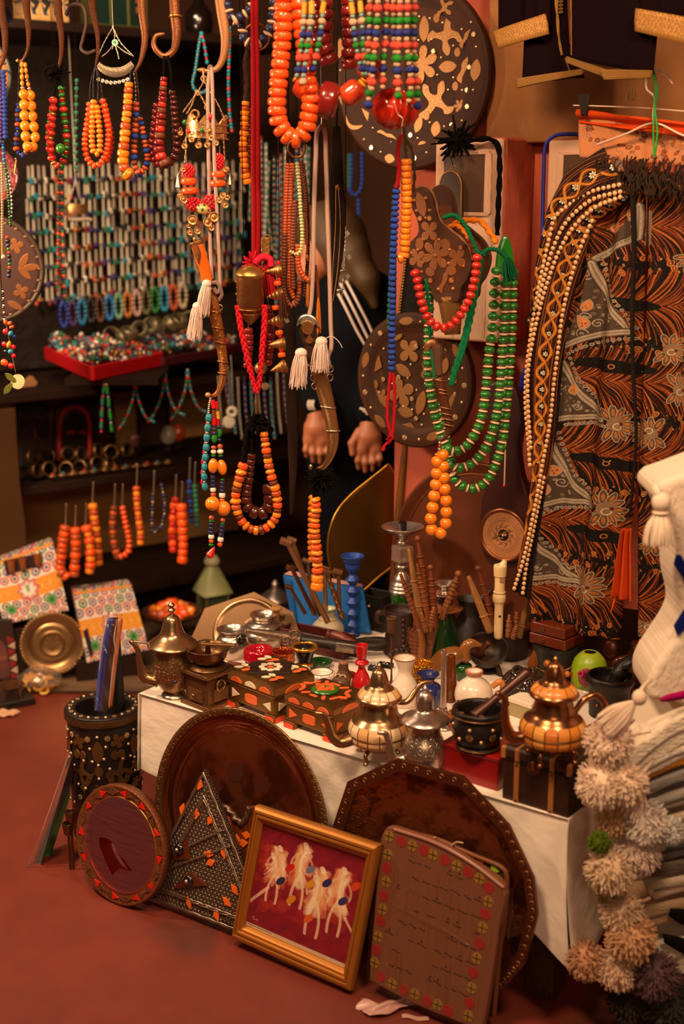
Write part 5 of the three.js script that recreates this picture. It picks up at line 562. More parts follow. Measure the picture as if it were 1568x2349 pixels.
{const q=redBox;const t=onTable('mortar','black studded mortar with pestle on the red box','mortar',1096,1712,{y:q.topY});part(t,'bowl',lathe([[0,0],[46,0],[48,5],[44,10],[56,28],[60,52],[56,76],[60,84],[58,92],[50,92],[46,80],[40,20],[0,14]],36),ironDark);part(t,'brass_ring',new THREE.TorusGeometry(60,2.6,8,48),darkBrass,[0,80,0],[1.57,0,0]);part(t,'brass_ring',new THREE.TorusGeometry(48,2.2,8,48),darkBrass,[0,5,0],[1.57,0,0]);
for (let i=0;i<14;i++){const a=i*.449,x=Math.sin(a),z=Math.cos(a);part(t,'stud',G.s,studMat,[x*58,34+(i % 2)*26,z*58],null,4.5);if (i % 2) part(t,'rosette',rosG,brass,[x*58,42,z*58],[0,a,0],[9,9,5]);if (i % 3 === 0) part(t,'rosette',rosG,brass,[x*54,93,z*54],[-1.57,0,0],[5,5,6]);}
part(t,'pestle',tube([[-14,74,10],[40,112,-10],[96,152,-30],[112,164,-36]],[14,9,10,13],20,12),mt(0x4a2c22,.35,.5));}
{const t=boxAt('luggage_chest','small brown wooden trunk with leather straps at the near table corner','trunk',1150,1832,1302,1880,150),h=100,w=t.w,m=mt(0x4a2e18,.5,0,{map:TX.wood}),s=mt(0x9a6030,.5);part(t,'body',box(w,h,t.d,4),m,[0,h/2,0]);part(t,'lid',box(w+4,34,t.d+4,12),m,[0,h+15,0]);
for (const x of [-.28,.24]){part(t,'strap',box(13,h,3,1),s,[x*w,h/2,t.d/2+1]);part(t,'strap',box(13,36,t.d+10,12),s,[x*w,h+15,0]);for (const y of [8,h - 6,h+2]) part(t,'rivet',G.s,darkBrass,[x*w,y,t.d/2+4],null,3);} part(t,'strap',box(3,h,13,1),s,[w/2+1,h/2,0]);for (const x of [-1,1]) part(t,'corner_cap',box(12,30,12,4),s,[x*(w/2 - 2),h+15,t.d/2 - 2]);const lk=part(t,'lock',lathe([[0,0],[16,0],[16,3],[8,5],[0,5]],20,0).rotateX(Math.PI/2),darkBrass,[-4,h - 2,t.d/2+2]);part(lk,'hasp',box(8,22,4,1),brass,[0,6,4]);part(t,'seam',box(w+5,2,t.d+5),mt(0x1c100a,.8),[0,h,0]);t.topY=t.position.y+(h+32)*t.k;
bonePot('copper teapot with glowing orange bone tiles standing on the wooden trunk',1264,1740,t.topY,1.08,boneO,[[-60,54,16],[-84,56,22],[-98,84,26],[-102,116,28],[-106,146,30],[-122,158,32]],[[44,96,-10],[66,124,-16],[92,130,-22],[112,104,-26],[100,74,-22],[74,62,-16]],mt(0x96623f,.25,.93));}
pot('silver_pot','squat polished silver pot with a flared rim beside the brass teapot','pot',532,1508,[[0,0],[26,0],[36,16],[38,32],[32,48],[26,56],[33,66],[31,67],[23,57],[0,52]],pewter);
pot('silver_bowl','wide low silver sugar bowl in front of the octagonal tray','bowl',606,1478,[[0,0],[40,0],[50,16],[50,28],[42,40],[36,42],[44,48],[36,56],[26,60],[32,70],[29,71],[20,60],[0,54]],pewter);
{const p=onY(575,1474,TY),t=thing('octagonal_tray','octagonal brass tray leaning behind the silver pots','tray',p,{k:mpp(p),ry:-.25,rx:-.5});const o=PS(t,'434,1476 470,1396 584,1358 672,1404 694,1470');part(t,'rim',extr(shp(o),4,1.5),mt(0x7c5c40,.35,.88));const c=PL(t,570,1452);part(t,'well',lathe([[0,3],[66,3],[72,10],[78,10],[82,4],[0,1]],48,0).rotateX(Math.PI/2),brass,[c.x,c.y,0],null,[1.05,1,1]);}
{const p=onY(680,1500,TY),t=thing('lying_dagger','silver-mounted dagger lying across the goods at the back of the table','dagger',p.clone().setY(TY+.05),{k:mpp(p)});t.D=-p.z - .12;cordPart(t,'scabbard','566,1446 600,1452 650,1460 690,1468',[6,10,12,13],mt(0x8a7260,.35,.8,{bumpMap:TX.scroll,bumpScale:.002}),.05,{sides:12});cordPart(t,'grip','690,1468 740,1474 790,1482 822,1486',[13,12,14,14],mt(0x241a17,.4),.03,{sides:12});cordPart(t,'band','696,1468 706,1470',14.5,silver,.045);cordPart(t,'band','770,1480 812,1486',14.8,mt(0x9a8a78,.3,.9,{bumpMap:TX.scroll,bumpScale:.002}),.03);for (const [x,y] of [[655,1470],[675,1455]]) part(t,'ring',new THREE.TorusGeometry(9,1.5,6,18),brass,lp(t,x,y,.02));}
{const t=pot('glass_bowl','dark cup with a thick red glass rim beside the copper cup','bowl',594,1560,[[0,0],[20,0],[26,24],[31,46],[31,50],[0,50]],blackGlaze);part(t,'red_glass',lathe([[0,49],[33,49],[34,60],[33,72],[28,75],[18,72],[14,62],[0,60]],32),mt(0xa00a1c,.08,0,{clearcoat:1}));}
{const t=pot('copper_cup','hammered bright copper cup','cup',650,1560,[[0,0],[22,0],[26,12],[25,40],[26,64],[28,68],[26,68],[23,62],[22,14],[0,8]],mt(0xd8703c,.25,.93,{bumpMap:rep(TX.hammer,2,1.2),bumpScale:.003}));}
{const t=pot('ceramic_goblet','black and gold glazed goblet behind the white cups','goblet',698,1542,[[0,0],[16,0],[18,8],[15,24],[22,44],[29,62],[27,62],[18,44],[0,30]],blackGlaze);part(t,'gold_drips',new THREE.TorusGeometry(27,4,8,40),mt(0xd8922c,.25,.8),[0,60,0],[1.57,0,0]);part(t,'gold_drips',new THREE.TorusGeometry(17,4,8,30),mt(0xd8922c,.25,.8),[0,18,0],[1.4,0,0]);}
pot('white_cup','small plain white cup behind the larger white cup','cup',694,1560,[[0,0],[13,0],[16,14],[18,26],[15,26],[11,4],[0,4]],whiteCer);
pot('white_cup','larger plain white cup beside the inlaid box','cup',692,1590,[[0,0],[16,0],[21,20],[25,38],[22,38],[15,6],[0,5]],whiteCer);
{const t=pot('ashtray','white ceramic ashtray with brown line pattern','ashtray',737,1566,[[0,0],[26,0],[28,14],[31,22],[26,26],[20,22],[16,14],[0,12]],whiteCer);for (const [r,y] of [[29,12],[28,6],[25,26]]) part(t,'painted_line',new THREE.TorusGeometry(r,1.1,6,40),mt(0x4a2418,.6),[0,y,0],[1.57,0,0]);for (let i=0;i<10;i++) part(t,'painted_dash',box(2,1,6),mt(0x4a2418,.6),[Math.sin(i*.628)*27,24.5,Math.cos(i*.628)*27],[0,i*.628,0]);}
{const t=onTable('white_dish','small white wavy ceramic dish beside the carved bottle','dish',738,1598);part(t,'dish',(()=>{const g=lathe([[0,2],[20,2],[26,14],[28,22],[24,22],[16,10],[0,8]],40),p=g.attributes.position;for (let i=0;i<p.count;i++) if (p.getY(i) > 12) p.setY(i,p.getY(i)+6*Math.sin(Math.atan2(p.getX(i),p.getZ(i))*4));g.computeVertexNormals();return g;})(),whiteCer);}
{const t=onTable('carved_bottle','carved brown stone tower-shaped bottle with cowrie insets','bottle',787,1606,{ry:-.4});const m=mt(0x5e3c22,.6,0,{bumpMap:TX.noise,bumpScale:.004}),ins=mt(0xb09070,.5);part(t,'body',box(38,52,38,4),m,[0,26,0]);part(t,'shoulder',new THREE.CylinderGeometry(12,26,22,4).rotateY(.785),m,[0,62,0]);part(t,'neck',box(18,18,18,2),m,[0,76,0]);part(t,'stopper',lathe([[0,0],[9,0],[10,6],[0,8]],16),mt(0x8a5a40,.5),[0,85,0]);for (const [x,y,z,a] of [[0,14,20,0],[-20,14,0,1.57],[20,14,0,1.57],[20,44,0,1.57],[0,40,20,0]]) part(t,'inset',petalG,ins,[x,y,z],[0,a,1.57],[11,13,5]);for (const s of [-6,6]) part(t,'arch',new THREE.TorusGeometry(6,1.8,6,14,3.14),ins,[s,60,17],[-.5,0,0]);}
pot('candlestick','glossy red turned wooden candlestick','candlestick',829,1610,[[0,0],[27,0],[26,6],[14,12],[11,22],[19,34],[21,46],[16,62],[9,76],[8,86],[15,90],[15,95],[8,100],[11,106],[13,128],[14,134],[11,134],[9,126],[0,120]],mt(0xb00c14,.3,0,{clearcoat:.5}));
{const t=onTable('wooden_mask','flat red painted wooden offcut behind the red candlestick','carving',812,1600,{ry:-.4});part(t,'board',extr(smoothShape([[-16,0],[-18,50],[-6,62],[10,50],[16,0]]),6,2),mt(0x8a1a12,.5));}
{const t=pot('iron_candle_holder','rusty iron candle cup on a thin tall stem','candle holder',897,1570,[[0,0],[16,0],[15,3],[3,6],[2.5,60],[2.5,118],[10,122],[11,150],[12,156],[9,156],[8,128],[0,126]],mt(0x5c3c24,.65,.5,{bumpMap:TX.noise,bumpScale:.003}),{seg:20,smooth:2});}
{const t=pot('white_vase','white hourglass vase with a worn brown lip','vase',927,1618,[[0,0],[26,0],[33,20],[34,34],[27,54],[17,72],[15,84],[21,100],[26,112],[23,112],[16,98],[0,86]],whiteCer);part(t,'worn_lip',new THREE.TorusGeometry(24.6,1.8,8,40),mt(0x8a5a3a,.6),[0,112,0],[1.57,0,0]);}
pot('glass_tumbler','tiny pinkish drinking glass in front of the white vase','glass',916,1598,[[0,0],[10,0],[9,6],[11,14],[15,28],[13,28],[9,14],[0,10]],mt(0xc8a898,.15,0,{transmission:.5}));
pot('gold_cup','hammered gold beaker behind the blue vase','cup',965,1590,[[0,0],[22,0],[24,20],[24,42],[22,46],[24,52],[26,70],[23,70],[20,50],[0,40]],mt(0xd89a24,.25,.93,{bumpMap:rep(TX.hammer,2,2),bumpScale:.003}));
pot('blue_vase','cobalt blue glazed vase with a flared rim','vase',981,1620,[[0,0],[22,0],[32,18],[33,36],[26,50],[14,58],[14,64],[24,76],[22,77],[11,66],[0,60]],mt(0x1a2460,.3,0,{clearcoat:.5,bumpMap:TX.noise,bumpScale:.002}));
{const t=pot('glass_candlestick','tall silver-footed glass candlestick beside the blue vase','candlestick',1015,1668,[[0,0],[28,0],[30,6],[18,14],[12,24],[16,32],[10,40],[9,46]],pewter);part(t,'shaft',lathe([[0,44],[7,44],[6,150],[5,168],[4,184],[0,184]],12,0),mt(0xa89080,.2,.7));part(t,'amber_bowl',lathe([[0,6],[30,8],[36,20],[33,22],[26,12],[0,10]],30),mt(0xb05c14,.2,0,{transmission:.3,clearcoat:.6}),[18,0,-14]);}
{const t=pot('amber_bottle','slim amber glass bottle behind the glass candlestick','bottle',1032,1610,[[0,0],[13,0],[14,50],[10,90],[8,110],[0,110]],mt(0x7a3c10,.12,0,{transmission:.4,clearcoat:.6}));}
{const t=onTable('horn_bird','polished brown horn carved as a bird on the green bottle','carving',1030,1560);part(t,'body',tube([[-52,6,4],[-30,36,2],[0,54,0],[26,56,0],[40,44,0]],[3,16,24,22,8],30,14),mt(0x7c4c22,.25,0,{clearcoat:.5}));part(t,'head',tube([[30,50,0],[34,76,0],[44,86,0],[70,82,0]],[17,13,11,3],20,12),mt(0x8a5628,.25,0,{clearcoat:.5}));part(t,'stand',lathe([[0,0],[20,0],[22,34],[0,40]],20),mt(0x1c4a1c,.2,0,{clearcoat:.5}),[28,0,-6]);}
{const t=onTable('hookah','silver water pipe with a dish, crystal cube and green glass base','hookah',920,1478);const s=mt(0xc8bab0,.3,.9);
part(t,'glass_base',lathe([[0,0],[30,0],[34,10],[30,40],[24,90],[24,122],[0,122]],28),mt(0x1c4a12,.1,0,{clearcoat:1}));part(t,'bell',lathe([[26,120],[29,126],[25,130],[27,134],[23,138],[25,142],[20,146],[18,156],[10,166],[8,172],[14,178],[14,184],[8,188],[8,192]],28,2),s);part(t,'crystal',box(36,36,36,3),mt(0xb89888,.05,0,{transmission:.6,ior:1.5,thickness:.02}),[0,210,0],[0,.5,0]);part(t,'stem',lathe([[8,228],[12,232],[12,238],[7,242],[12,248],[11,252],[0,253]],20),s);part(t,'dish',lathe([[0,252],[14,252],[38,264],[46,270],[44,272],[34,267],[12,258],[0,257]],40),s);part(t,'bowl_socket',lathe([[0,256],[9,256],[9,282],[6,282],[6,260],[0,260]],18,0),blackGlaze);}
{const t=onTable('hookah_hose','coiled ribbed black hookah hose at the middle of the table','hose',850,1500);const P=[];for (let i=0;i <= 40;i++){const a=i/40*8.6+2.2,r=42 - i*.35;P.push([Math.cos(a)*r+(i > 30?(30 - i)*5 :0),14+i*.5,Math.sin(a)*r*.8]);} P.unshift([-95,12,0]);part(t,'hose',tube(P,[9,9],220,10),mt(0x2a2018,.4,.2));const gs=[],c=new THREE.CatmullRomCurve3(P.map(p=>V(...p)),false,'centripetal');for (let i=0;i<90;i++){const g=new THREE.TorusGeometry(9.4,1.5,5,12),p=c.getPointAt(i/89),d=c.getTangentAt(i/89);g.applyQuaternion(new THREE.Quaternion().setFromUnitVectors(V(0,0,1),d));g.translate(p.x,p.y,p.z);gs.push(g);} part(t,'ribs',merge(gs),mt(0x3c3022,.4,.3));}
{const t=pot('stone_bottle','bottle with silver collars and a dark green glass cone','bottle',1018,1508,[[0,0],[36,0],[36,12],[28,60],[20,104],[18,108]],mt(0x123416,.1,0,{clearcoat:1}));part(t,'collar',lathe([[0,108],[20,108],[38,114],[40,118],[24,122],[14,126]],30),tan);part(t,'stopper',lathe([[0,122],[14,122],[16,134],[12,144]],24),blackGlaze);part(t,'silver_cup',lathe([[0,140],[12,140],[27,148],[26,151],[12,154],[14,164],[24,172],[22,174],[10,166],[0,160]],30),pewter);}
{const t=pot('leather_tankard','embossed brown leather tankard with a curled lip','tankard',918,1500,[[0,0],[34,0],[38,20],[34,50],[35,90],[39,104],[36,105],[32,88],[0,76]],mt(0x35201a,.5,0,{bumpMap:TX.noise,bumpScale:.004}));tb(t,'curled_lip',[[-30,98,10],[-50,100,14],[-52,82,14],[-42,76,12]],[6,7,6,4],mt(0x3c241c,.5));for (let i=0;i<7;i++) part(t,'stud',G.s,mt(0x4a3022,.4,.3),[4,20+i*12,37],null,4);for (let i=0;i<26;i++) part(t,'carved_berry',G.s,mt(0x2e1a12,.5),[rr(-24,14),rr(4,34),34+rr(0,5)],null,rr(4,7));}
{const t=onTable('carved_tower','small carved wooden minaret model with steps','carving',958,1510,{ry:-.5});const m=mt(0x8a4a24,.6,0,{map:TX.wood});part(t,'base_block',box(40,70,34,2),m,[0,35,0]);part(t,'tower',box(22,36,22,2),m,[2,88,0]);part(t,'dome',G.s,m,[2,112,0],null,[11,13,11]);for (let i=0;i<4;i++) part(t,'merlon',box(6,6,6,1),m,[-15+i*10,72,16]);for (let i=0;i<5;i++) for (let j=0;j<3;j++) part(t,'carved_brick',box(8,5,2),mt(0x6c3618,.6),[-9+j*9,12+i*9,17.5]);part(t,'wooden_hand',tube([[18,10,22],[20,50,22],[14,78,22]],[9,9,7],14,8),tan);}
const flute=(label,x1,y1,x2,y2,r,col,dz,rings=4,o={})=>{const t=pxThing('wooden_flute',label,'flute',x2,y2,2.98+dz,{group:'wooden flutes and pipes in the holders'});const a=lp(t,x1,y1),b=lp(t,x2,y2),m=mt(col,.5,0,{map:TX.wood});part(t,'tube',tube([b,b.clone().lerp(a,.5),b.clone().lerp(a,.93),a],[r,r,r*.92,r*.55],16,12),m);const d=a.clone().sub(b).normalize(),q=new THREE.Quaternion().setFromUnitVectors(V(0,0,1),d);for (let i=0;i<rings;i++){const e=part(t,'turned_ring',new THREE.TorusGeometry(r,r*.24,6,16),m,b.clone().lerp(a,.3+.62*i/Math.max(1,rings)));e.quaternion.copy(q);} if (o.knob) part(t,'knob',G.s,m,a,null,r*1.05);return t;};
[[938,1258,968,1445,8,0xd8a468,.05,2],[958,1236,990,1450,7.5,0xa85c2c,.1,6,{knob:1}],[957,1292,984,1430,6.5,0xb0642c,0,8],[987,1302,1000,1440,7,0xa0562a,.08,6,{knob:1}],[1050,1316,1012,1420,7.5,0xc07c48,.12,7,{knob:1}],[918,1316,962,1440,6,0xa86030,.02,8],[995,1392,985,1450,6,0xb87840,-.02,5],[966,1405,978,1450,6,0xb06c38,-.03,2]].forEach((a,i)=>flute(['pale bamboo flute with burnt holes in the front holder','long brown turned pipe, tallest in the front holder','ringed short brown pipe beside the pale bamboo flute','brown pipe with a ball end beside the ringed pipe','leaning ball-ended pipe pointing towards the barometer','ringed pipe leaning away towards the hookah','stubby ringed whistle in the front holder','stubby plain whistle at the holder rim'][i],...a));
[[1074,1322,1124,1450,9,0xd4a060,0,1],[1096,1304,1140,1452,7.5,0x9a4e24,.05,4,{knob:1}],[1168,1410,1164,1462,6,0xb87844,0,3],[1184,1404,1180,1460,6,0xb0703c,.02,4],[1212,1372,1190,1462,8,0xd0a068,.04,1],[1184,1436,1176,1466,6,0xa86838,-.03,4],[1171,1425,1172,1462,4,0xb88050,.03,1]].forEach((a,i)=>flute(['knotted pale cane flute in the rear holder','dark red turned pipe with a knob in the rear holder','short tan pipe at the rim of the rear holder','short ringed pipe beside the tan one','pale branchy flute leaning towards the skirt','smallest ringed whistle in the rear holder','thin plain tube between the short pipes'][i],...a));
{const t=pxThing('recorder','cream plastic recorder standing upright in the rear holder','recorder',1142,1460,3.0);const y=v=>(1460 - v)*1.03,m=mt(0xd8b888,.35);part(t,'body',lathe([[0,0],[10,0],[10,y(1390)],[14,y(1378)],[15,y(1366)],[12,y(1356)],[12,y(1322)],[14,y(1318)],[15,y(1306)],[15,y(1296)],[12,y(1294)],[0,y(1294)]],24),m);part(t,'beak',tube([[4,y(1298),0],[8,y(1290),0],[10,y(1284),0]],[11,8,5],8,12),m);for (const v of [1356,1318]) part(t,'ring',new THREE.TorusGeometry(13,1.6,6,24),m,[0,y(v),0],[1.57,0,0]);part(t,'window',box(9,13,4,1),mt(0x8a6a40,.6),[3,y(1325),11]);part(t,'hole',G.s,mt(0x3a2818,.8),[1,y(1410),10],null,[3,3,1.5]);}
pot('wooden_holder','pale wooden barrel holding flutes beside the carved minaret','holder',985,1505,[[0,0],[26,0],[28,20],[30,66],[27,66],[25,8],[0,6]],mt(0xa8683a,.55,0,{map:TX.wood}));
pot('wooden_holder','dark round tub holding flutes and the cream recorder','holder',1165,1505,[[0,0],[40,0],[44,20],[46,60],[42,60],[38,8],[0,6]],mt(0x2c1c14,.5));
{const t=pot('black_jug','black earthenware jug with a torn spout behind the bottle','jug',1075,1500,[[0,0],[30,0],[42,24],[42,50],[32,76],[22,92],[22,112],[30,128],[27,129],[18,112],[0,96]],mt(0x241a18,.6,0,{bumpMap:TX.noise,bumpScale:.003}));tb(t,'spout',[[18,122,4],[34,138,6],[46,152,8]],[12,9,4],mt(0x241a18,.6));}
{const t=onTable('wooden_ladle','dark iron ladle bowl with a carved pipe head inside','ladle',1115,1540,{ry:.2});const b=part(t,'bowl',lathe([[0,0],[24,4],[40,22],[46,44],[43,45],[36,24],[20,10],[0,8]],32),mt(0x3a271c,.5,.3),[0,24,0],[.45,0,.12]);tb(t,'handle',[[14,26,30],[20,4,40],[24,-4,44]],[6,6,5],mt(0x3a271c,.5,.3));const h=part(t,'pipe_head',lathe([[0,0],[14,0],[17,14],[15,30],[12,30],[10,8],[0,6]],20),mt(0x5a2f1c,.5),[-22,48,12],[.5,0,.7]);part(h,'pipe_stem',tube([[0,4,0],[24,8,0],[34,16,0]],[5,4,6],12,8),mt(0x5a2f1c,.5));part(t,'foot',lathe([[0,0],[26,0],[24,10],[0,12]],24),mt(0x2c1e16,.6));}
{const t=pot('white_vase','round white porcelain vase with a narrow brown neck','vase',1085,1626,[[0,0],[26,0],[40,20],[43,38],[36,58],[20,72],[16,78],[17,86],[20,90],[16,90],[0,80]],whiteCer);part(t,'brown_lip',lathe([[16,80],[19,84],[20,91],[16,91]],24),mt(0xa86a4a,.5));tb(t,'handle',[[40,54,4],[58,66,4],[66,48,4],[56,30,4]],[6,7,6,5],mt(0xc07a3c,.35));}
{const t=onTable('gravy_boat','small white porcelain sauce boat in front of the round vase','sauce boat',1082,1622,{});part(t,'boat',(()=>{const g=lathe([[0,0],[14,0],[26,12],[30,24],[27,25],[18,10],[0,6]],32);g.scale(1.1,1,.7);return g;})(),whiteCer);tb(t,'handle',[[28,20,0],[42,22,0],[40,8,0]],[3.5,3.5],whiteCer,12);}
{const t=pot('black_pot','shiny black glazed pot with a wavy opening','pot',1196,1612,[[0,0],[34,0],[48,20],[50,44],[38,66],[26,72],[22,70],[0,60]],mt(0x2c1e1a,.15,0,{clearcoat:1,bumpMap:rep(TX.hammer,3,2),bumpScale:.003}));part(t,'wavy_rim',(()=>{const g=new THREE.TorusGeometry(25,5,8,40),p=g.attributes.position;g.rotateX(1.57);for (let i=0;i<p.count;i++) p.setY(i,p.getY(i)+4*Math.sin(Math.atan2(p.getX(i),p.getZ(i))*4));g.computeVertexNormals();return g;})(),mt(0x2c1e1a,.15,0,{clearcoat:1}),[0,72,0]);}
{const t=pot('painted_cup','white cup with brown lattice painting and dark inside','cup',1208,1610,[[0,0],[22,0],[27,18],[26,44],[24,46],[22,42],[0,34]],mt(0xffffff,.3,0,{map:canvasTex(256,64,(g,W,H)=>{g.fillStyle='#d8c4b0';g.fillRect(0,0,W,H);g.strokeStyle='#3a1c14';g.lineWidth=3;for (let i=0;i<9;i++){g.beginPath();g.moveTo(i*32,0);g.quadraticCurveTo(i*32+28,32,i*32,64);g.stroke();g.beginPath();g.moveTo(i*32+16,0);g.quadraticCurveTo(i*32 - 12,32,i*32+16,64);g.stroke();}})}));part(t,'contents',new THREE.CircleGeometry(22,28).rotateX(-1.57),mt(0x4a140c,.3),[0,40,0]);}
{const t=boxAt('card_box','small white lidded box behind the copper teapot','box',1166,1642,1216,1660,46);part(t,'body',box(t.w,36,46,2),mt(0x9a8a60,.6),[0,18,0]);part(t,'lid',box(t.w+4,12,50,2),mt(0xd8c8b4,.6),[0,40,0]);}
{const t=pot('painted_teapot','lime green painted pot with pink dots and a magenta spout','pot',1348,1600,[[0,30],[34,30],[40,40],[41,62],[35,88],[22,104],[14,108],[12,106],[0,100]],mt(0xffffff,.35,0,{map:canvasTex(512,256,(g,W,H)=>{g.fillStyle='#8fae1e';g.fillRect(0,0,W,H);for (let r=0;r<4;r++) for (let i=0;i<26;i++){g.fillStyle=r % 2?'#d88a5a' :'#e06a2a';g.beginPath();g.arc(i*20+r*8,50+r*16,3,0,7);g.fill();} for (let i=0;i<8;i++){g.strokeStyle='#1e5a1c';g.lineWidth=4;g.beginPath();g.moveTo(i*64+20,230);g.lineTo(i*64+20,180);g.stroke();g.beginPath();g.arc(i*64+20,190,14,0,3.14);g.stroke();g.fillStyle='#c8341c';g.beginPath();g.ellipse(i*64+20,168,8,12,0,0,7);g.fill();}})}));part(t,'spout',lathe([[0,0],[22,0],[16,12],[8,34],[7,38],[4,38],[0,30]],16),mt(0xa01c50,.45),[-10,62,34],[1.0,0,.6]);part(t,'opening',new THREE.CircleGeometry(13,24).rotateX(-1.57),mt(0x14100c,.9),[0,107,0]);part(t,'white_stand',lathe([[0,0],[38,0],[40,12],[36,30],[0,30]],28),whiteCer);}
{const t=pot('mortar','tall black mortar with a black pestle behind the copper teapot','mortar',1395,1640,[[0,0],[40,0],[44,10],[46,60],[50,72],[54,84],[52,94],[45,94],[42,70],[0,40]],ironDark);tb(t,'pestle',[[8,70,0],[20,100,0],[34,122,0]],[14,18,14],ironDark);part(t,'pestle_ring',G.S,ironDark,[36,122,0],[0,0,.7],[24,13,20]);for (let i=0;i<8;i++) part(t,'stud',G.s,mt(0x7a4a28,.4,.6),[Math.sin(i*.785)*47,36,Math.cos(i*.785)*47],null,4);tb(t,'lug',[[44,70,6],[58,74,6],[58,58,6],[48,52,6]],[4,4],ironDark,12);}
{const t=onTable('leather_bucket','black leather bucket under the stacked wooden boxes','bucket',1272,1570,{});part(t,'body',lathe([[0,0],[44,0],[50,60],[54,96],[50,97],[0,90]],32),mt(0x24201e,.45,0,{bumpMap:TX.noise,bumpScale:.004}));part(t,'brown_fur',tube([[-52,20,10],[-50,60,14],[-40,90,10]],[10,14,8],16,10),mt(0x8a4a1e,.95,0,{bumpMap:rep(TX.fine,2,2),bumpScale:.006}));t.topY=t.position.y+98*t.k;const p=t.position;
['lower of two orange-brown wooden boxes on the leather bucket','upper of two orange-brown wooden boxes, with a brass latch'].forEach((label,i)=>{const b=thing('wooden_box',label,'box',V(p.x,t.topY+i*26*t.k,p.z),{k:t.k,ry:-.75,group:'orange-brown wooden boxes on the leather bucket'});part(b,'body',box(94 - i*4,24,78,3),mt(0x8c3c18,.4,0,{map:TX.wood,clearcoat:.3}),[0,12.5,0]);part(b,'latch',box(8,10,3,1),darkBrass,[-10,12,40]);});}
{const t=onTable('brass_figurine','tiny brass winged figurine in front of the leather bucket','figurine',1266,1600);tb(t,'body',[[0,0,0],[-4,26,0],[2,50,0],[-8,72,0]],[7,5,6,8],darkBrass);part(t,'head',G.s,mt(0xb06828,.4,.3),[-14,80,0],null,9);for (const s of [-1,1]) part(t,'wing',tube([[0,56,0],[s*24,62,0],[s*40,72,0]],[4,6,2],12,8),darkBrass);part(t,'bead',G.s,mt(0xc0702c,.4),[30,58,6],null,7);}
{const t=pot('brown_jug','dark red-brown glazed jug half hidden by the blanket','jug',1478,1600,[[0,0],[40,0],[52,30],[52,70],[42,100],[36,118],[38,124],[34,124],[0,110]],mt(0x401812,.15,0,{clearcoat:1}));tb(t,'handle',[[-40,100,10],[-72,90,14],[-72,50,12],[-50,34,8]],[7,7],mt(0x401812,.2));part(t,'knob',G.s,mt(0x401812,.2),[10,84,48],null,5);}
{const p=onY(1400,1560,TY),t=thing('copper_relief','embossed dark copper sheet leaning behind the black mortar','relief',p,{k:mpp(p),ry:ANG,rx:-.12});part(t,'sheet',extr(shp(PS(t,'1310,1560 1320,1440 1400,1390 1470,1400 1480,1560')),5,1.5),mt(0x4e2a1a,.5,.5,{bumpMap:rep(TX.scroll,.012,.012),bumpScale:.004}));const c=PL(t,1402,1488);part(t,'boss',G.S,mt(0x6a3220,.4,.5),[c.x,c.y,6],null,[20,22,14]);}
{const t=pot('candlestick','tall blue turned wooden candlestick','candlestick',808,1460,(()=>{const P=[[0,0],[16,0],[15,6],[8,12]];for (let i=0;i<5;i++){const y=16+i*26;P.push([8,y+2],[14,y+10],[15,y+14],[8,y+22]);} P.push([8,148],[14,156],[16,162],[16,172],[20,174],[20,178],[26,186],[24,187],[17,178],[0,172]);return P;})(),mt(0x143a8c,.42),{smooth:2});}
{const p=onY(750,1446,TY),t=thing('blue_case','open blue flat case standing behind the candlestick','case',p,{k:mpp(p),ry:-.35,rx:-.1});part(t,'panel',extr(shp(PS(t,'680,1450 653,1318 668,1308 832,1340 852,1450')),8,1.5),mt(0x1260a8,.55));part(t,'side_panel',extr(shp(PS(t,'654,1318 672,1330 688,1444 680,1450')),4,1),mt(0x0e4a88,.55),[0,0,10]);part(t,'flower_strip',extr(shp(PS(t,'655,1315 668,1308 832,1338 834,1345')),3,.5),mt(0xc08a80,.7),[0,0,9]);}
{const t=pot('floral_jug','pale glazed jug with green trim holding metal skewers','jug',752,1462,[[0,0],[30,0],[36,14],[34,30],[20,44],[16,52],[18,64],[20,68],[16,68],[0,56]],mt(0xb8a888,.3,0,{clearcoat:.5}));part(t,'green_rim',new THREE.TorusGeometry(18.5,2.2,8,30),mt(0x5a7a58,.4),[0,67,0],[1.57,0,0]);part(t,'yellow_ring',new THREE.TorusGeometry(20,1.6,8,30),mt(0xc08a2c,.4),[0,44,0],[1.57,0,0]);}
[[657,1242,752,1428,7,0xa87c5c,0],[670,1238,700,1330,6,0x9a7458,.05],[668,1302,722,1410,5.5,0x7c5034,.03],[704,1286,722,1412,5.5,0x94785c,.06],[664,1346,700,1408,4.5,0x6c4a34,.02],[745,1305,746,1400,6,0xb89a7a,.02],[748,1310,786,1420,6.5,0x7c5638,-.02],[776,1310,778,1408,5.5,0x8a6242,.0],[690,1300,735,1412,5,0x5c4030,.08]].forEach(([x1,y1,x2,y2,r,c,dz],i)=>{
const t=pxThing('metal_pipe',['long metal pipe with an elbow end, nearest of the bundle','metal pipe with a bent head behind the longest one','rusty pipe leaning out of the bundle low down','upright steel pipe with a socket end','short thin rod with a ball eye','silver tube standing in the floral jug','twisted brown rod with a bent end','thin steel pipe beside the blue candlestick','dark rod at the back of the bundle'][i],'pipe',x2,y2,3.12+dz,{group:'bundle of metal pipes by the blue case'});const a=lp(t,x1,y1),b=lp(t,x2,y2),m=mt(c,.38,.8);part(t,'shaft',tube([b,a],[r,r*.8],i === 6?60 :8,10,i === 6?{twist:.25,pitch:.7} :{}),m);part(t,'elbow',new THREE.CylinderGeometry(r*1.25,r*1.25,r*3.4,14),m,[a.x - 2,a.y,a.z+3],[.5,0,1.15]);});
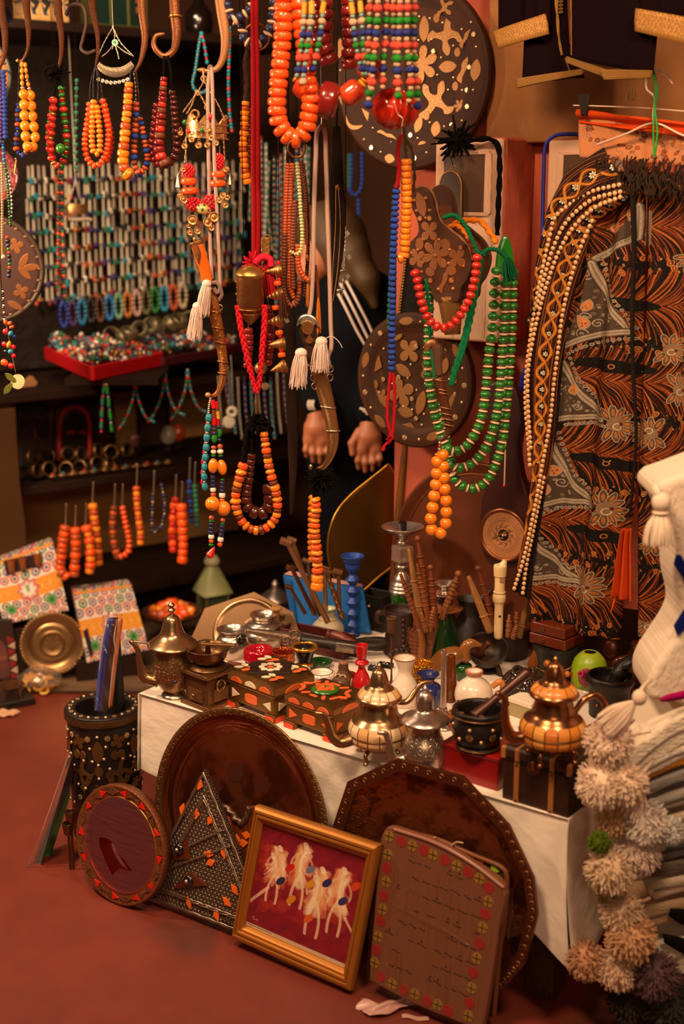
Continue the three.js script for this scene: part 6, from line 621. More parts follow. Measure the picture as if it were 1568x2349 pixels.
{const p=onY(720,1492,TY),t=thing('maroon_case','long open maroon wooden case with a stick inside','case',p,{k:mpp(p),ry:-.55});const m=mt(0x4e1812,.4,0,{clearcoat:.3});part(t,'tray',box(170,26,54,3),m,[10,16,0]);part(t,'side',box(170,22,5,1),m,[10,38,26]);part(t,'side',box(170,22,5,1),m,[10,38,-26]);part(t,'end',box(5,22,54,1),m,[-74,38,0]);part(t,'lining',box(158,3,44),mt(0x2a0e0c,.9),[10,31,0]);tb(t,'wooden_stick',[[40,48,0],[80,46,4],[112,36,8]],[12,10,11],mt(0x7c3420,.4));part(t,'metal_clip',box(8,36,16,1),silver,[-30,36,34],[0,0,.4]);part(t,'metal_clip',box(8,36,16,1),silver,[-14,36,36],[0,0,.4]);}
{const p=onY(862,1440,TY),t=thing('open_black_box','open black box behind the hookah hose','box',p,{k:mpp(p),ry:-.6});const m=mt(0x16120f,.5);for (const [w,d,x,z] of [[70,4,0,26],[70,4,0,-26],[4,54,-34,0],[4,54,34,0]]) part(t,'side',box(w,84,d,1),m,[x,42,z]);part(t,'bottom',box(70,4,54),m,[0,2,0]);part(t,'latch',G.s,studMat,[0,60,30],null,3);}
{const t=pot('bone_stick','upright carved bone spindle behind the silver bowl','spindle',634,1478,[[0,0],[8,0],[7,40],[7,74],[8,78],[14,82],[12,86],[0,87]],mt(0xa87840,.5,0,{bumpMap:TX.fine,bumpScale:.002}),{seg:14,smooth:0});}
[[862,1540,'black domino tile nearest the red candlestick'],[884,1532,'black domino tile beside the other one']].forEach(([x,y,l])=>{const t=onTable('domino',l,'domino',x,y,{ry:-.5,group:'dominoes on the table'});part(t,'tile',box(34,12,18,2),mt(0x16120f,.3),[0,6,0]);for (let i=0;i<4;i++) part(t,'pip',G.s,whiteCer,[-10+(i % 2)*8+(i > 1?8 :0),12,i % 2?4 :-4],null,[2.2,.8,2.2]);});
pot('green_glass_dish','small wavy green glass dish behind the ashtray','dish',735,1532,[[0,0],[14,0],[24,10],[27,16],[24,16],[14,6],[0,5]],mt(0x1c4a1c,.1,0,{clearcoat:1}));
{const t=onTable('leather_pad','flat maroon leather pad behind the coffee grinder','pad',545,1545,{ry:-.4});part(t,'pad',box(80,16,60,6),mt(0x4a1c12,.45),[0,8,0]);part(t,'stitching',box(70,1.5,50,.5),mt(0x5c2a1c,.6),[0,16,0]);}
{const p=onY(1075,1478,TY),q=UV(toUV(p)[0],.73,TY),t=thing('copper_tray','very large plain copper tray leaning against the salmon wall','tray',q,{k:mpp(q),ry:ANG,rx:-.13}),R=PL(t,1075,1058).y/2;part(t,'dish',lathe([[0,0],[R - 30,0],[R - 16,6],[R - 8,12],[R,13],[R+2,10],[R - 6,4],[R - 16,-4],[0,-4]],72,0).rotateX(Math.PI/2),mt(0x6e3820,.42,.7,{bumpMap:rep(TX.noise,2,2),bumpScale:.001}),[0,R,0]);part(t,'rim_line',new THREE.TorusGeometry(R - 26,2,6,72),mt(0x7c4426,.4,.7),[0,R,1]);}
{const p=at(830,1215,3.56),t=thing('brass_platter','pointed golden brass platter standing behind the blue case','platter',p,{k:mpp(p),ry:.25,rx:-.12});const o=PS(t,'890,1064 780,1160 754,1220 753,1285 770,1330 808,1365 870,1320 905,1290 925,1240 922,1120 912,1100');part(t,'plate',extr(shp(o),4,1),mt(0x6e4c1c,.34,.85));part(t,'rolled_edge',tube(o.concat([o[0]]).map(([x,y])=>V(x,y,4)),[2.6,2.6],90,6),mt(0xb8862c,.3,.9));part(t,'foot_post',box(20,Math.max(10,(p.y - TY)/t.k - 130),12,2),darkWood,[0,-130 - ((p.y - TY)/t.k - 130)/2,-10]);}
// ---------- things leaning in front of the table ----------
const lean=(name,label,cat,px,py,rx,v,ry=ANG)=>{let p=onY(px,py,0);if (v !== undefined){let a=py - 200,b=py+200;for (let i=0;i<30;i++){const m=(a+b)/2;p=onY(px,m,0);toUV(p)[1] > v?a=m :b=m;}} return thing(name,label,cat,p,{k:mpp(p),ry,rx:-rx});};
const trayCopper=mt(0x8a4a2e,.34,.8,{map:dataTex(256,256,(x,y)=>{const n=fbm(x*6,y*6,6),s=fbm(x*20+5,y*20,20,3);const d=1.08 - .4*sm(Math.min(1,Math.max(0,(n - .4)*4)));return [.9*d,(.78+.16*s)*d,(.72+.2*s)*d];},true,2,2),bumpMap:rep(TX.scroll,.8,.8),bumpScale:.0006});
{const t=lean('copper_tray','big round engraved copper tray leaning on the cloth behind the painting','tray',536,2088,.15,-.085),top=PL(t,548,1621).y,R=top/2+2;part(t,'dish',lathe([[0,0],[R*.76,0],[R*.8,5],[R*.84,8],[R*.9,10],[R*.93,16]],90,0).rotateX(Math.PI/2),trayCopper,[0,R,0]);part(t,'back',lathe([[0,-3],[R*.8,-3],[R*.92,6],[R*.99,14]],60,0).rotateX(Math.PI/2),trayCopper,[0,R,0]);const rim=part(t,'rim',lathe([[R*.92,15],[R*.935,19],[R*.98,19],[R,16],[R*.99,13]],90,0).rotateX(Math.PI/2),mt(0x7c5636,.36,.82,{bumpMap:rep(TX.scroll,12,.1),bumpScale:.002}),[0,R,0]);for (let i=0;i<64;i++){const a=i/64*6.283;part(rim,'leaf_stamp',petalG,mt(0x8a5632,.36,.82),[Math.cos(a)*R*.958,Math.sin(a)*R*.958,18.5],[0,0,a+1.9],[7,6,4]);} for (let i=0;i<8;i++){const a=i*.785+.3;part(t,'engraved_star',extr(flowerShape(8,.75),.1,0),mt(0x54281a,.5,.6),[Math.cos(a)*R*.4,R+Math.sin(a)*R*.4,0],null,[R*.1,R*.1,8]);} part(t,'engraved_star',extr(flowerShape(12,.8),.1,0),mt(0x54281a,.5,.6),[0,R,0],null,[R*.17,R*.17,8]);}
{const t=lean('copper_tray','twelve-sided dark copper tray leaning at the near table corner','tray',1040,2318,.13,-.085);const o=PS(t,'764,1908 803,1790 915,1737 1066,1778 1172,1890 1228,2010 1238,2096 1208,2208 1152,2274 1040,2318 900,2260 800,2110'),c=o.reduce((a,[x,y])=>[a[0]+x/12,a[1]+y/12],[0,0]),ins=f=>o.map(([x,y])=>[c[0]+(x - c[0])*f,c[1]+(y - c[1])*f]);
const s=shp(o);s.holes.push(new THREE.Path(ins(.91).map(p=>new THREE.Vector2(...p))));part(t,'rim',extr(s,8,2),mt(0x6a3822,.36,.82,{bumpMap:rep(TX.scroll,.02,.02),bumpScale:.003}),[0,0,4]);const w=(a,za,b,zb,n)=>{const pos=[];for (let i=0;i<12;i++){const j=(i+1) % 12;pos.push(...a[i],za,...a[j],za,...b[i],zb,...a[j],za,...b[j],zb,...b[i],zb);} const g=new THREE.BufferGeometry();g.setAttribute('position',new THREE.Float32BufferAttribute(pos,3));g.setAttribute('uv',new THREE.Float32BufferAttribute(pos.filter((_,i)=>i % 3<2).map(v=>v/200),2));g.computeVertexNormals();return part(t,n,g,trayCopper);};w(ins(.91),6,ins(.84),-2,'inner_wall');w(ins(.84),-2,ins(.76),-8,'inner_wall');part(t,'well',boxUV(extr(shp(ins(.77)),3)),trayCopper,[0,0,-11]);
const m=mt(0xa8784a,.3,.85);for (let i=0;i<12;i++) for (let k=0;k<5;k++){const j=(i+1) % 12,f=(k+.5)/5,x=c[0]+(o[i][0]+(o[j][0] - o[i][0])*f - c[0])*.955,y=c[1]+(o[i][1]+(o[j][1] - o[i][1])*f - c[1])*.955;part(t,'stamped_key',new THREE.TorusGeometry(5,1.4,5,8,4.4),m,[x,y,14],[0,0,Math.atan2(o[j][1] - o[i][1],o[j][0] - o[i][0])]);}}
{const t=lean('round_mirror','round carved frame with red inlays wrapped in torn plastic film','mirror',272,2062,.16,-.175),top=PL(t,280,1797).y,R=top/2;const fr=mt(0x7a4424,.42,.35,{bumpMap:rep(TX.scroll,10,.2),bumpScale:.002});part(t,'frame',lathe([[R*.78,0],[R*.79,8],[R*.83,11],[R*.94,11],[R*.97,15],[R,12],[R,-8],[R*.78,-8]],72,0).rotateX(Math.PI/2),fr,[0,R,0]);part(t,'gilt_ring',new THREE.TorusGeometry(R*.79,3.2,8,72),mt(0xb88434,.35,.8),[0,R,8]);part(t,'mirror_glass',new THREE.CylinderGeometry(R*.79,R*.79,6,60).rotateX(Math.PI/2),mt(0x6a1c1c,.08,.6),[0,R,-3]);
for (let i=0;i<36;i++){const a=i/36*6.283,red=i % 3 === 0;part(t,red?'red_inlay' :'carved_leaf',triG,red?mt(0xc8180c,.35) :fr,[Math.cos(a)*R*.885,R+Math.sin(a)*R*.885,9],[0,0,a+(i % 2?1.57 :-1.57)],[R*.07,R*.065,12]);}
const film=mt(0xd8848c,.12,0,{transmission:.9,thickness:0,bumpMap:rep(TX.noise,.5,2.5),bumpScale:.004,side:2});const sh=new THREE.Shape();sh.absarc(0,0,R*.8,0,Math.PI*2);const hole=new THREE.Path([[-62,0],[-40,6],[-20,2],[-14,-22],[16,-26],[44,-46],[6,-52],[-14,-74],[-40,-44],[-58,-20]].map(([x,y])=>new THREE.Vector2(x*R/135,y*R/135)));sh.holes.push(hole);part(t,'torn_film',boxUV(new THREE.ShapeGeometry(sh,40)),film,[0,R,13]);part(t,'film_flap',tube([[-20,0,15],[-6,-10,20],[10,-30,18],[34,-46,15]].map(([x,y,z])=>V(x*R/135,R+y*R/135,z)),[2,5,4,1],14,8),film);}
{const t=lean('filigree_triangle','large triangular mirror case clad in filigree metal with orange diamonds','ornament',440,2102,.15,-.141);const A='468,1764 636,2172 322,2052',o=PS(t,A),c=[(o[0][0]+o[1][0]+o[2][0])/3,(o[0][1]+o[1][1]+o[2][1])/3],fm=mt(0x4a382e,.42,.75,{bumpMap:rep(TX.hammer,.02,.02),bumpScale:.003}),wire=mt(0x9a8472,.35,.85),oi=mt(0xe0641c,.4);
part(t,'plate',extr(shp(o),9,1.5),fm,[0,0,-10.5]);const ins=f=>o.map(([x,y])=>[c[0]+(x - c[0])*f,c[1]+(y - c[1])*f]);
for (const f of [.97,.95,.74,.7]){const q=ins(f);for (let i=0;i<3;i++){const j=(i+1) % 3;part(t,'wire_border',tube([[...q[i],3],[...q[j],3]],[2.6,2.6],40,6,{twist:.35,pitch:1.6}),wire);}} {const q=PS(t,'392,1960 510,1905'),r=PS(t,'392,1990 530,1940');for (const e of [q,r]) part(t,'wire_border',tube([[...e[0],3],[...e[1],3]],[3,3],40,6,{twist:.35,pitch:1.6}),wire);}
const rings=[];const inside=(x,y,P)=>{let s=0;for (let i=0;i<3;i++){const a=P[i],b=P[(i+1) % 3];s += Math.sign((b[0] - a[0])*(y - a[1]) - (b[1] - a[1])*(x - a[0]));} return Math.abs(s) === 3;};const q=ins(.93);let row=0;for (let y=-20;y<420;y += 9.4,row++) for (let x=-260;x<260;x += 10.8){const X=x+(row % 2)*5.4;if (inside(X,y,q)) rings.push(tr(new THREE.TorusGeometry(4.1,1.1,4,9),X,y,0));} part(t,'filigree_rings',merge(rings),wire,[0,0,.5]).userData.kind='stuff';
for (const [x,y,a] of [[460,1800,1.3],[420,1855,1.4],[453,1866,1.5],[484,1880,1.2],[515,1955,1.9],[540,2040,2.4],[522,2068,2.6],[435,2070,2],[498,2098,2.1],[480,1958,.1],[485,1978,.5],[550,2105,2]]){const e=PL(t,x,y);part(t,'orange_diamond',rhomG,oi,[e.x,e.y,2],[0,0,a],[15,14,16]);}
for (const [s,kx,ky] of [['396,1972 432,1918 440,1970',415,1946],['402,2036 440,1998 478,2030',437,2018]]){part(t,'wood_inset',extr(shp(PS(t,s)),4,1),mt(0x7c3a20,.4,0,{map:TX.wood}),[0,0,1]);const e=PL(t,kx,ky),b=part(t,'knob',lathe([[0,0],[13,0],[12,6],[7,10],[0,12]],20).rotateX(Math.PI/2),blackGlaze,[e.x,e.y,4]);part(b,'knob_pin',G.s,silver,[0,0,11],null,5);}}
{const t=lean('scalloped_panel','scalloped metal-edged panel with orange star marquetry behind the painting','ornament',590,2100,.15,-.116);const o=PS(t,'496,1858 512,1852 528,1862 542,1880 556,1888 568,1874 574,1850 600,1850 640,2110 560,2110');part(t,'panel',extr(shp(o),12,2),mt(0x8a4418,.45,0,{map:TX.wood}),[0,0,-13]);part(t,'metal_edge',tube(PS(t,'494,1856 512,1850 528,1860 542,1878 556,1888 567,1876 574,1850').map(([x,y])=>V(x,y,2)),[8,8,7],50,8,{twist:.25}),mt(0x6a5444,.4,.8));for (const [x,y,a,s] of [[520,1876,-.8,26],[546,1928,1.9,16],[558,1934,.3,16],[546,1948,-1.1,16],[566,1915,0,14]]){const e=PL(t,x,y);part(t,'orange_inlay',rhomG,mt(0xe0641c,.4),[e.x,e.y,1],[0,0,a],[s,16,14]);}}
const barGeo=(o,n,prof)=>{const gs=[];for (let i=0;i<4;i++){const j=(i+1) % 4,pos=[],idx=[];prof.forEach(([f,z])=>{for (const k of [i,j]) pos.push(o[k][0]+(n[k][0] - o[k][0])*f,o[k][1]+(n[k][1] - o[k][1])*f,z);});for (let k=0;k<prof.length - 1;k++) idx.push(2*k,2*k+2,2*k+1,2*k+1,2*k+2,2*k+3);let g=new THREE.BufferGeometry();g.setAttribute('position',new THREE.Float32BufferAttribute(pos,3));g.setIndex(idx);g=g.toNonIndexed();g.computeVertexNormals();gs.push(g);} return gs;};
{const t=lean('framed_painting','crimson painting of cream dancing figures in a gilded wooden frame','painting',672,2212,.16,-.162);const o=PS(t,'535,2150 808,2272 872,1938 590,1846'),n=PS(t,'562,2122 790,2222 840,1968 604,1888');
const gm=mt(0xb0702a,.4,.55,{bumpMap:TX.fine,bumpScale:.0005});for (const g of barGeo(o,n,[[0,-10],[0,4],[.06,10],[.2,14],[.34,15],[.38,11],[.46,11],[.5,14],[.62,14],[.68,9],[.8,9],[.88,6],[1,2],[1,-6]])) part(t,'frame_bar',g,gm);part(t,'backing',extr(shp(o),4),mt(0x3a2416,.8),[0,0,-11]);
const art=canvasTex(768,900,(g,W,H)=>{g.fillStyle='#7c1424';g.fillRect(0,0,W,H);for (let i=0;i<1400;i++){const x=rr(0,W),y=rr(0,H);g.fillStyle=['rgba(150,26,44,.10)','rgba(78,8,26,.10)','rgba(176,34,48,.08)','rgba(96,12,34,.12)'][i % 4];g.beginPath();g.ellipse(x,y,rr(20,80),rr(8,26),-.9,0,7);g.fill();}
g.lineCap='round';const st=(c,w,P)=>{g.strokeStyle=c;g.lineWidth=w;g.beginPath();g.moveTo(P[0],P[1]);for (let i=2;i<P.length;i += 4) g.quadraticCurveTo(P[i],P[i+1],P[i+2],P[i+3]);g.stroke();};
const C=['rgba(226,200,160,.75)','rgba(236,214,180,.8)','rgba(214,178,130,.7)'];const fig=(x,y,s,f)=>{for (let i=0;i<70;i++) st(['rgba(226,200,160,.34)','rgba(240,222,190,.4)','rgba(214,150,80,.24)','rgba(206,90,44,.2)'][i % 4],rr(3,24)*s,[x+rr(-34,34),y+rr(-20,60),x+f*rr(-10,50),y+rr(60,120)*s,x+rr(-50,50),y+rr(110,230)*s]);st(C[1],22*s,[x,y - 26*s,x+4,y - 20*s,x+6,y - 8]);for (const q of [-1,1]){st(C[0],12*s,[x,y+150*s,x+q*34*s,y+230*s,x+q*24*s,y+330*s]);st(C[2],10*s,[x+q*14,y+30*s,x+q*60*s,y+70*s,x+q*44*s,y+130*s]);}};
g.translate(-300,-200);g.scale(1.66,1.5);for (let i=0;i<60;i++){g.fillStyle='rgba(214,84,34,.16)';g.beginPath();g.ellipse(rr(190,600),rr(250,600),rr(12,44),rr(12,44),0,0,7);g.fill();} fig(270,260,.9,1);fig(380,200,1,-1);fig(470,300,1.05,1);fig(560,260,1,-1);st(C[0],14,[250,480,200,560,150,640]);st(C[0],12,[600,480,640,540,690,600]);for (const [x,y,c] of [[330,330,'#b81c18'],[430,380,'#c88420'],[360,500,'#c07a1c'],[500,340,'#2a2050'],[580,400,'#34285c'],[300,420,'#2c2450'],[450,560,'#c8541c'],[620,300,'#c03c20'],[420,300,'#6a6a80']]){g.fillStyle=c;g.beginPath();g.ellipse(x,y,15,30,.5,0,7);g.fill();} g.setTransform(1,0,0,1,0,0);g.strokeStyle='#c89a80';g.lineWidth=3;g.beginPath();g.moveTo(30,H - 84);g.lineTo(50,H - 96);g.lineTo(44,H - 70);g.lineTo(80,H - 82);g.lineTo(78,H - 62);g.stroke();g.fillStyle='#bfa58a';g.fillRect(0,H - 30,W,30);g.fillStyle='#5a4034';g.fillRect(14,H - 20,190,5);});
const cg=new THREE.BufferGeometry();cg.setAttribute('position',new THREE.Float32BufferAttribute(n.flatMap(([x,y])=>[x,y,-3]),3));cg.setAttribute('uv',new THREE.Float32BufferAttribute([0,0,1,0,1,1,0,1],2));cg.setIndex([0,1,2,0,2,3]);cg.computeVertexNormals();part(t,'canvas',cg,mt(0xffffff,.45,0,{map:art,clearcoat:.25,clearcoatRoughness:.3}));}
{const t=lean('writing_tablet','wooden script tablet with red and yellow painted discs wrapped in clear film','tablet',975,2322,.17,-.15);const O='874,1922 884,1902 905,1898 1000,1932 1080,1976 1156,2034 1146,2120 1128,2240 1108,2352 1096,2360 975,2314 862,2256 848,2232 858,2100',o=PS(t,O);
const tx=canvasTex(700,900,(g,W,H)=>{g.fillStyle='#6e4028';g.fillRect(0,0,W,H);for (let i=0;i<420;i++){g.strokeStyle=i % 2?'rgba(58,30,18,.35)' :'rgba(120,70,40,.25)';g.lineWidth=rr(1,3);const x=rr(0,W),y=rr(-100,H);g.beginPath();g.moveTo(x,y);g.lineTo(x+rr(-4,4),y+rr(80,260));g.stroke();} g.strokeStyle='rgba(22,12,8,.95)';g.lineWidth=6;for (let l=0;l<8;l++){let x=600 - l*4;const y=150+l*84;while (x > 120){const w=rr(20,60);if (rnd() > .3){g.beginPath();g.moveTo(x,y+rr(-6,6));g.bezierCurveTo(x - w*.3,y+rr(8,20),x - w*.6,y - rr(0,16),x - w,y+rr(-4,6));g.stroke();if (rnd() > .5){g.beginPath();g.arc(x - w/2,y - 18,3,0,7);g.stroke();}} x -= w+rr(8,22);}}});
part(t,'board',boxUV(extr(smoothShape(o),14,4)),mt(0xffffff,.6,0,{map:tx}),[0,0,-16]);
const ring=[[893,1918],[921,1930],[946,1940],[973,1950],[994,1960],[1022,1972],[1048,1986],[1075,2000],[1100,2015],[1122,2036],[1120,2068],[1114,2096],[1107,2128],[1101,2164],[1094,2198],[1086,2230],[1082,2266],[1078,2300],[1074,2330],[1028,2318],[1004,2304],[980,2296],[952,2280],[926,2270],[900,2256],[874,2240],[860,2208],[864,2178],[868,2148],[874,2112],[878,2086],[881,2054],[886,2022],[888,1990],[890,1960]];ring.forEach(([x,y],i)=>{const e=PL(t,x,y);const d=part(t,'painted_disc',new THREE.CylinderGeometry(12.6,13.2,2.4,24).rotateX(Math.PI/2),i % 2?mt(0x8c1a18,.6) :mt(0x8a6424,.6),[e.x,e.y,2]);if (i % 2 === 0){part(d,'disc_line',box(24,1.6,1),mt(0x2a1810,.8),[0,0,1.5]);part(d,'disc_line',box(1.6,24,1),mt(0x2a1810,.8),[0,0,1.5]);}});
const film=mt(0xffffff,.04,0,{transmission:1,thickness:0,bumpMap:rep(TX.noise,1.5,.8),bumpScale:.003});const big=o.map(([x,y])=>[x*1.02,(y - 200)*1.015+200]);part(t,'clear_film',boxUV(new THREE.ShapeGeometry(smoothShape(big))),film,[0,0,9]);part(t,'film_fold',tube(PS(t,'905,1902 1000,1934 1080,1978 1156,2036').map(([x,y])=>V(x,y,2)),[4,5,4],40,8),mt(0xb8806c,.3,0,{transmission:.4,thickness:0}));part(t,'film_crease',tube(PS(t,'900,2070 960,2100 1020,2130 1080,2165').map(([x,y])=>V(x,y,8)),[1,4,4,1],30,6,{flat:.3}),film);for (const s of ['1015,2042 1030,2035 1040,2060 1052,2098','1090,2095 1098,2125 1112,2155','930,2045 950,2030 960,2050']) part(t,'film_crease',tube(PS(t,s).map(([x,y])=>V(x,y,9)),[.6,1.8,.6],20,5),film);
part(t,'film_tail',shell((s,q)=>{const a=PL(t,1150+s*30+q*16*s,2040+q*110+s*20*Math.sin(q*6));return V(a.x,a.y,4+12*Math.sin(s*7+q*4));},14,16,1),film);}
{const t=lean('writing_tablet','second tablet in an ochre frame with green triangles behind the wrapped one','tablet',1040,2330,.15,-.115);const o=PS(t,'905,1905 1000,1925 1085,1962 1150,1990 1160,2002 1158,2080 1144,2200 1132,2330 1040,2330 900,2260');part(t,'board',extr(shp(o),10,2),mt(0x2c1c14,.6),[0,0,-14]);part(t,'frame_edge',tube(PS(t,'905,1905 1000,1925 1085,1962 1150,1990 1160,2002 1158,2080 1144,2200 1132,2330').map(([x,y])=>V(x,y,0)),[6,6],60,8),mt(0x9a5c28,.5,0,{map:TX.wood}));for (const [s,c] of [['1126,1978 1144,2000 1126,2004',0x8aa018],['1080,1970 1104,1990 1086,1998',0x8a8a1c],['1092,1966 1112,1976 1100,1990',0xa04a20],['1112,1984 1124,2010 1108,2006',0x903a1c]]) part(t,'painted_triangle',extr(shp(PS(t,s)),3,.5),mt(c,.5),[0,0,-2]);for (const s of ['992,1932 996,1922 1004,1918','1035,1942 1050,1930 1066,1932']) part(t,'string',tube(PS(t,s).map(([x,y])=>V(x,y,8)),[2,2],12,6),mt(0xb0906c,.8));}
{const t=thing('studded_barrel','tall black leather-covered bin with brass studs and plaques','bin',onY(249,1902,0));t.k=mpp(t.position);t.scale.setScalar(t.k);const top=(()=>{const r=ray(245,1618),k=t.position.z/r[2];return (EY+r[1]*k)/t.k;})(),R=82,m=mt(0x1e1512,.45,0,{bumpMap:TX.noise,bumpScale:.002});
part(t,'body',lathe([[0,0],[R - 4,0],[R - 3,top*.5],[R - 2,top - 30],[R,top - 24]],48,0),m);part(t,'rim',lathe([[R,top - 26],[R+3,top - 20],[R+3,top - 3],[R,top],[R - 20,top],[R - 21,top - 4],[R - 21,top - 120],[0,top - 122]],48,0),m);part(t,'scroll_band',lathe([[R+2.5,top - 21],[R+4,top - 20],[R+4,top - 6],[R+2.5,top - 5]],48,0),mt(0x6a4a2c,.4,.75,{bumpMap:rep(TX.scroll,10,.3),bumpScale:.002}));for (let i=0;i<24;i++){const a=i*.2618;part(t,i % 2?'stud' :'rosette',i % 2?studG :rosG,studMat,[Math.sin(a)*(R - 9),top,Math.cos(a)*(R - 9)],[-1.57,0,0],i % 2?4 :[5,5,5]);}
const on=(k,a,y,s,rz=0,sy)=>part(t,{s:'stud',R:'rosette',f:'flower_plaque',q:'flower_plaque'}[k] || 'brass_plaque',PG[k],k === 's' || k === 'R'?studMat :mt(0x7a5430,.4,.8,{bumpMap:TX.scroll,bumpScale:.0015}),[Math.sin(a)*(R - 1),top - y,Math.cos(a)*(R - 1)],[0,a,rz],[s,sy || s,k === 's'?s :6]);
for (let i=0;i<5;i++){const a=-2.2+i*1.1;on('l',a,78,26,1.57,25);on('o',a,124,10);on('o',a+.45,88,9);on('o',a - .45,88,9);on('S',a - .32,150,28,1.4,40);on('S',a+.32,150,28,1.8,40);on('q',a+.55,56,18,.4);on('a',a+.55,130,30,.3);on('f',a,168,15);on('R',a+.27,46,7);on('R',a - .27,48,7);on('R',a+.5,190,6);on('o',a - .3,196,9);for (const [da,y] of [[0,42],[.22,66],[-.22,70],[.16,94],[-.16,100],[0,108],[.3,118],[-.42,100],[0,140],[.45,160],[-.4,166],[.2,210],[-.15,214],[.5,230]]) on('s',a+da,y,4);}
const b=t.position;
{const u=thing('paper_roll','black cardboard roll standing in the studded bin','roll',V(b.x+48*t.k,b.y+120*t.k,b.z - 4*t.k),{k:t.k,rz:.03,rx:0});const hh=(1620 - 1412)*1.08+(top - 120) - (top - 150)+10;part(u,'tube',lathe([[0,top - 238],[13,top - 238],[13,top+70],[13,top+84],[0,top+84]],20,0).translate(0,-120,0),mt(0x16120f,.5),[-6,118,0]);part(u,'gilt_line',new THREE.TorusGeometry(13.3,1,6,24),brass,[-6,top+66 - 2,0],[1.57,0,0]);}
{const u=pxThing('wrapped_scrolls','blue and brown scrolls wrapped in clear crinkled film in the bin','scrolls',238,1640,-b.z - .06);const S=[['222,1630 232,1520 250,1420',5,0x3c50a0],['232,1632 244,1510 258,1420',6,0x2a2a66],['240,1632 252,1520 262,1430',8,0x2c1410],['252,1620 264,1510 276,1420',6,0xb05a28]];for (const [s,r,c] of S) cordPart(u,'scroll',s,r,mt(c,.5),.03);const L='216,1630 214,1580 226,1500 238,1440 248,1402',Rr='246,1636 260,1590 272,1500 278,1440 280,1408',A=pts(L),B=pts(Rr);part(u,'clear_film',shell((s,q)=>{const a=lerpPoly(A,q),c=lerpPoly(B,q);return lp(u,a[0]+(c[0] - a[0])*s,a[1]+(c[1] - a[1])*s,-.012 - .012*Math.sin(s*3.14)+.004*Math.sin(q*30+s*9));},16,30,1),mt(0xffffff,.06,0,{transmission:1,thickness:0,bumpMap:TX.noise,bumpScale:.004}));for (const s of ['250,1405 235,1470 228,1540','262,1500 256,1560 250,1625','268,1420 262,1470 268,1500']) cordPart(u,'film_crease',s,[.5,2,.5],mt(0xd8c4b8,.2,0,{transmission:.5,thickness:0}),-.026);}}
{const p=onY(120,1985,0),t=thing('wrapped_album','black album in a clear sleeve leaning against the studded bin','album',p,{k:mpp(p)});t.D=-p.z;const quad=(s,d0,d1,n,m)=>{const P=pts(s),g=new THREE.BufferGeometry(),pos=[];for (const d of [d0,d1]) P.forEach(([x,y])=>{const q=lp(t,x,y,d+(y<1850?.1 :0));pos.push(q.x,q.y,q.z);});g.setAttribute('position',new THREE.Float32BufferAttribute(pos,3));const N=P.length,idx=[];for (let i=1;i<N - 1;i++) idx.push(0,i,i+1,N,N+i+1,N+i);for (let i=0;i<N;i++){const j=(i+1) % N;idx.push(i,N+i,j,j,N+i,N+j);} g.setIndex(idx);const h=g.toNonIndexed();h.computeVertexNormals();boxUV(h);return part(t,n,h,m);};
quad('142,1812 164,1738 166,1790 124,1900 88,2000 70,1994',0,.03,'album_cover',mt(0x14110f,.35));quad('156,1780 166,1770 160,1830 108,1990 88,1998',.03,.036,'green_edge',mt(0x4a6a38,.4));quad('112,1880 160,1724 164,1740 130,1850 78,1995 60,1990 62,1965',-.012,-.01,'clear_sleeve',mt(0xf4e0dc,.1,0,{transmission:.95,thickness:0,bumpMap:rep(TX.noise,2,2),bumpScale:.004}));cordPart(t,'sleeve_fold','60,1990 72,2002 92,1998',[2,3,1],mt(0xd0b0a4,.3,0,{transmission:.5,thickness:0}));cordPart(t,'sleeve_fold','160,1724 120,1840 76,1960 62,1988',[1,1.6,1],mt(0xd8b8b0,.25,0,{transmission:.5,thickness:0}),-.01,{});}
[[162,1870,'upper small dark brass cup behind the wrapped album'],[156,1898,'lower small dark brass cup behind the wrapped album']].forEach(([x,y,l],i)=>{const t=pxThing('brass_cup',l,'cup',x,y,2.86,{group:'small brass cups behind the album'});part(t,'cup',lathe([[0,-20],[8,-18],[12,-4],[13,10],[11,10],[9,-4],[0,-12]],20),darkBrass);part(t,'stem',new THREE.CylinderGeometry(3,3,Math.max(2,t.position.y/t.k - 20),8),darkBrass,[0,-18 - (t.position.y/t.k - 20)/2,0]);});
{const t=thing('plastic_scrap','crumpled scrap of clear plastic lying on the red floor','litter',onY(900,2312,0));t.k=mpp(t.position);t.scale.setScalar(t.k);part(t,'film',shell((s,q)=>V((s - .5)*150+10*Math.sin(q*9),3+6*Math.abs(Math.sin(s*11+q*5))+4*Math.sin(q*8),(q - .5)*60*(1 - .5*s)+16*Math.sin(s*6)),26,12,1),mt(0xc8988a,.35,0,{transmission:.3,thickness:0}));part(t,'film_tail',shell((s,q)=>V(20+s*60,2+2*Math.sin(s*8),26+q*14+s*12),10,3,1),mt(0xc8988a,.35,0,{transmission:.3,thickness:0}));}
{const t=thing('paper_scrap','torn cream paper scrap lying on the red floor at the edge','litter',onY(14,1640,0));t.k=mpp(t.position);t.scale.setScalar(t.k);part(t,'paper',shell((s,q)=>V((s - .5)*50+6*Math.sin(q*12),2+5*Math.abs(Math.sin(s*6+q*3)),(q - .5)*46*(1 - .3*s)),12,8,1),mt(0xc89a78,.8));}
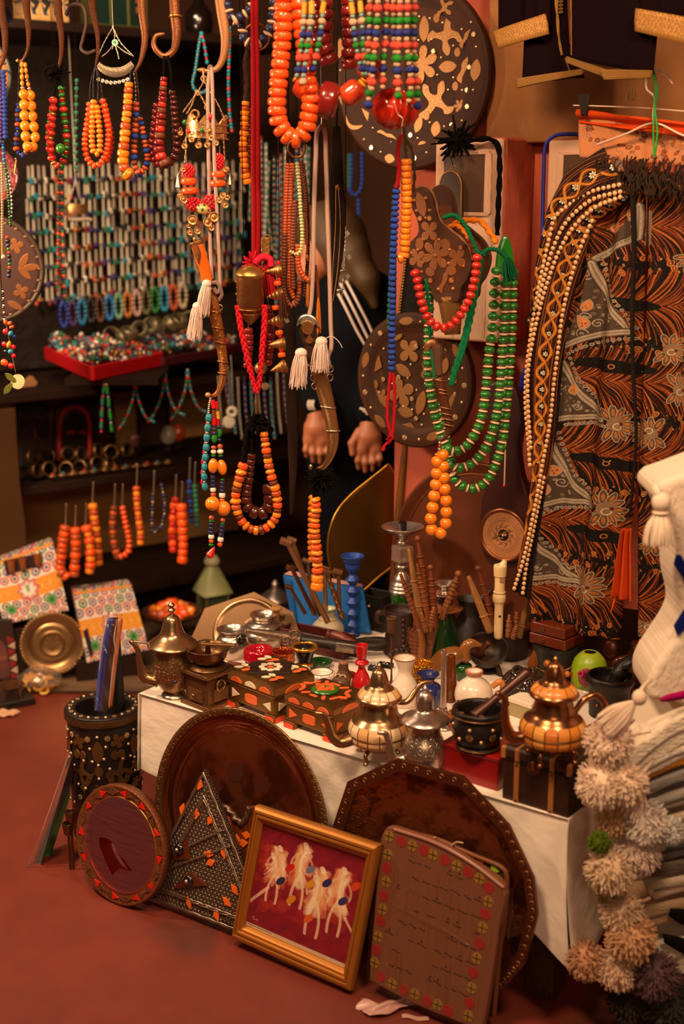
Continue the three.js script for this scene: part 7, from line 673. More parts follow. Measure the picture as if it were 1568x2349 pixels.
// ---------- the jewellery corner behind ----------
const SA=.627,SC=Math.cos(SA),SS=Math.sin(SA),S0=at(50,900,4.3);
const onS=(px,py,off)=>{const r=ray(px,py),n=V(SS,0,SC),o=S0.clone().addScaledVector(n,off);const k=(o.x*n.x+(o.z)*n.z)/(r[0]*n.x+r[2]*n.z);return V(r[0]*k,EY+r[1]*k,r[2]*k);};
const sh_=(name,label,cat,px,py,off,o={})=>{const p=onS(px,py,off);return thing(name,label,cat,p,{k:mpp(p),ry:SA,...o});};
const SX=(x,off,y)=>V(S0.x+SC*x+SS*off,y,S0.z - SS*x+SC*off);
const shelfWood=mt(0x3a241a,.7,0,{map:TX.wood});
const hTop=onS(250,58,0).y,hMid=onS(250,884,0).y,hLow=onS(250,1092,0).y,hBot=.2;
{const t=thing('shelf_unit','dark wooden corner shelving crowded with jewellery','shelf',SX(.4,-.25,0),{ry:SA});for (const [y,n] of [[hTop,'top_shelf'],[hMid,'shelf'],[hLow,'shelf'],[hBot,'shelf']]) part(t,n,box(1.5,.03,.5,.004),shelfWood,[0,y - .015,0]);for (const x of [-.74,.74]) part(t,'side_post',box(.04,hTop,.04,.004),shelfWood,[x,hTop/2,-.22]);part(t,'display_board',box(1.5,hTop - hMid - .03,.03),mt(0x2c211a,.95,0,{bumpMap:rep(TX.noise,8,8),bumpScale:.01}),[0,(hTop+hMid)/2,-.23]);part(t,'back_board',box(1.5,hMid - .03,.02),mt(0xc8935c,.85),[0,(hMid - .03)/2,-.24]);part(t,'brace',box(.5,.03,.03),mt(0x9a6a40,.7),[-.5,hMid - .12,.1],[0,0,.6]);part(t,'post',tube([[-.68,hTop,.28],[-.66,1.2,.27],[-.6,.16,.26]],[.012,.012],8,8),mt(0x241610,.6));}
const nth=n=>n+(n % 10 === 1 && n !== 11?'st' :n % 10 === 2 && n !== 12?'nd' :n % 10 === 3 && n !== 13?'rd' :'th');
{const cordG=new THREE.CylinderGeometry(.75,1,1,6),pen=[];for (let v=0;v<3;v++){const gs=[];for (let i=0;i<4;i++) gs.push(tr(new THREE.SphereGeometry(.5,7,5),rr(-.5,.5),rr(-.5,.5),rr(-.1,.3)));pen.push(merge(gs));} const cm=[mt(0xb8a890,.5,.3),mt(0xc8b69c,.5,.3),mt(0x9c8c7a,.5,.4)],pm=['tq','sv','dr','gm','bk','gd','nv','sv','od','pu'].map(c=>BM[c]),looks=['turquoise','silver','dark red','sea green','black','gilt','navy','bright silver','rust','purple'],rows=['top','second','third','fourth','fifth','sixth','seventh','lowest'];
for (let r=0;r<8;r++) for (let i=0;i<35;i++){const x=62+i*14.4+rr(-4,4),y=398+r*40 - (x - 60)*(.02+r*.012)+rr(-4,4);if (x > 560) continue;const q=(i*7+r*3) % 10;const t=sh_('silver_necklace',`pale necklace with ${looks[q]} pendant, ${nth(i + 1)} from the dark pole in the ${rows[r]} board row`,'necklace',x,y,-.41+r*.006,{group:'corded necklaces on the board'});part(t,'cord',cordG,cm[i % 3],[0,2,0],null,[rr(3,5.4),rr(28,36),3]);part(t,'pendant',pen[i % 3],pm[q],[0,-17,6],null,[rr(9,13),rr(7,11),7]);}}
[['lapis blue',0x1c2f90],['violet',0x40205c],['turquoise',0x1470a0],['black',0x16120f],['brown',0x5a3420],['sky blue',0x1c70b0],['pale green',0x6a9a7c],['amber',0xb06a20],['pink',0xb08a80],['olive',0x5a5028],['emerald',0x1c6a20],['cyan',0x2080a0],['orange',0xb04a20],['cream',0xb8a080]].forEach(([n,c],i)=>{const x=146+i*21,y=722 - i*3.4,t=sh_('bead_bracelet',`${n} bead bracelet hanging below the silver necklace rows`,'bracelet',x,y,-.3,{group:'bracelets below the necklace rows'});const m=bead(c,.35),n2=16;for (let k=0;k<n2;k++){const a=k/n2*6.283;part(t,'bead',G.s,m,[Math.sin(a)*9,Math.cos(a)*27,rr(-1,1)],null,4.6);} part(t,'hook',tube([[0,27,0],[0,34,-10],[0,36,-30]],[1.2,1.2],8,5),silver);});
const bgNeck=(label,D,strands,up)=>{const t=neck('bead_necklace',label,D,strands);if (up) for (const [p] of strands){const [x,y]=pts(p)[0];hang(t,x,y,black,1,0,3.25);} return t;};
bgNeck('long rust and green seed-bead strings hanging down the board',4.05,[['134,392 133,500 132,600 130,668','od4/4 gm4/4 dr4/4',0],['142,392 143,500 146,620 148,690','or4/4 nv4/4 gm4/4',0],['138,395 138,520 140,660','gd3/3 dr4/4',.02]],1);
bgNeck('dark green bead string hanging behind the triple orange necklace',3.9,[['176,180 175,250 174,330 176,395','gm5/5 bk4/4',0]],1);
bgNeck('turquoise string necklace in a V shape below the smooth horn scabbard',4.1,[['462,72 455,110 448,160 442,195 452,210 466,212 480,198','tq4/4 gg3/3',0],['462,72 470,110 476,150','tq4/5 rb3/3',0]],1);
bgNeck('turquoise and coral string hanging beside the amber string',4.1,[['527,60 526,120 524,190 527,260 532,300','tq4/4 tq4/4 pk4/4',0]],1);
bgNeck('vivid blue loop of beads hanging in the dark passage',4.4,[['806,352 805,420 803,440 818,446 828,430 830,352','bl5/5',0]],1);
bgNeck('blue glass bead string hanging in the dark passage',4.4,[['822,455 823,520','bl5/5',0],['800,352 799,430','gm4/4',0]],1);
[[240,880,'red and green tube beads, first of the hanging collars'],[310,868,'second of the turquoise collars under the red tray'],[378,852,'third of the turquoise collars under the red tray'],[430,846,'fourth of the turquoise collars under the maroon tray']].forEach(([x,y,l],i)=>{const P='sv3/3 tq4/4 sv3/3 rb3/3 gm4/5';const t=bgNeck('turquoise and coral collar, '+l,4.16+i*.1,i?[[`${x},${y} ${x - 6},${y + 50} ${x - 26},${y + 100} ${x - 40},${y + 118}`,P,0],[`${x},${y} ${x + 8},${y + 50} ${x + 26},${y + 90} ${x + 44},${y + 100}`,P,0]] :[[`${x},${y} ${x - 5},${y + 40} ${x - 8},${y + 110}`,'rb3/3 gm4/8t bl3/3',0],[`${x + 4},${y} ${x + 9},${y + 40} ${x + 16},${y + 105}`,'sv3/3 gl4/9t bl3/3',0]]);});
[[[485,980,20],'pale round stone pendant on cord beside the trade bead necklace'],[[532,945,14],'ring-shaped white pendant in the background'],[[525,968,15],'flat white disc pendant in the background']].forEach(([[x,y,r],l],i)=>{if (!i) return;const t=pxThing('stone_pendant',l,'pendant',x,y,4.2,{group:'white stone pendants in the background'});part(t,'disc',i === 1?new THREE.TorusGeometry(9,5,8,20) :lathe([[0,-2],[13,-2],[15,0],[13,2],[0,2]],20,0).rotateX(1.57),mt(0xa89c88,.4));part(t,'cord',tube([[0,12,0],[2,60,0],[0,130,0]],[1.5,1.5],10,5),BM.sv);});
function looseTray(label,name,A,C,B,col,h,n){
const t=thing(name,label,'tray',C.clone());t.k=mpp(C);const d1=A.clone().sub(C),d2=B.clone().sub(C),m=mt(col,.5),E=A.clone().addScaledVector(d2,.45);const wall=(p,q)=>{const d=q.clone().sub(p),g=box(d.length(),h,.012,.003);part(t,'tray_wall',g,m,p.clone().lerp(q,.5).sub(C).add(V(0,h/2 - .01,0)),[0,Math.atan2(-d.z,d.x),0]);};wall(C,A);wall(C,B);wall(A,E);wall(B,E);
const g=new THREE.BufferGeometry().setFromPoints([V(0,0,0),d2,E.clone().sub(C),d1]);g.setIndex([0,1,2,0,2,3]);g.computeVertexNormals();part(t,'tray_floor',g,m);
const cols=['tq','dr','sv','gm','pk','gd','wh','nv'];const gs=cols.map(()=>[]);for (let i=0;i<n;i++){const a=rr(.04,.96),b=rr(.04,.96);gs[i % 8].push(new THREE.SphereGeometry(rr(.005,.011),7,5).translate(d1.x*a+d2.x*b*(1 - .55*a),h*.6+rr(0,.03)+.03*Math.sin(a*9)*Math.sin(b*7),d1.z*a+d2.z*b*(1 - .55*a)));} gs.forEach((q,i)=>part(t,'loose_beads',merge(q),BM[cols[i]]).userData.kind='stuff');return t;}
{const C=at(212,866,4.12),h=C.y;looseTray('bright red tray heaped with loose coloured stones','red_tray',onY(106,818,h),C,onY(372,832,h),0xc20a14,.045,1500);const C2=onY(374,834,h);looseTray('maroon tray heaped with small jewellery behind the dagger','maroon_tray',onY(330,800,h),C2,onY(556,800,h),0x4c0e1a,.03,600);part(scene.children.find(o=>o.name === 'red_tray'),'tray_stand',new THREE.BoxGeometry(.3,.02,.3),shelfWood,[.05,-.022,-.2]);}
for (let i=0;i<9;i++){const x=256+i*22+rr(-6,6),y=772 - i*5+rr(-12,8),t=sh_('silver_bangle',`wide silver bangle, ${nth(i + 1)} from the red tray corner behind the heaped trays`,'bangle',x,y,-.12,{group:'silver bangles behind the trays'});part(t,'band',lathe([[16,-9],[19,-8],[20,0],[19,8],[16,9],[17,0],[16,-9]],24),mt(0xa09070,.32,.85,{bumpMap:rep(TX.scroll,2,1),bumpScale:.002}),null,[rr(.2,1.2),0,rr(-1,1)]);}
{const t=sh_('silver_crown_pendant','small silver basket pendant hanging on two chains in front of the board','pendant',176,480,-.1);part(t,'chain',chainGeo([V(0,60,0),V(-14,30,0),V(-24,4,0)]),silver);part(t,'chain',chainGeo([V(0,60,0),V(8,30,0),V(16,4,0)]),silver);part(t,'band',lathe([[24,-12],[27,-8],[27,8],[24,12],[23,0],[24,-12]],24),gilt,null,null,[1,1,.6]);for (let i=0;i<6;i++) part(t,'coin',coinGeo,silver,[-22+i*9,-22,12],[1.5,0,0],6);part(t,'cord',tube([[0,60,0],[0,200,0],[0,420,0]],[1,1],8,5),BM.sv);}
{const t=pxThing('silver_crown_pendant','tarnished silver crescent pendant on chains behind the ribbed scabbards','pendant',262,150,3.3);for (const s of ['259,62 240,95 222,135','259,62 263,80 258,110','259,62 275,95 305,128','262,100 246,120 236,128','262,100 285,118 300,126','263,102 270,122 272,132']) part(t,'chain',chainGeo(pts(s).map(([x,y])=>lp(t,x,y)),5,.9),silver);part(t,'enamel_disc',new THREE.TorusGeometry(5,3,8,18),mt(0x8ac8a0,.3),lp(t,264,98));cordPart(t,'crescent','224,148 240,160 262,166 285,162 305,146',[7,10,11,10,7],mt(0x8a7660,.4,.8,{bumpMap:TX.scroll,bumpScale:.002}),0,{flat:.3});for (let i=0;i<8;i++){part(t,'coin',coinGeo,silver,lp(t,226+i*9.5,182+8*Math.sin(i*.45)),[1.5,0,0],4.5);} hang(t,259,62,BM.sv,.8);}
for (let i=0;i<13;i++){const x=82+(i % 7)*34+rr(-6,6),y=(i<7?1050 :1080) - (x - 80)*.09+rr(-4,4),t=sh_('brass_bangle',`brass bangle on the lower shelf, ${nth(i % 7 + 1)} from the clock case in the ${i < 7 ? 'back' : 'front'} row`,'bangle',x,y,i<7?-.2 :-.07,{group:'brass bangles on the lower shelf'});part(t,'band',lathe([[14,-7],[17,-6],[18,0],[17,6],[14,7],[15,0],[14,-7]],22),mt(0x8a6440,.34,.85),null,[1.3,0,rr(-.8,.8)]);}
for (let i=0;i<12;i++){const x=120+i*24,y=1098 - (x - 100)*.12,t=sh_('brooch',`gilt brooch on the lower shelf edge, ${nth(i + 1)} from the dark pole`,'brooch',x,y - 4,-.02,{group:'gilt brooches on the lower shelf edge'});part(t,'plate',G.s,mt(0xb88a5c,.3,.85,{bumpMap:TX.scroll,bumpScale:.003}),null,null,[rr(9,14),4,8]);part(t,'stone',G.s,BM[['rb','tq','gd'][i % 3]],[0,4,2],null,3);}
{const t=sh_('arched_mirror','arched mirror with a bright red painted frame on the lower shelf','mirror',168,1050,-.3);part(t,'frame',extr(smoothShape(PS(t,'126,1058 124,1000 126,950 142,928 168,920 194,930 208,955 210,1000 208,1058')),14,3),mt(0x3a1a12,.5),[0,0,-8]);part(t,'red_border',tube(PS(t,'134,1056 133,1000 136,958 150,938 168,932 188,940 200,962 202,1000 201,1056').map(([x,y])=>V(x,y,8)),[5,5],50,8),mt(0xb01c14,.5));part(t,'dark_panel',extr(smoothShape(PS(t,'142,1056 141,1000 144,965 168,945 192,966 194,1000 193,1056')),3),mt(0x1c120e,.4),[0,0,8]);for (const s of ['144,992 156,984 168,990 156,994','172,990 184,984 194,992 184,994']) part(t,'red_curl',extr(smoothShape(PS(t,s)),3),mt(0xa02018,.5),[0,0,11]);}
{const t=sh_('arched_clock_case','dark carved arched clock case beside the red arched mirror','clock case',75,1060,-.28);part(t,'case',extr(smoothShape(PS(t,'42,1070 40,990 38,940 56,914 76,906 96,916 110,940 110,1000 108,1070')),20,4),mt(0x1c130f,.5),[0,0,-12]);const c=PL(t,75,1000);part(t,'dial',lathe([[0,0],[32,0],[34,3],[0,4]],28,0).rotateX(1.57),mt(0x2c1610,.5),[c.x,c.y,10]);part(t,'gilt_line',tube(PS(t,'44,950 60,958 76,948 92,958 108,948').map(([x,y])=>V(x,y,12)),[1.8,1.8],20,6),oldBrass);part(t,'hand',box(3,22,1),oldBrass,[c.x,c.y+8,15]);}
[[407,992,0xc84a14,'orange egg'],[386,998,0xb8a898,'white egg']].forEach(([x,y,c,n])=>{const t=sh_('stone_egg',`polished ${n} on the lower shelf`,'egg',x,y,-.2);part(t,'egg',lathe([[0,-22],[12,-18],[18,-4],[15,10],[8,20],[0,22]],22),bead(c,.25));part(t,'stand',lathe([[0,-36],[12,-36],[8,-26],[12,-18],[0,-18]],16),shelfWood);});
{const t=sh_('goblet','brown metal goblet on the lower shelf','goblet',308,1046,-.25);part(t,'cup',lathe([[0,0],[14,0],[4,6],[4,16],[14,24],[17,44],[15,44],[12,26],[0,20]],22),mt(0x6a4030,.4,.5));}
for (const [x,y,l] of [[225,1040,'narrow framed dark picture behind the first collar'],[352,1020,'dark framed picture behind the second collar']]){const t=sh_('framed_picture',l,'picture',x,y,-.42);part(t,'panel',box(70,120,5),mt(0x4a3022,.6,0,{bumpMap:TX.scroll,bumpScale:.003}),[0,60,0]);for (const [px,py,w,h] of [[0,124,82,8],[0,-2,82,8],[-37,61,8,120],[37,61,8,120]]) part(t,'frame_bar',box(w,h,9,2),mt(0x1c110c,.5),[px,py,2]);}
const OP='od12/7d or11/7d od12/7d br11/6d';
[[[['150,1205 145,1240 140,1280 138,1310 152,1322','od13/7d or12/7d',0],['172,1210 174,1250 172,1290 170,1322','or12/8d od11/7d',-.02],['196,1205 204,1240 208,1285 204,1318','or13/8d oa11/7d',.02]],'thick triple rust-orange necklace hanging low beside the pole'],[[['212,1155 216,1190 222,1240 226,1290','oa11/7d od11/7d',0]],'short amber string behind the thick triple necklace'],[[['262,1160 258,1200 262,1250 270,1278','br9/6d od9/6d',0],['280,1160 288,1200 296,1240 294,1265 282,1275 270,1278','or8/6 or8/6',-.01]],'bright coral string looped with brown beads in the background'],[[['313,1115 314,1150 318,1190 322,1220 322,1245','od9/6d oa8/6d',0]],'narrow amber string hanging in the dark behind'],[[['402,1140 398,1180 395,1230 397,1265','rd9/7d or10/8d',0],['416,1155 418,1200 420,1250 418,1285','or12/9d',-.02]],'pair of orange bead strings behind the trade bead necklace'],[[['434,1100 436,1150 440,1200','bl6/6 nv6/6',0],['446,1110 450,1160 452,1205','gm6/6',0]],'blue and green glass strings behind the trade bead necklace'],[[['352,1130 350,1160 352,1220 368,1210 378,1160 370,1110','bk5/5 nv5/5 sv3/3',0]],'black bead loop hanging in the dark behind']].forEach(([s,l],i)=>{const t=bgNeck(l,4.1+(i % 3)*.06,s);for (const [p] of s){const [x,y]=pts(p)[0];cordPart(t,'silver_link',`${x},${y} ${x + 1},${y - 24} ${x + 2},${y - 50}`,1.6,BM.sv,.02);}});
{const p=onY(395,1425,.12),t=thing('wooden_bowl','shallow dish of polished orange stones on the low step','bowl',p,{k:mpp(p)});part(t,'dish',lathe([[0,0],[30,0],[62,16],[70,24],[66,25],[40,12],[0,8]],32),mt(0x4a2a1c,.5));part(t,'foot',new THREE.CylinderGeometry(24,30,.12/t.k,20),shelfWood,[0,-.06/t.k,0]);const c=p.clone().add(V(0,12*t.k,0));for (let i=0;i<26;i++){const a=i*2.4,r=Math.sqrt(i/26)*46;const s=thing('orange_stone','polished orange stone heaped in the shallow dish','stone',c.clone().add(V(Math.cos(a)*r*t.k,(34 - r*.55)*t.k,Math.sin(a)*r*t.k)),{k:t.k,group:'polished orange stones in the dish'});part(s,'stone',G.r,BM[['or','oa','od','or'][i % 4]],null,[rnd()*3,rnd()*3,0],[rr(10,16),rr(8,12),rr(10,14)]);}}
{const p=onY(490,1440,.05),t=thing('lantern','pale green glass lantern with a pyramid roof in the background','lantern',p,{k:mpp(p),ry:.5});part(t,'roof',new THREE.CylinderGeometry(14,50,62,4).rotateY(.785),mt(0x9a9a68,.5),[0,118,0]);part(t,'cap',lathe([[0,150],[14,150],[18,160],[10,172],[0,176]],16),mt(0xb0a880,.5));part(t,'glass',box(48,86,48),mt(0x5a6a50,.15,0,{transmission:.6,thickness:0}),[0,45,0]);for (const [x,z] of [[-1,-1],[1,-1],[-1,1],[1,1]]) part(t,'post',box(5,90,5,1),mt(0x8a7040,.45,.5),[x*26,45,z*26]);part(t,'base',box(62,8,62,2),mt(0x8a7040,.45,.5),[0,2,0]);part(t,'stand',box(40,.05/t.k,40),shelfWood,[0,-.025/t.k,0]);}
{const p=onY(632,1440,.1),t=thing('silver_pot','lidded silver pot standing in the dark behind the blue case','pot',p,{k:mpp(p)});part(t,'pot',lathe([[0,0],[26,0],[34,24],[34,50],[26,66]],28),pewter);const l=part(t,'lid',lathe([[28,64],[38,68],[32,78],[16,90],[8,96],[0,97]],28),pewter);part(l,'finial',lathe([[0,94],[6,98],[9,106],[0,116]],14),pewter);part(t,'stand',new THREE.CylinderGeometry(22,26,.1/t.k,18),shelfWood,[0,-.05/t.k,0]);}
{const p=onY(560,1400,0),t=thing('dark_chest','dark low cabinet standing in the shadow behind the table','cabinet',V(.18,0,-5.2),{ry:SA});part(t,'body',box(.5,.42,.3,.01),mt(0x24160f,.5),[0,.22,0]);part(t,'top',box(.54,.03,.34,.006),mt(0x2c1a12,.45),[0,.445,0]);part(t,'door',box(.22,.34,.012,.004),mt(0x2c1a12,.5),[-.12,.22,.155]);part(t,'door',box(.22,.34,.012,.004),mt(0x2c1a12,.5),[.12,.22,.155]);}
const floralBox=canvasTex(700,700,(g,W,H)=>{g.fillStyle='#e6dcc8';g.fillRect(0,0,W,H);const flo=(x,y,r,c,d)=>{for (let i=0;i<10;i++){g.fillStyle=c;g.beginPath();g.arc(x+Math.cos(i*.628)*r,y+Math.sin(i*.628)*r,r*.3,0,7);g.fill();} g.fillStyle=d;g.beginPath();g.arc(x,y,r*.42,0,7);g.fill();};const band=(y0,y1)=>{for (let y=y0;y<y1;y += 92) for (let x=20;x<W;x += 112){flo(x+((y/92 | 0) % 2)*56,y+40,38,['#b8184a','#1e6a2c','#6a3a70','#c01c50'][(x/112+y/92 | 0) % 4],'#20284e');g.fillStyle='#e88a1c';g.beginPath();g.arc(x+56,y+8,13,0,7);g.fill();}};band(0,240);band(470,700);g.fillStyle='#e8932c';g.fillRect(0,16,W,22);g.fillRect(0,290,W,170);g.strokeStyle='#f0c070';g.lineWidth=4;for (let x=0;x<W;x += 90) for (let k=0;k<8;k++){g.beginPath();g.moveTo(x+45,375);g.lineTo(x+45+Math.cos(k*.785)*60,375+Math.sin(k*.785)*84);g.stroke();} for (const [x,y] of [[120,560],[560,540]]){g.fillStyle='#6a9a5c';g.beginPath();g.arc(x,y,54,0,7);g.fill();g.fillStyle='#1e7a2c';g.beginPath();g.arc(x,y,26,0,7);g.fill();} const star=(r,c)=>{g.fillStyle=c;g.beginPath();for (let i=0;i<16;i++){const a=i*.3927,q=i % 2?r*.72 :r;g.lineTo(350+Math.cos(a)*q,375+Math.sin(a)*q);} g.fill();};star(130,'#c04060');star(112,'#d8a090');star(84,'#e8e0cc');g.fillStyle='#7a9a6c';g.fillRect(336,345,28,50);for (let i=0;i<4;i++) g.fillRect(330+i*10,318,8,34);});
for (const [s,bx,by,label,win] of [['-32,1296 120,1240 157,1400 10,1432',60,1440,'tall flower-printed gift box with a window showing tea glasses',1],['168,1356 300,1338 342,1490 200,1520',250,1510,'lower flower-printed gift box leaning behind the studded bin',0]]){const D=win?4.1 :4.1,p=at(bx,by,D),t=thing('gift_box',label,'box',p,{k:mpp(p),ry:.3,rx:-.12});const o=PS(t,s),cs=[0,1,2,3].map(i=>o[i]);const g=new THREE.BufferGeometry(),P=[];for (const z of [0,-60]) cs.forEach(([x,y])=>P.push(x,y,z));g.setAttribute('position',new THREE.Float32BufferAttribute(P,3));g.setAttribute('uv',new THREE.Float32BufferAttribute([0,1,1,1,1,0,0,0,.1,1,.9,1,.9,0,.1,0],2));g.setIndex([0,2,1,0,3,2,4,5,6,4,6,7,0,1,5,0,5,4,1,2,6,1,6,5,2,3,7,2,7,6,3,0,4,3,4,7]);const h=g.toNonIndexed();h.computeVertexNormals();part(t,'carton',h,mt(0xffffff,.5,0,{map:floralBox}));
if (win){part(t,'window',extr(shp(PS(t,'8,1286 92,1268 98,1296 14,1318')),2),mt(0x2a140e,.4),[0,0,0]);for (const [a,b] of [[26,1298],[52,1292],[86,1282]]){const q=PL(t,a,b);part(t,'tea_glass',lathe([[0,-14],[7,-14],[10,14],[8,14],[0,-8]],14,0),mt(0x8a4a24,.2,0,{clearcoat:1}),[q.x,q.y,6]);}} else {part(t,'side_hole',extr(shp(PS(t,'190,1448 200,1440 214,1500 206,1506')),2),mt(0x2a1020,.5),[0,0,1]);} const f=p.y/t.k;part(t,'stand',box(150,f*.98,44,3),shelfWood,[0,-f*.5,-26]);}
{const p=at(120,1476,4.1),t=thing('brass_plate','round brass plate with a rope edge standing on the stone floor','plate',p,{k:mpp(p),ry:.2,rx:-.2});const R=71;part(t,'plate',lathe([[0,4],[24,4],[26,8],[28,4],[42,5],[48,2],[50,6],[60,9],[R - 2,10],[R,8],[R - 3,4],[48,-3],[0,-2]],60,2).rotateX(1.57),mt(0xa07a50,.3,.9,{bumpMap:TX.noise,bumpScale:.0006}));const n=56;for (let i=0;i<n;i++){const a=i/n*6.283;part(t,'rope_knot',G.s,mt(0xa8825a,.3,.9),[Math.cos(a)*(R - 1),Math.sin(a)*(R - 1),9],[0,0,a+.6],[4.6,3,3.4]);} for (let i=0;i<8;i++) part(t,'engraving',petalG,mt(0x8a6440,.35,.9),[Math.cos(i*.785)*11,Math.sin(i*.785)*11,4],[0,0,i*.785],[6,5,3]);const f=p.y/t.k - R*.96;part(t,'wedge',box(40,Math.max(4,f+8),12),shelfWood,[0,-R*.96 - f/2,-24]);}
{const p=onY(24,1560,.02),t=thing('zigzag_arch_mirror','dark arched frame with red and cream zigzag border at the picture edge','mirror',p,{k:mpp(p),ry:.35,rx:-.06});part(t,'frame',extr(shp(PS(t,'-30,1560 -30,1420 28,1420 36,1490 40,1565')),10,2),mt(0x2c1a12,.5),[0,0,-8]);part(t,'mirror_glass',extr(smoothShape(PS(t,'-30,1552 -30,1470 -8,1462 10,1478 18,1510 20,1552')),3),mt(0x8a5a50,.1,.6),[0,0,5]);for (let i=0;i<7;i++){const q=PL(t,24+i*1.6,1466+i*14);part(t,'zigzag_inlay',triG,mt(i % 2?0xb89a7c :0x8c1c18,.5),[q.x,q.y,4],[0,0,i % 2?3.14 :0],[8,9,6]);} part(t,'foot',box(60,8,30),mt(0x2c1a12,.5),[10,2,-6]);}
{const p=onY(36,1612,0),t=thing('scale_base','black wooden stand with a brass dish at the picture edge','stand',p,{k:mpp(p),ry:.5});part(t,'plinth',box(86,18,70,3),mt(0x1a1210,.4),[-6,9,0]);part(t,'dish',lathe([[0,34],[14,36],[30,46],[28,48],[0,40]],24),darkBrass,[-10,0,4]);part(t,'pillar',new THREE.CylinderGeometry(4,6,40,12),brass,[10,34,6]);}
{const p=onY(92,1588,0),t=thing('plastic_bag','clear plastic bag of yellow pasta-like rings on the stone floor','bag',p,{k:mpp(p)});part(t,'film',(()=>{const g=new THREE.SphereGeometry(1,24,16),q=g.attributes.position;for (let i=0;i<q.count;i++){const x=q.getX(i),y=q.getY(i),z=q.getZ(i),k=1+.12*Math.sin(x*7+y*5)*Math.cos(z*6);q.setXYZ(i,x*50*k,Math.max(-1,y*34*k)+26,z*34*k);} g.computeVertexNormals();return g;})(),mt(0xe8dccf,.15,0,{transmission:.92,thickness:0}));const gs=[];for (let i=0;i<26;i++) gs.push(tr(new THREE.TorusGeometry(9,3.4,6,12),rr(-32,28),rr(8,40),rr(-16,20),rnd()*3,rnd()*3));part(t,'yellow_rings',merge(gs),mt(0xe8b458,.5)).userData.kind='stuff';}
{const p=at(-22,618,3.6),t=thing('leather_shield','round brown leather drum with copper star fittings at the picture edge','shield',p,{k:mpp(p),ry:.3});const R=118;part(t,'disc',lathe([[0,6],[R - 16,6],[R - 4,4],[R,-4],[R - 6,-16],[0,-16]],60,0).rotateX(1.57),mt(0x3c1f16,.5));part(t,'rim',new THREE.TorusGeometry(R - 2,7,8,60),mt(0x3a2a1e,.5,.2));for (const [x,y,k,a] of [[36,564,'q',.3],[48,668,'q',.4],[34,700,'l',-.5],[54,598,'l',1],[70,613,'l',.1],[56,626,'l',-.8]]){const q=PL(t,x,y);part(t,'copper_fitting',PG[k],mt(0xa86a40,.38,.8),[q.x,q.y,6],[0,0,a],k === 'q'?[18,18,10] :[20,16,10]);} for (let i=0;i<26;i++){const a=i*.2417;part(t,'rim_stitch',G.s,mt(0x7a5a40,.4,.5),[Math.cos(a)*(R - 8),Math.sin(a)*(R - 8),5],null,[5,3,3]);} part(t,'bracket',tube([[0,R - 4,-6],[0,R+120,-6],[0,(2.27 - p.y)/t.k,-6]],[3,3],8,6),shelfWood);}
[[2,170,96,'painted plate with an orange arabesque border at the upper picture edge',0x16110e,0xc0641c],[12,400,66,'dark red lacquered carved plate at the picture edge',0x4c100c,0x8a1a14]].forEach(([x,y,R,l,a,b],i)=>{const t=pxThing('painted_plate',l,'plate',x - R+(i?28 :22),y,3.75,{ry:.3});part(t,'plate',lathe([[0,0],[R*.7,0],[R*.95,8],[R,10],[R,6],[0,-5]],50,0).rotateX(1.57),mt(a,.4));part(t,'border',new THREE.TorusGeometry(R*.86,R*.07,6,50),mt(b,.45),[0,0,6],null,[1,1,.4]);for (let k=0;k<16;k++) part(t,'border_curl',new THREE.TorusGeometry(R*.09,R*.025,5,12,4.5),mt(i?0x6a100c :0x1c120c,.5),[Math.cos(k*.3927)*R*.86,Math.sin(k*.3927)*R*.86,9],[0,0,k]);part(t,'wire',tube([[0,R,0],[0,R+60,0],[0,(2.27 - t.position.y)/t.k,0]],[1,1],6,5),black);});
{const p=at(40,1330,4.22),t=thing('wooden_plank','rough pale wooden plank standing at the picture edge','plank',p,{k:mpp(p),ry:.3,rx:-.05});const o=PS(t,'-20,1330 -10,938 34,935 38,1000 44,1100 58,1210 60,1330');part(t,'plank',extr(shp(o),14,2),mt(0x9a6c46,.75,0,{map:TX.wood,bumpMap:TX.noise,bumpScale:.004}));const f=p.y/t.k;for (const x of [-24,14]) part(t,'trestle_leg',box(10,f - 2,10,1),shelfWood,[x,-f/2,6]);}
{const t=sh_('painted_box','black and cream geometric painted box on the top shelf','box',95,40,-.1,{});const tx=canvasTex(256,128,(g,W,H)=>{g.fillStyle='#c89a5c';g.fillRect(0,0,W,H);for (let i=0;i<4;i++) for (let j=0;j<8;j++){g.fillStyle=['#14100e','#20304c','#c88a40','#14100e'][j % 4];g.beginPath();g.moveTo(32+i*64,64);g.lineTo(32+i*64+Math.cos(j*.785)*60,64+Math.sin(j*.785)*60);g.lineTo(32+i*64+Math.cos(j*.785+.4)*44,64+Math.sin(j*.785+.4)*44);g.fill();}});const y0=(hTop - t.position.y)/t.k;part(t,'body',box(110,90,60,2),mt(0xffffff,.6,0,{map:tx}),[0,y0+45,0]);part(t,'lid',box(114,10,64,2),mt(0x1c1410,.5),[0,y0+95,0]);}
{const t=sh_('glass_lantern','green tinted glass lantern with brass edges on the top shelf','lantern',262,40,-.08);const y0=(hTop - t.position.y)/t.k;part(t,'glass',box(130,120,60),mt(0x1c3028,.2,0,{clearcoat:.8}),[0,y0+62,0]);for (const x of [-66,-22,22,66]) part(t,'brass_edge',box(7,124,66,1),mt(0x6a6a34,.4,.6),[x,y0+62,0]);for (const y of [2,124]) part(t,'brass_edge',box(140,7,68,1),mt(0x6a6a34,.4,.6),[0,y0+y,0]);for (let i=0;i<4;i++) part(t,'amber_drop',petalG,mt(0xb8581c,.3),[46,y0+40+(i > 1?22 :0),34],[0,0,i*1.57+.8],[9,9,6]);}
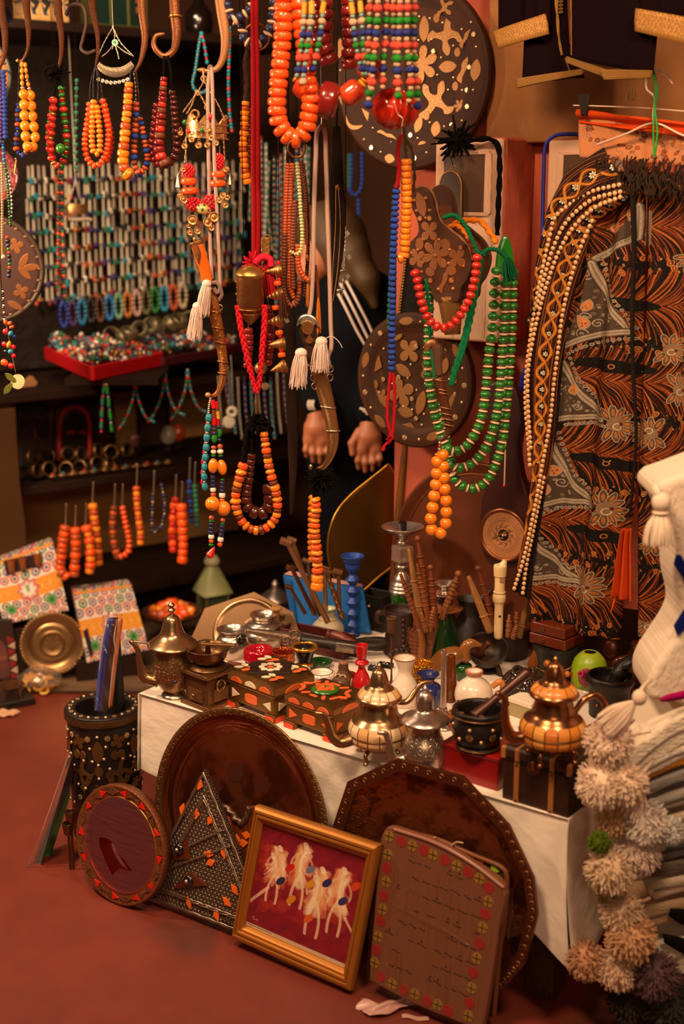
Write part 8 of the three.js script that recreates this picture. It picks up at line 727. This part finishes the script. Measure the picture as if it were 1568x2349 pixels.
{const t=sh_('glass_bottle','black glass flask with a long neck on the top shelf','bottle',456,50,-.1);const y0=(hTop - t.position.y)/t.k;part(t,'flask',lathe([[0,y0],[24,y0],[32,y0+20],[30,y0+50],[12,y0+76],[8,y0+130],[10,y0+136],[0,y0+136]],28),blackGlaze);}
{const t=pxThing('leather_thong','dark leather thong looped from the rail behind the scabbards','thong',180,20,3.05);cordPart(t,'loop','150,35 165,12 190,14 198,50 190,90 186,112 200,122 220,116',4,mt(0x3a1810,.6));hang(t,178,10,mt(0x3a1810,.6),3);}  // plain leather cord hung in a loop
{const t=pxThing('blue_tassel','dark blue thread tassel at the upper picture edge','tassel',4,10,3.0);part(t,'tassel',tasselGeo(40,10,22,80,1.3),mt(0x10123c,.7));part(t,'ring',new THREE.TorusGeometry(7,1.6,6,16),BM.gd,[2,-10,14]);hang(t,4,8,black,2);}
for (let i=0;i<16;i++){const x=572+i*9.2+rr(-3,3),y0=300+rr(0,70),l=rr(200,420),c=['sv2.6/3 gm4/4 sv2.6/3','bk3.5/4 sv3/3','sv3/3 nv4/4 sv3/3 tq4/4','dr4/4 sv3/3','gg4/4 wh3/3'][i % 5],t=neck('bead_necklace',`${['green and silver', 'black and silver', 'navy and turquoise', 'dark red and silver', 'grey and white'][i % 5]} fine string, ${nth(i + 1)} from the red cord in the dark passage`,4.75,[[`${x},${y0} ${x + rr(-4, 4)},${y0 + l * .5} ${x + rr(-6, 6)},${y0 + l}`,c,0]],{group:'fine strings in the dark passage'});hang(t,x,y0,black,1,0,3.25);}
for (let i=0;i<12;i++){const x=500+i*15,y0=850+rr(0,30),l=rr(70,150),t=neck('bead_necklace',`${['silver', 'purple and silver', 'teal and silver'][i % 3]} short string, ${nth(i + 1)} from the trade beads under the maroon tray`,4.7,[[`${x},${y0} ${x + 4},${y0 + l * .6} ${x + 10},${y0 + l}`,['sv3.5/3','pu4/4 sv3/3','tq4/4 sv3/3'][i % 3],0]],{group:'short strings under the maroon tray'});hang(t,x,y0,BM.sv,1,0,hMid);}
{const t=pxThing('silver_charm_chain','silver chain of diamond charms and cones beside the dark woven strap','chain',792,540,3.0);hang(t,792,520,black,1);part(t,'chain',chainGeo([lp(t,792,520),lp(t,790,580),lp(t,784,680)],5,.9),silver);for (const [x,y] of [[796,536],[800,590],[788,586],[786,608],[797,634]]) part(t,'diamond_charm',rhomG,silver,lp(t,x,y,-.01),[0,0,1.57],[8,10,8]);for (const [x,y] of [[782,622],[778,666]]) part(t,'cone',new THREE.ConeGeometry(9,30,14),silver,lp(t,x,y,-.01),[0,0,-1.3]);}
// ---------- the person in the passage ----------
{const PD=4.12,J=(x,y,dz=0)=>at(x,y,PD+dz);
const field=(bones,res,k=.03)=>{
const lo=V(9,9,9),hi=V(-9,-9,-9);for (const [a,b,r,s] of bones) for (const [p,q] of [[a,r],[b,s]]){lo.min(p.clone().subScalar(q+.03));hi.max(p.clone().addScalar(q+.03));}
const c=lo.clone().add(hi).multiplyScalar(.5),h=Math.max(hi.x - lo.x,hi.y - lo.y,hi.z - lo.z)/2,mc=new MarchingCubes(res,stringMat,false,false,200000),H=res/2,ab=new THREE.Vector3(),ap=new THREE.Vector3(),p=new THREE.Vector3();
for (let z=0;z<res;z++) for (let y=0;y<res;y++) for (let x=0;x<res;x++){p.set(c.x+(x - H)/H*h,c.y+(y - H)/H*h,c.z+(z - H)/H*h);let d=1;if (p.x > lo.x && p.x<hi.x && p.z > lo.z && p.z<hi.z) for (const [a,b,r,s] of bones){ab.subVectors(b,a);ap.subVectors(p,a);const t=Math.min(1,Math.max(0,ap.dot(ab)/ab.lengthSq())),e=ap.addScaledVector(ab,-t).length() - (r+(s - r)*t),m=Math.max(0,k - Math.abs(d - e))/k;d=Math.min(d,e) - m*m*k*.25;} mc.field[z*res*res+y*res+x]=-d;}
mc.isolation=0;mc.update();const g=new THREE.BufferGeometry(),n=mc.count;g.setAttribute('position',new THREE.BufferAttribute(mc.positionArray.slice(0,n*3),3));g.setAttribute('normal',new THREE.BufferAttribute(mc.normalArray.slice(0,n*3),3));g.scale(h,h,h);g.translate(c.x,c.y,c.z);return g;};
const base=J(800,1540);base.y=0;const t=thing('person','person with long light brown hair in a dark tracksuit with white sleeve stripes','person',base);const B=base.clone().negate(),put=(n,g,m)=>part(t,n,g.translate(B.x,B.y,B.z),m);
const wr=J(846,962,-.2),wl_=J(726,942,-.18),hand=(w,dx,f)=>{const q=(x,y,z)=>w.clone().add(V(x*dx,y,z)),L=[[w,q(0,-.05,.01),.026,.034],[q(-.012,-.05,.012),q(-.02,-.085,.014),.028,.024],[q(.014,-.05,.01),q(.02,-.085,.012),.026,.022]];[[-.03,.066,.0092],[-.01,.076,.0096],[.011,.072,.0092],[.03,.056,.0084]].forEach(([x,l,r])=>{const a=q(x,-.085,.014),b=q(x*1.1,-.085 - l*.55,.026),c=q(x*1.05,-.085 - l*.95,.012);L.push([a,b,r*1.1,r],[b,c,r,r*.8]);});L.push([q(-.03,-.035,.018),q(-.052,-.068,.03),.014,.011],[q(-.052,-.068,.03),q(-.05,-.1,.032),.011,.009]);return field(L,64,.008);};
const hd=J(752,560),neckP=J(778,628),head=field([[hd,hd.clone().add(V(0,.03,-.01)),.088,.092],[hd.clone().add(V(-.03,-.05,.03)),hd.clone().add(V(-.05,-.075,.05)),.06,.045],[hd.clone().add(V(-.085,-.02,.055)),hd.clone().add(V(-.1,-.038,.062)),.014,.015],[hd.clone().add(V(-.075,-.075,.06)),hd.clone().add(V(-.06,-.078,.075)),.01,.01],[hd.clone().add(V(.02,-.02,.085)),hd.clone().add(V(.025,.01,.085)),.014,.018],[hd,neckP,.06,.055],[neckP,J(795,690),.055,.07]],56,.025);
put('body',merge([head,hand(wr,1,1),hand(wl_,-1,1),field([[J(874,860,-.06),wr,.045,.028],[J(712,840,-.06),wl_,.045,.028],[J(874,860),J(850,700),.045,.05],[J(850,700),J(790,700),.05,.06],[J(790,700),J(735,700),.06,.05],[J(735,700),J(712,840),.05,.045]],70)]),mt(0xb06a48,.5));
put('tracksuit',field([[J(790,672,.02),J(795,760),.1,.15],[J(795,760),J(798,900),.15,.14],[J(798,900),J(802,1020),.13,.13],[J(745,690),J(790,690),.08,.1],[J(848,690),J(795,690),.085,.1],[J(850,694),J(878,850,-.06),.075,.062],[J(878,850,-.06),J(848,950,-.19),.062,.042],[J(738,694),J(712,838,-.06),.072,.06],[J(712,838,-.06),J(724,930,-.17),.06,.04],[J(775,1030),J(770,1280),.1,.075],[J(770,1280),J(768,1500),.07,.055],[J(828,1030),J(832,1280),.1,.075],[J(832,1280),J(836,1500),.07,.055]],110,.05),mt(0x0c0d13,.95,0,{specularIntensity:.2}));
put('hair',field([[J(752,535,.02),J(766,545),.1,.1],[J(775,545),J(810,580,-.05),.07,.055],[J(810,580,-.1),J(842,640,-.12),.05,.035],[J(842,640,-.12),J(858,700,-.12),.035,.015],[J(770,560,-.05),J(786,640,-.08),.06,.04]],60,.03),mt(0x4a3218,.6));
put('shoe',field([[V(J(768,1510).x,.05,-PD),V(J(768,1510).x - .02,.045,-PD+.16),.048,.045]],40),mt(0x16120f,.5));put('shoe',field([[V(J(836,1510).x,.05,-PD),V(J(836,1510).x+.02,.045,-PD+.16),.048,.045]],40),mt(0x16120f,.5));
const st=mt(0xd8c4b8,.7);for (const d of [-14,0,14]){put('sleeve_stripe',tube([J(780+d,650 - d*.4,-.13),J(806+d,700 - d*.4,-.165),J(836+d,760 - d*.4,-.16),J(870+d*.6,830,-.15)],[.0042,.0042],24,6),st);put('cuff_stripe',tube([J(832+d*.5,942+d*.4,-.235),J(846+d*.5,946+d*.4,-.24),J(862+d*.5,938+d*.4,-.225)],[.004,.004],10,6),st);put('cuff_stripe',tube([J(714+d*.4,918,-.21),J(712+d*.4,930,-.215),J(716+d*.4,940,-.21)],[.0038,.0038],10,6),st);}}
scene.traverse(o=>{if (o.isMesh) o.castShadow=o.receiveShadow=true;});
renderer.render(scene,camera);
